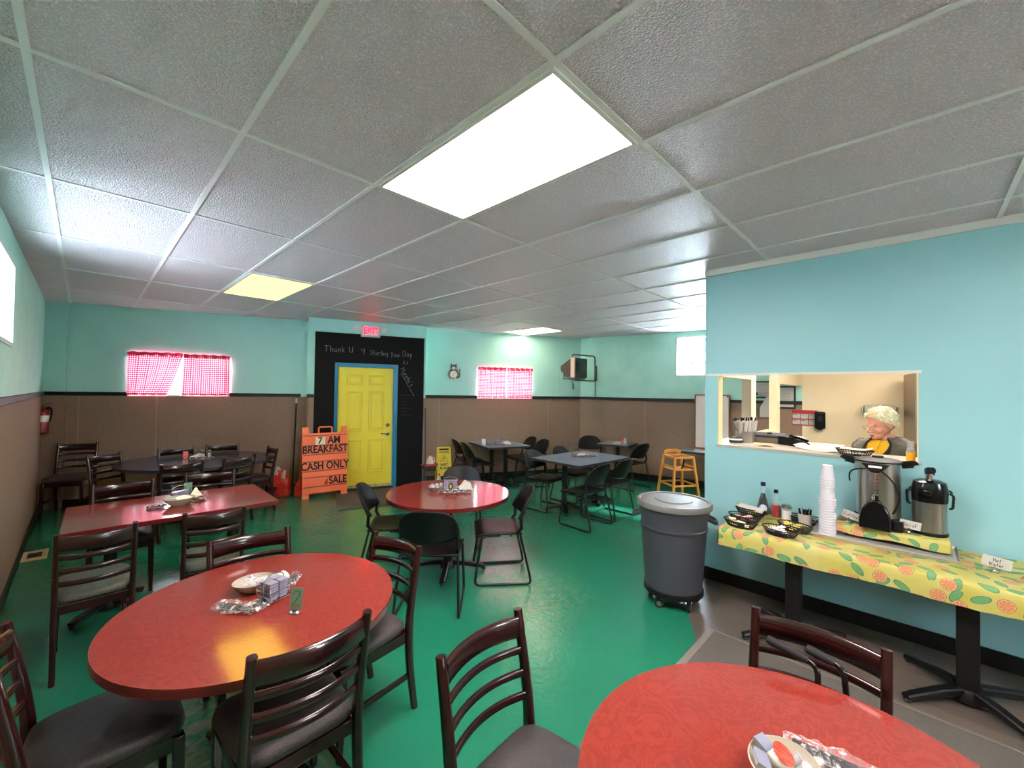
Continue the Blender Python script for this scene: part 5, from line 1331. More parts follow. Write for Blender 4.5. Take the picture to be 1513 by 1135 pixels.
# number 2 table
caddy((0.64, 2.165, Z0), 0.35, 'wire caddy full of lilac jelly packs on the number 2 table', 'wire caddies', w=0.10, d=0.09, h=0.095)
for dx in (-0.0235, 0.0235):
    for dy in (-0.021, 0.021): jelly_stack((0.64, 2.165, Z0), 0.35, 6, 'small lilac jelly pack piled in the wire caddy on the number 2 table', 'jelly packs on the number 2 table', dx, dy)
bowl((0.60, 2.33, Z0), 'cream bowl behind the jelly caddy on the number 2 table', 'table bowls', 0.08, 0.05)
for k in range(4):
    a = k * 1.6; napkin((0.60 + 0.03 * math.cos(a), 2.33 + 0.03 * math.sin(a), Z0 + 0.028 + 0.004 * k), a, 'clear crumpled wrapper lying in the bowl on the number 2 table', 'wrappers in the number 2 table bowl', 0.045, 0.03, 5 + k, 'clear_plastic')
cutlery((0.475, 2.19, Z0), -1.0, 'plastic wrapped cutlery set at the far left of the clutter on the number 2 table', 'cutlery on the number 2 table', 0.16, 2, 0.09)
cutlery((0.56, 2.12, Z0), 0.5, 'plastic wrapped cutlery set touching the jelly caddy on the number 2 table', 'cutlery on the number 2 table', 0.12, 5, 0.085)
cutlery((0.75, 2.27, Z0), 0.9, 'plastic wrapped cutlery set behind the green number 2 card', 'cutlery on the number 2 table', 0.18, 8)
napkin((0.71, 2.33, Z0), 0.4, 'white paper napkin behind the green number 2 card', 'table napkins', 0.08, 0.085, 4)
card_stand((0.672, 1.975, Z0), -0.72, 'chrome clip holding a green card marked 2', 'table card holders', '2', 'card_green', 0.052, 0.095, tilt=0.08, th=0.068)
# rectangular red table
bowl((0.575, 4.44, Z0), 'cream bowl on the rectangular red table', 'table bowls', 0.095, 0.06)
napkin((0.60, 4.45, Z0 + 0.045), 0.3, 'cream crumpled napkin in the bowl on the rectangular red table', 'table napkins', 0.09, 0.03, 9, 'paper_cream')
caddy((0.60, 4.62, Z0), 0.5, 'wire caddy behind the bowl on the rectangular red table', 'wire caddies', w=0.13, d=0.07, h=0.10)
for dx in (-0.043, 0.0, 0.043): jelly_stack((0.60, 4.62, Z0), 0.5, 5, 'pale jelly pack in the wire caddy on the rectangular red table', 'jelly packs on the rectangular red table', dx, 0)
cutlery((0.43, 4.44, Z0), -0.4, 'plastic wrapped cutlery left of the bowl on the rectangular red table', 'cutlery on the rectangular red table', 0.15, 3, 0.09)
cutlery((0.72, 4.52, Z0), 0.9, 'plastic wrapped cutlery right of the bowl on the rectangular red table', 'cutlery on the rectangular red table', 0.17, 4, 0.09)
napkin((0.71, 4.62, Z0), 0.9, 'cream paper napkin right of the caddy on the rectangular red table', 'table napkins', 0.08, 0.09, 6, 'paper_cream')
card_stand((0.67, 4.70, Z0), 0.1, 'grey-green number card behind the caddy on the rectangular red table', 'table card holders', None, 'card_green', 0.06, 0.08, 0.05, 0)
# dark blue table
cutlery((1.10, 7.10, Z0), 0.3, 'plastic wrapped cutlery and napkin on the dark blue oval table', 'cutlery on the dark blue table', 0.2, 11, 0.09)
cutlery((1.18, 7.02, Z0), -0.2, 'second plastic wrapped cutlery set, nearer edge of the dark blue oval table', 'cutlery on the dark blue table', 0.2, 12, 0.08)
napkin((1.12, 7.22, Z0), 0.2, 'white napkin on the dark blue oval table', 'table napkins', 0.12, 0.08, 13)
card_stand((0.99, 7.22, Z0), -0.3, 'pink card in a holder on the dark blue oval table', 'table card holders', None, 'card_pink', 0.06, 0.09, 0.01, 0)
shaker((1.25, 7.16, Z0), 'salt shaker with a metal cap on the dark blue oval table', 'shakers', 0.105, 0.024)
shaker((1.18, 7.25, Z0), 'pepper shaker behind the salt on the dark blue oval table', 'shakers', 0.105, 0.024, fill='letter_black')
# mid-room round table
bowl((2.46, 3.42, Z0), 'white bowl of coffee creamers on the mid-room round red table', 'table bowls', 0.075, 0.04)
CR = []
def creamer(loc, label, group, tilt=(0, 0, 0)):
    if not CR:
        mb = MB(); mb.lathe([(0, 0), (0.013, 0), (0.018, 0.026), (0.0205, 0.027), (0.0205, 0.029), (0, 0.029)], 16, close=False); o = mb.build('creamer_cup', 'white_gloss'); tag(o, label, 'creamer', group); CR.append(o)
    else: o = copy_tree(CR[0], label=label, group=group)
    o.location = loc; o.rotation_euler = tilt; return o
for k in range(7):
    a = k * 0.9; rr_ = 0.038 if k < 6 else 0
    creamer((2.46 + rr_ * math.cos(a) * 1.2, 3.42 + rr_ * math.sin(a), Z0 + 0.016 + (0.02 if k % 3 == 0 or k == 6 else 0)), 'little white creamer cup heaped in the bowl on the mid-room round table', 'creamers on the mid-room round table', (0.4 * math.sin(k * 2), 0.5 * math.cos(k * 3), k))
caddy((2.575, 3.34, Z0), -0.75, 'wire caddy with a dark oval badge on the mid-room round table', 'wire caddies', w=0.135, d=0.08, h=0.1)
for dx in (-0.044, 0.0, 0.044):
    for dy in (-0.019, 0.019): jelly_stack((2.575, 3.34, Z0), -0.75, 6, 'lilac jelly pack in the caddy on the mid-room round table', 'jelly packs on the mid-room round table', dx, dy)
def badge(loc, rz):
    t = thing('oval_badge', 'black and gold oval badge hung on the caddy of the mid-room round table', 'badge', loc, rz); mb = MB()
    mb.plate([(0.021 * math.cos(2 * PI * i / 24), 0.031 * math.sin(2 * PI * i / 24)) for i in range(24)], 0, 0.003); mb.build('plaque', 'letter_black', t)
    mb = MB(); mb.plate([(0.012 * math.cos(2 * PI * i / 20), 0.02 * math.sin(2 * PI * i / 20)) for i in range(20)], -0.0015, 0.0); tag(mb.build('emblem', 'gold', t), 'gold centre')
badge((2.545, 3.30, Z0 + 0.045), -0.75)
napkin((2.67, 3.24, Z0), -0.2, 'white folded napkin right of the caddy on the mid-room round table', 'table napkins', 0.11, 0.1, 21)
cutlery((2.47, 3.24, Z0), -0.75, 'plastic wrapped cutlery in front of the caddy on the mid-room round table', 'cutlery on the mid-room round table', 0.2, 22, 0.07)
cutlery((2.58, 3.16, Z0), -0.6, 'plastic wrapped cutlery to the right, by the napkin on the mid-room round table', 'cutlery on the mid-room round table', 0.17, 23, 0.06)
# grey tables
z5 = TZ + 0.0006
card_stand((5.10, 5.66, z5), -0.8, 'pale card in a clear stand on the grey table below the right back window', 'table card holders', None, 'cream_label', 0.07, 0.11, 0.005, 0)
bowl((5.27, 5.70, z5), 'white bowl of creamers on the grey table below the right back window', 'table bowls', 0.075, 0.04)
for k in range(6):
    a = k * 1.05; creamer((5.27 + 0.04 * math.cos(a), 5.70 + 0.035 * math.sin(a), z5 + 0.018 + 0.018 * (k % 2)), 'creamer cup in the bowl on the grey table below the window', 'creamers on the grey table below the window', (0.3 * math.sin(k), 0.4 * math.cos(k), k))
caddy((5.43, 5.62, z5), -0.9, 'wire caddy on the grey table below the right back window', 'wire caddies', w=0.12, d=0.08, h=0.1)
for dx in (-0.036, 0.0, 0.036): jelly_stack((5.43, 5.62, z5), -0.9, 5, 'pale jelly pack in the caddy on the grey table below the window', 'jelly packs on the grey table below the window', dx, 0)
cutlery((5.34, 5.49, z5), -0.7, 'wrapped cutlery and napkin on the grey table below the right back window', 'cutlery on the grey tables', 0.24, 31, 0.10)
napkin((5.52, 5.50, z5), -0.3, 'white folded napkin on the grey table below the right back window', 'table napkins', 0.13, 0.09, 33)
cutlery((5.28, 3.70, z5), -0.5, 'wrapped cutlery set, left one on the grey table nearest the trash can', 'cutlery on the grey tables', 0.24, 41, 0.11)
cutlery((5.45, 3.60, z5), -0.9, 'wrapped cutlery set, right one on the grey table nearest the trash can', 'cutlery on the grey tables', 0.22, 42, 0.09)
caddy((5.40, 3.84, z5), -0.7, 'empty chrome wire caddy on the grey table nearest the trash can', 'wire caddies', w=0.12, d=0.09, h=0.1)
napkin((5.42, 3.73, z5), -0.4, 'white paper napkin on the grey table nearest the trash can', 'table napkins', 0.13, 0.05, 43)
t = thing('card_holder', 'bare white stem of a card holder on the grey table nearest the trash can', 'card holder', (5.56, 3.55, z5), 0, 'table card holders')
mb = MB(); mb.lathe([(0, 0), (0.022, 0), (0.02, 0.006), (0, 0.008)], 16, close=False); mb.build('base', 'white_gloss', t)
mb = MB(); mb.tube([(0, 0, 0.007), (0, 0, 0.10)], 0.004, 6); mb.build('stem', 'white_gloss', t)
napkin((7.24, 4.17, z5), -0.8, 'stack of white napkins on the small corner table', 'table napkins', 0.13, 0.06, 51)
card_stand((7.30, 4.03, z5), -0.8, 'pale card holder right of the napkins on the small corner table', 'table card holders', None, 'cream_label', 0.045, 0.12, 0.004, 0)
card_stand((7.24, 4.05, z5), -0.8, 'pinkish card holder beside the napkins on the small corner table', 'table card holders', None, 'card_pink', 0.04, 0.09, 0.004, 0)
# nearest red table
bx, by = 1.272, 0.243
bowl((bx, by, Z0), 'cream bowl of portion packs on the nearest red table', 'table bowls', 0.082, 0.05)
def pack(loc, rot, label, mat, w=0.042, d=0.036):
    mb = MB(); vs = [(x * k, y * k, z) for z, k in ((0, 0.84), (0.013, 0.97)) for x, y in ((-w / 2, -d / 2), (w / 2, -d / 2), (w / 2, d / 2), (-w / 2, d / 2))]
    mb.add(vs, [(3, 2, 1, 0), (4, 5, 6, 7)] + [(i, (i + 1) % 4, 4 + (i + 1) % 4, 4 + i) for i in range(4)])
    o = mb.build('butter_pack', 'white_gloss', smooth=0); o.location = loc; o.rotation_euler = rot; tag(o, label, 'portion pack', 'portion packs in the nearest bowl')
    m2_ = MB(); m2_.box(-w * 0.53, w * 0.53, -d * 0.53, d * 0.53, 0.013, 0.0145); m2_.build('foil_lid', mat, o, smooth=0); return o
pack((bx - 0.035, by + 0.048, Z0 + 0.046), (0.5, -0.2, 0.5), 'silver foil butter pack on the left rim of the nearest bowl', 'foil')
pack((bx + 0.02, by + 0.055, Z0 + 0.05), (0.35, 0.15, -0.25), 'silver foil butter pack on the far rim of the nearest bowl', 'foil')
pack((bx - 0.045, by - 0.005, Z0 + 0.03), (0.2, 0.5, 1.2), 'silver foil butter pack inside the left of the nearest bowl', 'foil')
pack((bx - 0.02, by - 0.035, Z0 + 0.03), (0.1, 0.3, 0.4), 'silver foil butter pack low in the nearest bowl', 'foil')
t = thing('jam_cup', 'round red jam portion cup on top of the nearest bowl', 'jam', (bx + 0.01, by + 0.012, Z0 + 0.052)); t.rotation_euler = (0.5, -0.25, 0.3)
mb = MB(); mb.lathe([(0, 0), (0.018, 0), (0.024, 0.014), (0, 0.014)], 20, close=False); mb.build('cup', 'clear_plastic', t)
mb = MB(); mb.lathe([(0, 0.0145), (0.027, 0.0145), (0.028, 0.016), (0, 0.0165)], 24, close=False); tag(mb.build('lid', 'jam_red', t), 'red printed lid')
creamer((bx + 0.035, by - 0.012, Z0 + 0.03), 'white creamer cup in the right of the nearest bowl', 'creamers in the nearest bowl', (0.9, 0.4, 0.3))
creamer((bx + 0.012, by - 0.03, Z0 + 0.034), 'white creamer cup in the front of the nearest bowl', 'creamers in the nearest bowl', (0.7, -0.4, 0.3))
cutlery((1.415, 0.155, Z0), -1.45, 'long plastic wrapped cutlery set right of the bowl on the nearest red table', 'cutlery on the nearest table', 0.24, 61, 0.10)

# walking cane handles resting on the chair behind the nearest table
for k, (a, b, st, lab) in enumerate((((1.80, 0.40, 0.822), (1.80, 0.275, 0.80), (1.79, 0.245, 0.735), 'black foam cane handle, left one, resting on the chair behind the nearest red table'), ((1.835, 0.285, 0.822), (1.835, 0.205, 0.806), (1.83, 0.175, 0.75), 'black foam cane handle, right one, resting on the chair behind the nearest red table'))):
    t = thing('walking_cane', lab, 'cane', (0, 0, 0), 0, 'canes on the chair')
    a, b, st = Vector(a), Vector(b), Vector(st); ft = Vector((st.x - 0.03, st.y - 0.03, 0.509))
    mb = MB(); mb.tube([a, a.lerp(b, 0.06), a.lerp(b, 0.3), a.lerp(b, 0.8), b], lambda q: 0.0135 + 0.003 * math.sin(q * PI), 12); mb.build('grip', 'foamgrip', t, smooth=50)
    mb = MB(); mb.tube(bez(b + (a - b) * 0.1, b + (b - a) * 0.28, st + Vector((0, 0, 0.03)), st, 10) + [st.lerp(ft, 0.5), ft], 0.0095, 10); mb.build('shaft', 'black_gloss', t, smooth=50)

# ------------------------------------------------------------------ serving table against the blue wall
table('serving_table', 'long narrow table against the blue serving wall, under the citrus cloth', rect(0.66, 2.06, 0.005), (3.755, 0.04, 0), 0, 'grey_top', 'edge_dark', [(-0.205, 0.585), (-0.205, -0.25)], z=0.719, r=0.36, a0=PI / 4, colr=0.045, square=True, group='serving furniture')
def cloth_fn():
    prof = [(4.085, 0.7208), (3.9, 0.7208), (3.7, 0.7208), (3.5, 0.7208), (3.422, 0.7208), (3.408, 0.717), (3.402, 0.705), (3.400, 0.66), (3.399, 0.62), (3.400, 0.588)]
    acc = [0]
    for i in range(1, len(prof)): acc.append(acc[-1] + math.dist(prof[i], prof[i - 1]))
    NV = len(prof) - 1
    def fn(u, v):
        i = int(round(v * NV)); x, z = prof[i]; y = 1.082 - u * 2.09
        wv = 0.0
        if i > 5: wv = (i - 5) / 4 * (0.006 * math.sin(y * 21) + 0.005 * math.sin(y * 47 + 1)); z += 0.006 * math.sin(y * 9) * (i > 8)
        if i <= 4: z += 0.0012 * (1 + noise.noise(Vector((x * 9, y * 9, 0))))
        return (x - abs(wv), y, z)
    mb = MB(); mb.grid(fn, 150, NV, lambda u, v: (u * 2.09, acc[int(round(v * NV))]))
    def fe(u, v):  # hanging end
        x = 4.085 - (4.085 - 3.402) * u; z = 0.7208 - 0.13 * v
        return (x, 1.083 + 0.012 * v * (1 + math.sin(u * 14)) / 2, z)
    mb.grid(fe, 24, 4, lambda u, v: (u * 0.68, 3 + v * 0.13))
    return mb.build('tablecloth', 'citrus_cloth', smooth=60)
tag(cloth_fn(), 'yellow tablecloth printed with orange slices and leaves on the long serving table', 'tablecloth')
ZS = 0.7245
# sheet pan
t = thing('sheet_pan', 'shiny metal sheet pan lying on the citrus cloth under the coffee stand', 'tray', (3.88, 0.18, ZS))
mb = MB(); mb.box(-0.18, 0.18, -0.36, 0.36, 0, 0.004); mb.build('base', 'pan', t, smooth=0)
mb = MB(); mb.tube([(-0.19, -0.37, 0.019), (0.19, -0.37, 0.019), (0.19, 0.37, 0.019), (-0.19, 0.37, 0.019)], 0.004, 8, closed=True)
tag(mb.build('rim', 'pan', t), 'bright rolled rim')
mb = MB()
for x0, y0, x1, y1 in ((-.18, -.36, .18, -.36), (.18, -.36, .18, .36), (.18, .36, -.18, .36), (-.18, .36, -.18, -.36)):
    k = 1.055
    mb.add([(x0, y0, 0.004), (x1, y1, 0.004), (x1 * k, y1 * 1.028, 0.019), (x0 * k, y0 * 1.028, 0.019)], [(0, 1, 2, 3)])
mb.build('side', 'pan', t, smooth=0)
# covered riser
t = thing('riser', 'low riser box wrapped in the same citrus cloth, carrying the coffee urn', 'riser', (0, 0, 0))
mb = MB(); mb.box(3.87, 4.06, -0.1, 0.37, ZS + 0.0045, 0.75); mb.build('stand_frame', 'black_plastic', t, smooth=0)
def rfn(u, v):
    prof = [(4.085, 0.765), (4.085, 0.815), (4.075, 0.82), (3.96, 0.821), (3.85, 0.82), (3.838, 0.814), (3.832, 0.79), (3.83, 0.755)]
    i = int(round(v * 7)); x, z = prof[i]; y = 0.425 - 0.58 * u
    if i == 7: z += 0.006 * math.sin(y * 17) - 0.012 * u * 0.5
    if i >= 6: x -= 0.004 * abs(math.sin(y * 25))
    return (x, y, z)
mb = MB(); mb.grid(rfn, 50, 7, lambda u, v: (u * 0.58 + 0.4, v * 0.42 + 5))
for y, s_ in ((0.425, 1), (-0.155, -1)):
    mb.grid(lambda u, v, y=y, s_=s_: (4.085 - 0.25 * u, y + s_ * 0.012 * v * (1 + math.sin(u * 9)) * 0.5, 0.8195 - 0.06 * v - 0.03 * v * (u > 0.85)), 16, 3, lambda u, v: (u * 0.25, 7 + v * 0.08))
mb.build('cover', 'citrus_cloth', t, smooth=60)
ZR = 0.8225
# coffee urn
t = thing('coffee_urn', 'big steel coffee urn with black lid and base on the citrus riser', 'coffee urn', (3.955, 0.195, ZR), face(-0.97, 0.05) + PI)
# local -y faces the viewer
mb = MB(); mb.lathe([(0, 0.0), (0.125, 0.0), (0.132, 0.01), (0.132, 0.06), (0.126, 0.075), (0, 0.075)], 40, close=False); mb.build('base_ring', 'black_plastic', t)
mb = MB(); mb.lathe([(0, 0.076), (0.122, 0.076), (0.122, 0.435), (0.127, 0.44), (0.127, 0.448), (0, 0.448)], 48, close=False); mb.build('tank', 'steel', t)
mb = MB(); mb.lathe([(0.132, 0.449), (0.134, 0.458), (0.11, 0.47), (0.05, 0.476), (0.035, 0.478), (0.03, 0.49), (0, 0.49)], 40, close=False)
mb.lathe([(0, 0.449), (0.132, 0.449)], 40, close=False); mb.build('lid', 'black_plastic', t)
for s_ in (-1, 1):
    mb = MB(); mb.sweep(rounded([(s_ * 0.125, 0, 0.44), (s_ * 0.185, -0.012, 0.455), (s_ * 0.19, -0.012, 0.445)], 0.02), rrect(0.05, 0.016, 0.005), up=(0, 1, 0)); mb.build('side_handle', 'black_plastic', t)
mb = MB(); mb.plate([(-0.075, 0.445), (0.075, 0.445), (0.04, 0.40), (0.02, 0.385), (-0.02, 0.385), (-0.04, 0.40)], -0.142, -0.105); gh = mb.build('gauge_head', 'black_plastic', t, bevel=0.004)
mb = MB(); mb.box(-0.035, 0.035, -0.1435, -0.1421, 0.418, 0.432); tag(mb.build('name_plate', 'cream_label', gh, smooth=0), 'small white plate')
mb = MB(); mb.box(-0.008, 0.018, -0.135, -0.12, 0.22, 0.386); mb.build('sight_gauge', 'chrome', t, smooth=0)
mb = MB()
for k in range(6): mb.box(0.006, 0.016, -0.1362, -0.135, 0.24 + k * 0.024, 0.246 + k * 0.024)
mb.build('gauge_marks', 'black_gloss', t, smooth=0)
mb = MB(); mb.plate([(-0.085, 0.0), (0.085, 0.0), (0.085, 0.06), (0.07, 0.13), (0.04, 0.185), (0.02, 0.2), (-0.02, 0.2), (-0.04, 0.185), (-0.07, 0.13), (-0.085, 0.06)], -0.175, -0.12); tag(mb.build('spigot_guard', 'black_gloss', t, bevel=0.008), 'black spigot housing')
mb = MB(); mb.box(-0.018, 0.018, -0.165, -0.12, 0.2, 0.235); mb.build('tap', 'black_gloss', t, bevel=0.003)
mb = MB(); mb.lathe([(0.008, 0), (0.01, 0.004), (0.01, 0.03), (0.007, 0.034)], 12, (-0.006, -0.17, 0.203)); mb.build('tap_handle', 'chrome', t)
mb = MB(); mb.tube(bez((0.03, -0.14, 0.40), (0.09, -0.15, 0.36), (0.16, -0.15, 0.26), (0.09, -0.14, 0.12), 16), 0.005, 8); mb.build('power_cord', 'black_plastic', t)
mb = MB(); mb.tube(bez((-0.05, -0.13, 0.41), (-0.1, -0.12, 0.39), (-0.16, -0.1, 0.40), (-0.145, -0.08, 0.30), 14), 0.005, 8); mb.build('cord_loop', 'black_plastic', t)
mb = MB(); mb.box(0.087, 0.14, -0.12, -0.02, 0.001, 0.07); mb.build('switch_box', 'black_plastic', t, bevel=0.004)
# pump pot
t = thing('airpot', 'steel and black pump airpot behind the decaf card', 'airpot', (3.965, -0.065, ZR), face(-1, 0.1) + PI)
mb = MB(); mb.lathe([(0, 0), (0.088, 0), (0.09, 0.008), (0.088, 0.02), (0, 0.02)], 32, close=False); mb.build('base', 'black_plastic', t)
mb = MB(); mb.lathe([(0, 0.0205), (0.084, 0.0205), (0.084, 0.215), (0, 0.215)], 40, close=False); mb.build('body', 'steel', t)
mb = MB(); mb.lathe([(0, 0.2155), (0.088, 0.2155), (0.09, 0.24), (0.09, 0.30), (0.08, 0.345), (0.05, 0.36), (0, 0.362)], 36, close=False); mb.build('shoulder', 'black_gloss', t)
mb = MB(); mb.box(-0.02, 0.02, -0.125, -0.085, 0.27, 0.30); mb.build('spout', 'black_gloss', t, bevel=0.005)
mb = MB(); mb.tube([(0, 0, 0.36), (0, 0, 0.4)], 0.018, 12); mb.build('pump_stem', 'chrome', t)
mb = MB(); mb.sweep([(0, 0.02, 0.4), (0.0, -0.01, 0.42), (0.01, -0.03, 0.425)], rrect(0.05, 0.04, 0.01)); mb.build('pump_lever', 'black_gloss', t)
mb = MB(); mb.tube(rounded([(-0.092, 0, 0.28), (-0.112, 0.0, 0.27), (-0.108, 0, 0.19), (-0.092, 0, 0.18)], 0.015), 0.007, 8); mb.tube(rounded([(0.092, 0, 0.28), (0.112, 0.0, 0.27), (0.108, 0, 0.19), (0.092, 0, 0.18)], 0.015), 0.007, 8)
mb.m = 0; mb.tube(rounded([(-0.1, 0.0, 0.275), (-0.1, 0.07, 0.29), (0.1, 0.07, 0.29), (0.1, 0.0, 0.275)], 0.05), 0.006, 8); mb.build('carry_handle', 'black_plastic', t)
# nested foam cups
n_c = 21
for k in range(n_c):
    narrow = k >= n_c - 7
    if k == 0:
        mb = MB(); mb.lathe([(0, 0), (0.036, 0), (0.048, 0.098), (0.0525, 0.099), (0.0525, 0.105), (0.046, 0.105), (0.035, 0.004), (0, 0.004)], 30, close=False); CUP = mb.build('foam_cup', 'foam', smooth=40)
        CUP.rotation_euler.x = PI; tag(CUP, 'white foam cup in the tall upside-down stack on the sheet pan', 'cup', 'foam cups in the tall stack'); CUP.location = (3.805, 0.465, ZS + 0.0045 + 0.105)
    else:
        c = copy_tree(CUP); zz = ZS + 0.0045 + 0.105 + 0.019 * k + (0.012 if narrow else 0); c.location = (3.805 + (0.0 if not narrow else 0.002), 0.465, zz)
        c.rotation_euler = (PI, 0, 0)
        if narrow: c.scale = (0.86, 0.86, 1)
# name cards
card_stand((3.858, 0.35, ZR), -1.45, 'white folded card handwritten Coffee beside the urn', 'drink cards', 'Coffee', 'paper', 0.10, 0.055, 0.03, 0.28, th=0.024)
card_stand((3.862, 0.035, ZR), -1.45, 'white card handwritten Decaf before the airpot', 'drink cards', 'DecaF', 'paper', 0.105, 0.055, 0.03, 0.12, th=0.024)
card_stand((3.70, -0.325, ZS), -1.4, 'white card handwritten Hot Water on the right end of the citrus cloth', 'drink cards', 'Hot\nWater', 'paper', 0.12, 0.062, 0.028, 0.16, th=0.02)
mb = MB(); mb.plate([(-0.06, 0), (0.06, 0), (0.06, 0.06), (-0.06, 0.06)], 0, 0.001); mb.plate([(-0.06, 0), (0.06, 0), (0.06, 0.06), (-0.06, 0.06)], 0.001, 0.002); o = mb.build('paper_card', 'paper', smooth=0); o.location = (3.70, -0.47, ZS + 0.0005); o.rotation_euler = (0.9, 0, -1.2); tag(o, 'white card leaning at the right edge of the citrus cloth', 'card', 'drink cards')
# oval bread baskets
def basket_proto():
    mb = MB(); A, B, H = 0.12, 0.078, 0.045
    def ov(k, z, n=40): return [(A * k * math.cos(2 * PI * i / n), B * k * math.sin(2 * PI * i / n), z) for i in range(n)]
    mb.tube(ov(1.0, H), 0.004, 6, closed=True)
    for k, z in ((0.92, H * 0.66), (0.85, H * 0.36)): mb.tube(ov(k, z), 0.0018, 5, closed=True)
    for i in range(36):
        a = 2 * PI * i / 36; c, s_ = math.cos(a), math.sin(a); mb.tube([(A * c, B * s_, H), (A * 0.78 * c, B * 0.78 * s_, 0.005)], 0.0018, 4)
    mb.lathe([(0, 0.0005), (0.95, 0.0005), (1.0, 0.005), (0, 0.006)], 36, sx=A * 0.8, sy=B * 0.8, close=False)
    return mb.build('bread_basket', 'black_plastic', smooth=40)
BK = basket_proto(); first_b = [True]
def basket(loc, rz, label, tilt=0.0):
    if first_b[0]: o = BK; first_b[0] = False
    else: o = copy_tree(BK)
    o.location = loc; o.rotation_euler = (tilt, 0, rz); return tag(o, label, 'basket', 'black bread baskets')
PK = {}
def packets(loc, rz, mat, n, label, group, w=0.05, d=0.032, seed=0, h0=0.008):
    rnd = random.Random(seed); R_ = Matrix.Rotation(rz, 3, 'Z')
    for k in range(n):
        a = rnd.uniform(0, 6.28); q = math.sqrt(rnd.random()); p = Vector(loc) + R_ @ Vector((0.066 * q * math.cos(a), 0.035 * q * math.sin(a), h0 + 0.0045 * k + 0.004))
        if mat not in PK:
            mb = MB(); mb.grid(lambda u, v: ((u - 0.5) * w, (v - 0.5) * d, 0.0035 * math.sin(PI * u) * math.sin(PI * v)), 6, 4); mb.grid(lambda u, v: ((u - 0.5) * w, (v - 0.5) * d, -0.0025 * math.sin(PI * u) * math.sin(PI * v)), 6, 4, flip=True)
            o = mb.build('packet', mat, smooth=60); PK[mat] = o
        else: o = copy_tree(PK[mat])
        o.location = p; o.rotation_euler = (rnd.uniform(-.25, .25), rnd.uniform(-.25, .25), rz + rnd.uniform(-1.2, 1.2)); tag(o, label, 'packet', group)
rb = PI / 2 - 0.15
basket((3.525, 0.965, ZS), rb, 'black basket of cream packets at the left front end of the citrus cloth'); packets((3.525, 0.965, ZS), rb, 'cream_packet', 9, 'cream coloured packet in the left front basket on the citrus cloth', 'cream packets', seed=1)
basket((3.53, 0.705, ZS), rb - 0.1, 'black basket of white creamer packs, front centre of the citrus cloth'); packets((3.53, 0.705, ZS), rb, 'creamer', 10, 'white creamer pack in the front basket on the citrus cloth', 'creamer packs', 0.045, 0.04, seed=2)
basket((3.715, 0.65, ZS), rb - 0.25, 'black basket of yellow packets left of the foam cups'); packets((3.715, 0.65, ZS), rb, 'yellow_packet', 9, 'yellow sweetener packet in the basket left of the foam cups', 'yellow packets', seed=3)
basket((3.705, 0.985, ZS), rb, 'black basket of pink packets behind the cream packet basket'); packets((3.705, 0.985, ZS), rb, 'pink_packet', 9, 'pink sweetener packet in the basket before the syrup bottle', 'pink packets', seed=4)
basket((3.875, 0.985, ZS + 0.012), rb, 'black basket holding a folded white napkin before the syrup bottle', 0.18)
o = MB(); o.grid(lambda u, v: ((u - 0.5) * 0.2, (v - 0.5) * 0.1, 0.055 + 0.018 * math.sin(PI * v) + 0.02 * u), 8, 6); nb = o.build('folded_napkin', 'paper', smooth=50, solid=0.008); nb.location = (3.862, 0.975, ZS + 0.004); nb.rotation_euler.z = rb; tag(nb, 'folded white napkin lying across the rear basket by the syrup', 'napkin')
basket((4.01, 0.635, ZS), rb, 'empty black basket against the wall behind the stirrer mug')
# bottles, shaker, mug
t = thing('syrup_bottle', 'dark syrup bottle with a blue oval label and navy cap', 'bottle', (4.03, 0.93, ZS), -1.35, 'condiment bottles')
mb = MB(); mb.lathe([(0, 0.002), (0.04, 0.002), (0.042, 0.01), (0.043, 0.05), (0.03, 0.12), (0.019, 0.16), (0.016, 0.175), (0, 0.176)], 28, close=False); mb.build('syrup_fill', 'syrup', t)
mb = MB(); mb.lathe([(0.0, 0), (0.043, 0.0), (0.0455, 0.008), (0.0465, 0.05), (0.033, 0.122), (0.0205, 0.165), (0.018, 0.2), (0.022, 0.215), (0.017, 0.225), (0.017, 0.25)], 28, close=False); mb.build('bottle_glass', 'clear_glass', t)
mb = MB(); mb.lathe([(0.019, 0.24), (0.0195, 0.27), (0, 0.272)], 18, close=False); mb.build('cap', 'navy_cap', t)
mb = MB(); mb.grid(lambda u, v: ((0.0475 - 0.1 * max(0, 0.02 + 0.06 * v * 1 - 0.05)) * math.sin((u - .5) * 1.3 * math.sqrt(max(0.0, 1 - (2 * v - 1) ** 2))), -(0.0478 - 0.19 * max(0, 0.02 + 0.07 * v - 0.05)) * math.cos((u - .5) * 1.3 * math.sqrt(max(0.0, 1 - (2 * v - 1) ** 2))), 0.02 + 0.07 * v), 10, 12); tag(mb.build('label', 'label_blue', t, smooth=60), 'blue oval label')
t = thing('ketchup_bottle', 'slim glass bottle of red sauce with a black cap beside the syrup', 'bottle', (4.03, 0.835, ZS), 0, 'condiment bottles')
mb = MB(); mb.lathe([(0, 0.002), (0.032, 0.002), (0.034, 0.01), (0.034, 0.085), (0.030, 0.10), (0, 0.101)], 24, close=False); mb.build('sauce_fill', 'ketchup', t)
mb = MB(); mb.lathe([(0, 0), (0.035, 0), (0.037, 0.008), (0.037, 0.09), (0.028, 0.125), (0.016, 0.155), (0.0135, 0.19), (0.0135, 0.2)], 24, close=False); mb.build('bottle_glass', 'clear_glass', t)
mb = MB(); mb.lathe([(0.016, 0.195), (0.0165, 0.222), (0, 0.223)], 18, close=False); mb.build('cap', 'black_gloss', t)
t = thing('sugar_shaker', 'glass sugar shaker with a metal top between the red sauce and the mug', 'shaker', (3.985, 0.752, ZS))
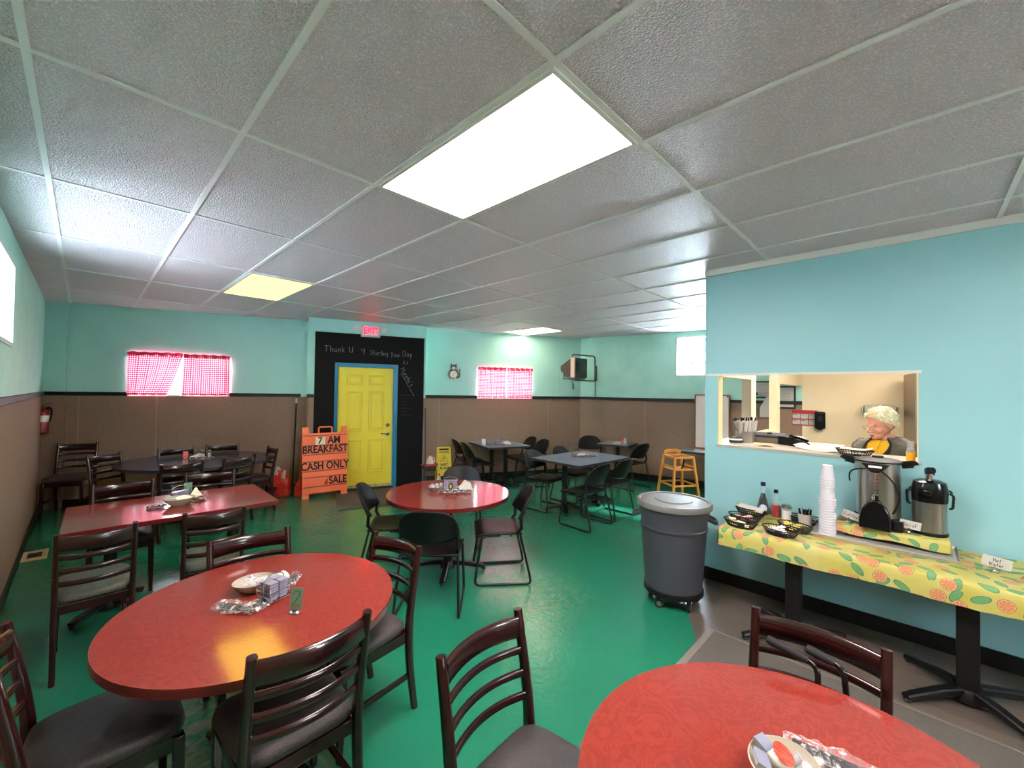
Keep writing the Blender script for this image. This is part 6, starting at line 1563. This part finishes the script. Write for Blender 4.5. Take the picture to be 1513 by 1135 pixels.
mb = MB(); mb.lathe([(0, 0.002), (0.033, 0.002), (0.033, 0.08), (0, 0.08)], 24, close=False); mb.build('sugar', 'sugar', t)
mb = MB(); mb.lathe([(0, 0), (0.035, 0), (0.037, 0.006), (0.037, 0.1), (0.034, 0.104)], 24, close=False); mb.build('jar', 'clear_glass', t)
mb = MB(); mb.lathe([(0.038, 0.1), (0.039, 0.115), (0.028, 0.127), (0, 0.13)], 24, close=False); mb.build('lid', 'chrome', t)
t = thing('mug', 'cream mug of black stir sticks left of the foam cup stack', 'mug', (3.90, 0.615, ZS), -0.9)
mb = MB(); mb.lathe([(0, 0), (0.036, 0), (0.04, 0.004), (0.047, 0.095), (0.0475, 0.098), (0.044, 0.097), (0.037, 0.008), (0, 0.007)], 32, close=False); mb.build('body', 'mug', t)
mb = MB(); mb.tube(bez((0.044, 0, 0.075), (0.085, 0, 0.085), (0.085, 0, 0.025), (0.041, 0, 0.025)), 0.0055, 8); mb.build('handle', 'mug', t)
st0 = None
for k in range(16):
    a = k * 2.4; q = 0.028 * math.sqrt((k + .5) / 16)
    if st0 is None:
        mb = MB(); mb.bar((0, 0, 0), (0, 0, 0.125), 0.006, 0.0015, 0.009, 0.002); st0 = mb.build('stir_stick', 'black_plastic', smooth=0); o = st0
    else: o = copy_tree(st0)
    o.location = (3.90 + q * math.cos(a), 0.615 + q * math.sin(a), ZS + 0.0095); o.rotation_euler = (-0.22 * math.sin(a), 0.22 * math.cos(a), a); tag(o, 'black plastic stir stick standing in the cream mug', 'stirrer', 'stir sticks in the mug')

# ------------------------------------------------------------------ behind the hatch
ZK = 1.2705
mb = MB(); mb.box(4.471, 5.05, 0.48, 1.079, 1.235, 1.2695); struct(mb.build('trim_17', 'ledge', smooth=0))
basket((4.22, 0.345, ZK), rb, 'black basket with paper on the hatch ledge above the coffee urn')
o = MB(); o.grid(lambda u, v: ((u - 0.5) * 0.2, (v - 0.5) * 0.13, 0.045 + 0.03 * (u - 0.5) ** 2 + 0.05 * max(0, 0.25 - u) + 0.008 * math.sin(v * 6)), 10, 8); nb = o.build('paper_liner', 'paper', smooth=40); nb.location = (4.22, 0.335, ZK); nb.rotation_euler.z = rb; tag(nb, 'white paper liner in the basket on the hatch ledge', 'paper')
for k, (x, y, r_, lab) in enumerate(((4.33, 0.53, 0.4, 'loose white paper on the hatch ledge left of the basket'), (4.38, 0.66, 1.0, 'loose white paper further left on the hatch ledge'), (4.36, 1.0, 0.2, 'brown paper sheet on the hatch ledge by the cash box'))):
    mb = MB(); mb.grid(lambda u, v: ((u - 0.5) * 0.2, (v - 0.5) * 0.14, 0.002 + 0.03 * (u ** 3) * (k < 2) + 0.006 * math.sin(v * 5)+0.006), 8, 6); o = mb.build('paper_sheet', 'kraft' if k == 2 else 'paper', smooth=50); o.location = (x, y, ZK - 0.001); o.rotation_euler.z = r_; tag(o, lab, 'paper', 'papers on the hatch ledge')
t = thing('cutlery_bin', 'grey metal bin of rolled cutlery on the hatch ledge', 'bin', (4.55, 1.20, ZK), 0.1)
mb = MB(); W_ = 0.11
for b in ((-W_, W_, -0.075, 0.075, 0, 0.006), (-W_, W_, -0.075, -0.07, 0.006, 0.11), (-W_, W_, 0.07, 0.075, 0.006, 0.11), (-W_, -W_ + 0.005, -0.07, 0.07, 0.006, 0.11), (W_ - 0.005, W_, -0.07, 0.07, 0.006, 0.11)): mb.box(*b)
mb.build('body', 'steel', t, smooth=0)
rl = None; rnd = random.Random(5)
for k in range(18):
    x = -0.085 + 0.034 * (k % 6) ; y = -0.045 + 0.04 * (k // 6)
    if rl is None:
        rl = thing('rolled_cutlery', 'white napkin roll of cutlery standing in the metal bin behind the hatch', 'rolled cutlery', (0, 0, 0), 0, 'cutlery rolls in the bin')
        mb = MB(); mb.tube([(0, 0, 0), (0, 0, 0.2)], lambda q: 0.013 + 0.005 * q, 8); mb.build('napkin_roll', 'paper', rl); mb = MB(); mb.bar((0.004, 0, 0.195), (0.006, 0.002, 0.235), 0.012, 0.003); mb.build('handle_tip', 'black_gloss' , rl, smooth=0); o = rl
    else: o = copy_tree(rl)
    o.location = (4.55 + x, 1.20 + y, ZK + 0.01); o.rotation_euler = (rnd.uniform(-.28, .28) - y * 2, x * 2.2 + rnd.uniform(-.15, .15), rnd.uniform(0, 3)); 
t = thing('cash_box', 'flat grey-brown cash box on the hatch ledge', 'cash box', (4.80, 1.05, ZK), 0.15)
mb = MB(); mb.box(-0.2, 0.2, -0.14, 0.14, 0, 0.05); mb.build('case', 'box_grey', t, smooth=0, bevel=0.004)
mb = MB(); mb.box(-0.195, 0.195, -0.135, 0.135, 0.0505, 0.075); mb.build('lid', 'print_dark', t, smooth=0, bevel=0.006)
mb = MB(); mb.box(-0.06, 0.06, -0.02, 0.02, 0.0755, 0.09); mb.build('handle', 'dark_metal', t, smooth=0, bevel=0.004)
t = thing('telephone', 'black desk telephone on the hatch ledge right of the cash box', 'telephone', (4.62, 0.82, ZK), 0.9)
mb = MB(); mb.add([(-0.1, -0.08, 0), (0.1, -0.08, 0), (0.1, 0.08, 0), (-0.1, 0.08, 0), (-0.1, -0.08, 0.025), (0.1, -0.08, 0.025), (0.1, 0.08, 0.075), (-0.1, 0.08, 0.075)], [(3, 2, 1, 0), (4, 5, 6, 7), (0, 1, 5, 4), (1, 2, 6, 5), (2, 3, 7, 6), (3, 0, 4, 7)]); mb.build('base', 'black_plastic', t, smooth=0, bevel=0.005)
mb = MB(); mb.sweep([(-0.07, -0.075, 0.045), (-0.07, 0, 0.075), (-0.07, 0.085, 0.09)], rrect(0.045, 0.03, 0.01)); mb.build('handset', 'black_gloss', t)
mb = MB()
for a in range(3):
    for b in range(4): mb.T = Matrix.Rotation(math.atan2(0.05, 0.16), 4, 'X'); mb.box(0.0 + a * 0.026, 0.018 + a * 0.026, -0.06 + b * 0.028, -0.042 + b * 0.028, 0.046, 0.054)
mb.build('keypad', 'print_grey', t, smooth=0)
t = thing('black_tin', 'small black and white tin at the left end of the hatch ledge', 'tin', (4.40, 1.25, ZK))
mb = MB(); mb.lathe([(0, 0), (0.055, 0), (0.058, 0.02), (0.058, 0.05), (0, 0.05)], 24, close=False); mb.build('body', 'print_dark', t)
mb = MB(); mb.lathe([(0.059, 0.026), (0.059, 0.042)], 24, close=False); mb.build('label_band', 'cream_label', t)
t = thing('yellow_bottle', 'yellow squeeze bottle with a white striped top at the right end of the hatch', 'bottle', (4.20, 0.027, ZK)); t.scale = (0.75, 0.75, 0.8)
mb = MB(); mb.lathe([(0, 0), (0.032, 0), (0.034, 0.005), (0.034, 0.075), (0, 0.076)], 20, close=False); mb.build('body', 'bottle_yellow', t)
mb = MB(); mb.lathe([(0.034, 0.0765), (0.035, 0.09), (0.026, 0.095), (0.033, 0.102), (0.026, 0.108), (0.028, 0.175), (0, 0.176)], 20, close=False); mb.build('top', 'white_gloss', t)

# wall things across the kitchen and dining room
rzR = F_R.rz
def framed(ss, z, w_, h_, label, pal):
    t = thing('framed_certificate', label, 'certificate', F_R.p(ss, -0.001, z), rzR, 'framed certificates')
    f = 0.022
    for b in ((-w_/2, w_/2, -h_/2, -h_/2 + f), (-w_/2, w_/2, h_/2 - f, h_/2), (-w_/2, -w_/2 + f, -h_/2 + f, h_/2 - f), (w_/2 - f, w_/2, -h_/2 + f, h_/2 - f)):
        mb = MB(); mb.box(b[0], b[1], -0.02, 0, b[2], b[3]); mb.build('frame_bar', 'black_gloss', t, smooth=0)
    mb = MB(); mb.box(-w_/2 + f, w_/2 - f, -0.008, 0, -h_/2 + f, h_/2 - f); mb.build('paper', 'paper', t, smooth=0)
    mb = MB()
    for q in range(5): mb.box(-w_ * 0.28, w_ * 0.28 * (1 - 0.15 * (q % 2)), -0.0088, -0.0081, h_ * (0.28 - 0.12 * q), h_ * (0.28 - 0.12 * q) + 0.006)
    mb.build('print_lines', 'print_grey', t, smooth=0)
    if pal:
        mb = MB(); mb.lathe([(0, 0), (0.03, 0), (0.03, 0.001), (0, 0.001)], 16, close=False); o = mb.build('seal', 'print_dark', t, smooth=0); o.rotation_euler.x = PI / 2; o.location = (-w_ * 0.27, -0.0085, -h_ * 0.25)
framed(s_on(F_R, 8.06, 1.88), 1.825, 0.34, 0.29, 'black framed certificate on the teal wall, seen between the two cream posts of the hatch', True)
framed(s_on(F_R, 8.11, 1.56), 1.70, 0.30, 0.37, 'black framed notice on the teal wall, seen through the doorway behind the hatch', False)
t = thing('paper_notice', 'white paper notice hanging behind the second cream post of the hatch', 'paper', F_R.p(s_on(F_R, 8.06, 1.80), -0.03, 1.52), rzR)
mb = MB(); mb.grid(lambda u, v: (-0.11 + 0.24 * u + 0.0 * v, -0.03 * (1 - v) * (1 - u), -0.16 + 0.34 * v - (0.0 if u > .3 else 0.0)), 6, 6); mb.v = [Vector((v.x - 0.09 * max(0, v.z) / 0.18 * (v.x < 0) * (v.x / 0.11), v.y, v.z)) for v in mb.v]; mb.build('sheet', 'paper', t, smooth=60)
sp_ = s_on(F_R, 8.18, 1.30)
t = thing('wall_poster', 'red and white notice poster beside the black soap dispenser', 'poster', F_R.p(sp_, -0.001, 1.37), rzR)
mb = MB(); mb.box(-0.17, 0.17, -0.004, 0, -0.125, 0.125); mb.build('sheet', 'poster_red', t, smooth=0)
mb = MB()
for a in range(3):
    for b in range(2): mb.box(-0.16 + a * 0.108, -0.16 + a * 0.108 + 0.1, -0.005, -0.0041, -0.108 + b * 0.095, -0.108 + b * 0.095 + 0.075)
mb.build('text_blocks', 'paper', t, smooth=0)
mb = MB()
for a in range(3):
    for b in range(2): mb.box(-0.15 + a * 0.108, -0.1 + a * 0.108, -0.0056, -0.0051, -0.05 + b * 0.095, -0.043 + b * 0.095)
mb.build('text_lines', 'print_dark', t, smooth=0)
t = thing('soap_dispenser', 'black wall soap dispenser on the cream kitchen wall', 'dispenser', F_R.p(s_on(F_R, 8.2, 1.10), -0.001, 1.345), rzR)
mb = MB(); mb.box(-0.07, 0.07, -0.1, 0, -0.135, 0.135); mb.build('case', 'black_gloss', t, bevel=0.02)
mb = MB(); mb.box(-0.025, 0.025, -0.1035, -0.1005, -0.02, 0.06); mb.build('window', 'tv_glass', t, smooth=0)
mb = MB(); mb.box(-0.03, 0.03, -0.095, -0.03, -0.15, -0.136); mb.build('nozzle', 'black_plastic', t, smooth=0)
t = thing('paper_towel_roll', 'white paper towel roll on the cream wall behind the person', 'paper towel', F_R.p(s_on(F_R, 8.3, 0.38), -0.09, 1.53), rzR)
mb = MB(); mb.T = Matrix.Rotation(PI / 2, 4, 'Y'); mb.lathe([(0.018, -0.19), (0.075, -0.19), (0.075, 0.15), (0.018, 0.15)], 28); mb.build('roll', 'paper', t)
for x in (-0.21, 0.185):
    mb = MB(); mb.box(x - 0.006, x + 0.006, -0.03, 0.089, -0.04, 0.05); mb.build('bracket_arm', 'steel', t, smooth=0)
t = thing('refrigerator', 'stainless steel refrigerator at the right edge of the hatch view', 'refrigerator', (8.0, -0.42, 0), math.radians(90 + 10))
mb = MB(); mb.box(-0.45, 0.5, -0.30, 0.38, 0.1, 2.05); mb.build('cabinet', 'fridge', t, smooth=0, bevel=0.008)
for z0, z1 in ((0.12, 1.12), (1.14, 2.03)):
    mb = MB(); mb.box(-0.44, 0.49, -0.34, -0.302, z0, z1); d_ = mb.build('door', 'fridge', t, smooth=0, bevel=0.006)
    mb = MB(); mb.bar((-0.36, -0.37, z0 + 0.2), (-0.36, -0.37, z0 + 0.5), 0.03); mb.build('handle', 'chrome', d_, bevel=0.004)
mb = MB(); mb.box(-0.42, 0.47, -0.28, 0.36, 0, 0.1); mb.build('plinth', 'black_plastic', t, smooth=0)
# ------------------------------------------------------------------ the person behind the hatch
def person():
    t = thing('person', 'older person with short white hair, glasses, dark jacket and yellow shirt behind the hatch', 'person', (4.72, 0.175, 0), face(-0.86, 0.5)); t.scale = (1.06, 1.06, 1.0)
    mb = MB()
    def limb(pts, n=12):
        P = [Vector(p[:3]) for p in pts]; R_ = [p[3] for p in pts]
        for i in range(len(P) - 1):
            a, b, ra, rb = P[i], P[i + 1], R_[i], R_[i + 1]
            mb.tube([a.lerp(b, q / 4) for q in range(5)], lambda q: ra + (rb - ra) * q, n)
        for p, r in zip(P, R_): mb.ball(p, r, n=12, m=8)
    # trunk (front is +y)
    for z, rx, ry, yo in ((0.92, 0.165, 0.12, 0), (1.0, 0.155, 0.11, 0.01), (1.1, 0.16, 0.115, 0.015), (1.22, 0.18, 0.115, 0.01), (1.29, 0.165, 0.09, -0.005)): mb.ball((0, yo, z), rx, ry, 0.10, 20, 12)
    limb([(-0.145, -0.01, 1.312, 0.042), (0.145, -0.01, 1.312, 0.042)])
    limb([(0, -0.02, 1.28, 0.062), (0, 0.012, 1.40, 0.055)])
    for s_ in (-1, 1):
        limb([(s_ * 0.09, 0, 0.88, 0.088), (s_ * 0.095, 0.015, 0.48, 0.06), (s_ * 0.1, -0.01, 0.09, 0.042)])
        limb([(s_ * 0.1, -0.02, 0.055, 0.04), (s_ * 0.105, 0.13, 0.035, 0.032)])
        limb([(s_ * 0.175, -0.01, 1.29, 0.046), (s_ * 0.225, 0.0, 1.02, 0.042), (s_ * 0.15, 0.2, 0.97, 0.032)])
        limb([(s_ * 0.145, 0.22, 0.968, 0.03), (s_ * 0.12, 0.275, 0.965, 0.03)])
        for k in range(4):
            x0 = s_ * 0.12 + (k - 1.5) * 0.017; L_ = (0.062, 0.072, 0.068, 0.054)[k if s_ > 0 else 3 - k]
            limb([(x0, 0.285, 0.966, 0.0085), (x0 - s_ * 0.004, 0.285 + L_ * 0.6, 0.962, 0.008), (x0 - s_ * 0.006, 0.285 + L_, 0.948, 0.0065)], 8)
        limb([(s_ * 0.105 - s_ * 0.02, 0.235, 0.965, 0.0115), (s_ * 0.06, 0.265, 0.958, 0.0095), (s_ * 0.052, 0.295, 0.952, 0.008)], 8)
    # head, turned and bowed
    HM = Matrix.Translation((0, 0.02, 1.405)) @ Matrix.Rotation(math.radians(-24), 4, 'Z') @ Matrix.Rotation(math.radians(-16), 4, 'X')
    mb.T = HM
    mb.ball((0, -0.012, 0.125), 0.077, 0.096, 0.098, 24, 16)
    mb.ball((0, 0.02, 0.075), 0.064, 0.072, 0.078, 20, 14)
    mb.ball((0, 0.05, 0.015), 0.042, 0.04, 0.032, 16, 10)
    mb.ball((0, 0.078, 0.0), 0.02, 0.016, 0.016, 12, 8)
    for s_ in (-1, 1):
        mb.ball((s_ * 0.04, 0.06, 0.06), 0.025, 0.024, 0.026, 12, 8)
        mb.ball((s_ * 0.032, 0.078, 0.112), 0.027, 0.013, 0.009, 12, 8)
        mb.ball((s_ * 0.077, -0.012, 0.09), 0.010, 0.02, 0.032, 10, 8)
        mb.ball((s_ * 0.014, 0.094, 0.058), 0.010, 0.011, 0.009, 10, 8)
        mb.ball((s_ * 0.028, 0.064, 0.022), 0.02, 0.022, 0.024, 10, 8)
    mb.tube([(0, 0.082, 0.105), (0, 0.098, 0.08), (0, 0.109, 0.062)], lambda q: 0.0085 + 0.005 * q, 10); mb.ball((0, 0.106, 0.062), 0.0135, 0.0125, 0.012, 12, 8)
    mb.ball((0, 0.086, 0.034), 0.022, 0.012, 0.006, 12, 8); mb.ball((0, 0.084, 0.023), 0.02, 0.012, 0.006, 12, 8)
    o = mb.build('body', 'skin', t, smooth=180)
    md = o.modifiers.new('join', 'REMESH'); md.mode = 'VOXEL'; md.voxel_size = 0.0055; md.use_smooth_shade = True
    sm = o.modifiers.new('soften', 'SMOOTH'); sm.factor = 0.5; sm.iterations = 4
    def hp(name, mat, build, **k):
        m_ = MB(); m_.T = HM; build(m_); return m_.build(name, mat, t, **k)
    for s_ in (-1, 1):
        hp('eye', 'eye_white', lambda m_, s_=s_: m_.ball((s_ * 0.031, 0.0795, 0.093), 0.0125, 0.008, 0.008, 14, 10))
        hp('iris', 'eye_dark', lambda m_, s_=s_: m_.ball((s_ * 0.031, 0.0855, 0.0905), 0.0055, 0.003, 0.005, 10, 8))
        hp('eyelid', 'skin', lambda m_, s_=s_: m_.ball((s_ * 0.031, 0.080, 0.0975), 0.0145, 0.0095, 0.0075, 14, 10))
        hp('eyebrow', 'hair', lambda m_, s_=s_: m_.sweep([(s_ * 0.014, 0.093, 0.114), (s_ * 0.032, 0.092, 0.12), (s_ * 0.05, 0.08, 0.114)], rrect(0.004, 0.006, 0.001)))
    hp('lips', 'lips', lambda m_: m_.sweep([(-0.022, 0.092, 0.0285), (-0.01, 0.0985, 0.030), (0.01, 0.0985, 0.030), (0.022, 0.092, 0.0285)], rrect(0.004, 0.007, 0.001)))
    def gl(m_):
        for s_ in (-1, 1): m_.tube([(s_ * 0.034 + 0.024 * math.cos(q * PI / 10), 0.104 - 0.004 * abs(math.cos(q * PI / 10)) , 0.09 + 0.017 * math.sin(q * PI / 10)) for q in range(20)], 0.0013, 6, closed=True); m_.tube([(s_ * 0.058, 0.100, 0.096), (s_ * 0.08, 0.05, 0.098), (s_ * 0.083, -0.01, 0.096)], 0.0014, 6)
        m_.tube([(-0.01, 0.104, 0.094), (0, 0.107, 0.097), (0.01, 0.104, 0.094)], 0.0013, 6)
    g = hp('glasses', 'chrome', gl)
    m_ = MB(); m_.T = HM
    for s_ in (-1, 1): m_.add([(s_ * 0.034 + 0.023 * math.cos(q * PI / 10), 0.1032 - 0.004 * abs(math.cos(q * PI / 10)), 0.09 + 0.016 * math.sin(q * PI / 10)) for q in range(20)], [tuple(range(20))])
    m_.build('lenses', 'spectacle', g, smooth=0)
    # short full hair: a cap of loose locks
    m_ = MB(); m_.T = HM
    def hf(u, v):
        a = 2 * PI * u; top = PI / 2; low = -0.22 - 0.38 * max(0, math.cos(a + PI / 2)) + 0.80 * max(0, math.cos(a - PI / 2)) ** 1.2
        ph = low + (top - low) * v; c, s_ = math.cos(ph), math.sin(ph)
        d = 1 + 0.09 * noise.noise(Vector((math.cos(a) * c * 3.2, math.sin(a) * c * 3.2, s_ * 3.2))) + 0.06 * noise.noise(Vector((math.cos(a) * 7, math.sin(a) * 7, ph * 5)))
        k = 0.9 + 0.1 * min(1, max(0, (s_ + 0.5) / 0.6)); return (0.085 * d * c * k * math.cos(a), -0.014 + 0.103 * d * c * k * math.sin(a), 0.122 + 0.113 * d * s_)
    m_.grid(hf, 56, 22)
    h = m_.build('hair', 'hair', t, smooth=180, solid=0.012)
    rnd = random.Random(3); m_ = MB(); m_.T = HM
    for k in range(150):
        a = rnd.uniform(0, 6.28); v = rnd.uniform(0.0, 0.92); p = Vector(hf(a / 6.28, v)); q = Vector(hf(((a + rnd.uniform(-.25, .25)) / 6.28) % 1, max(0, v - 0.16)))
        n_ = (p - Vector((0, -0.016, 0.122))).normalized(); m_.tube([p + n_ * 0.004, p.lerp(q, 0.5) + n_ * 0.014, q + n_ * 0.005], lambda z: 0.0065 * (1 - 0.6 * abs(z - .4)), 5)
    for k in range(70):
        a = rnd.uniform(0, 6.28); p = Vector(hf(a / 6.28, 0.06)); n_ = (p - Vector((0, -0.016, 0.122))); n_.z = 0; n_.normalize(); dn = rnd.uniform(0.008, 0.024) * (0.5 if math.sin(a) > 0.3 else 1)
        m_.tube([p + n_ * 0.006 + Vector((0, 0, 0.015)), p + n_ * 0.008, p + n_ * 0.002 + Vector((rnd.uniform(-.006, .006), 0, -dn))], lambda z: 0.006 * (1 - 0.8 * z), 5)
    m_.build('hair_locks', 'hair', h, smooth=60)
    # shirt: closed tube round the chest; jacket: open in front
    rings = [(0.86, 0.178, 0.13, 0), (1.0, 0.168, 0.125, 0.01), (1.1, 0.172, 0.13, 0.015), (1.22, 0.195, 0.128, 0.01), (1.28, 0.213, 0.116, 0.0), (1.318, 0.202, 0.102, -0.006), (1.346, 0.168, 0.09, -0.010), (1.366, 0.125, 0.082, -0.012), (1.382, 0.095, 0.078, -0.010), (1.396, 0.076, 0.074, -0.008)]
    def torso(f0, f1, grow, n, rr):
        def fn(u, v):
            q = v * (len(rr) - 1); i = min(int(q), len(rr) - 2); w_ = q - i; z, rx, ry, yo = [rr[i][k] * (1 - w_) + rr[i + 1][k] * w_ for k in range(4)]
            op0, op1 = f0(z), f1(z); a = PI / 2 + op0 + (2 * PI - op0 - op1) * u
            fold = 0.004 * math.sin(a * 7 + z * 18)
            return ((rx + grow + fold) * math.cos(a), yo + (ry + grow + fold) * math.sin(a), z)
        m2_ = MB(); m2_.grid(fn, n, 36); return m2_
    torso(lambda z: 0, lambda z: 0, 0.004, 48, rings[:-3] + [(1.365, 0.11, 0.078, -0.004)]).build('shirt', 'shirt_yellow', t, smooth=80, solid=0.003)
    op = lambda z: 0.16 + 0.36 * max(0, (z - 1.12) / 0.27)
    jk = torso(op, op, 0.017, 56, rings).build('jacket', 'jacket', t, smooth=80, solid=0.006)
    for s_ in (-1, 1):
        m2_ = MB(); m2_.tube([(s_ * 0.165, -0.012, 1.318), (s_ * 0.2, -0.01, 1.29), (s_ * 0.218, -0.005, 1.16), (s_ * 0.225, 0.0, 1.02), (s_ * 0.2, 0.08, 0.995), (s_ * 0.155, 0.19, 0.97)], lambda q: 0.066 - 0.02 * q, 18); m2_.ball((s_ * 0.168, -0.012, 1.285), 0.071, 0.075, 0.066, 18, 12); m2_.build('sleeve', 'jacket', jk, smooth=80)
        m2_ = MB()
        P = []
        for k in range(10):
            z = 1.0 + 0.385 * k / 9; q = [r for r in rings if r[0] <= z][-1]; nx = rings[min(len(rings) - 1, rings.index(q) + 1)]; w_ = 0 if nx is q else (z - q[0]) / (nx[0] - q[0]); rx, ry, yo = [q[j] * (1 - w_) + nx[j] * w_ for j in (1, 2, 3)]
            a = PI / 2 + s_ * op(z); P.append(Vector(((rx + 0.022) * math.cos(a), yo + (ry + 0.022) * math.sin(a), z)))
        m2_.sweep(P, lambda q: rrect(0.012 + 0.03 * math.sin(PI * min(1, q * 1.1)), 0.012, 0.003), up=(0, 1, 0)); m2_.build('lapel', 'jacket_dark', jk, smooth=60)
    m2_ = MB(); 
    m2_.tube([(-0.09, 0, 0.93), (-0.095, 0.01, 0.5), (-0.1, -0.01, 0.1)], lambda q: 0.102 - 0.042 * q, 16); m2_.tube([(0.09, 0, 0.93), (0.095, 0.01, 0.5), (0.1, -0.01, 0.1)], lambda q: 0.102 - 0.042 * q, 16); m2_.ball((0, 0, 0.93), 0.185, 0.135, 0.08, 20, 10)
    m2_.build('trousers', 'jacket_dark', t, smooth=80)
    for s_ in (-1, 1):
        m2_ = MB(); m2_.ball((s_ * 0.104, 0.055, 0.042), 0.048, 0.135, 0.042, 16, 10); m2_.build('shoe', 'black_plastic', t)
person()
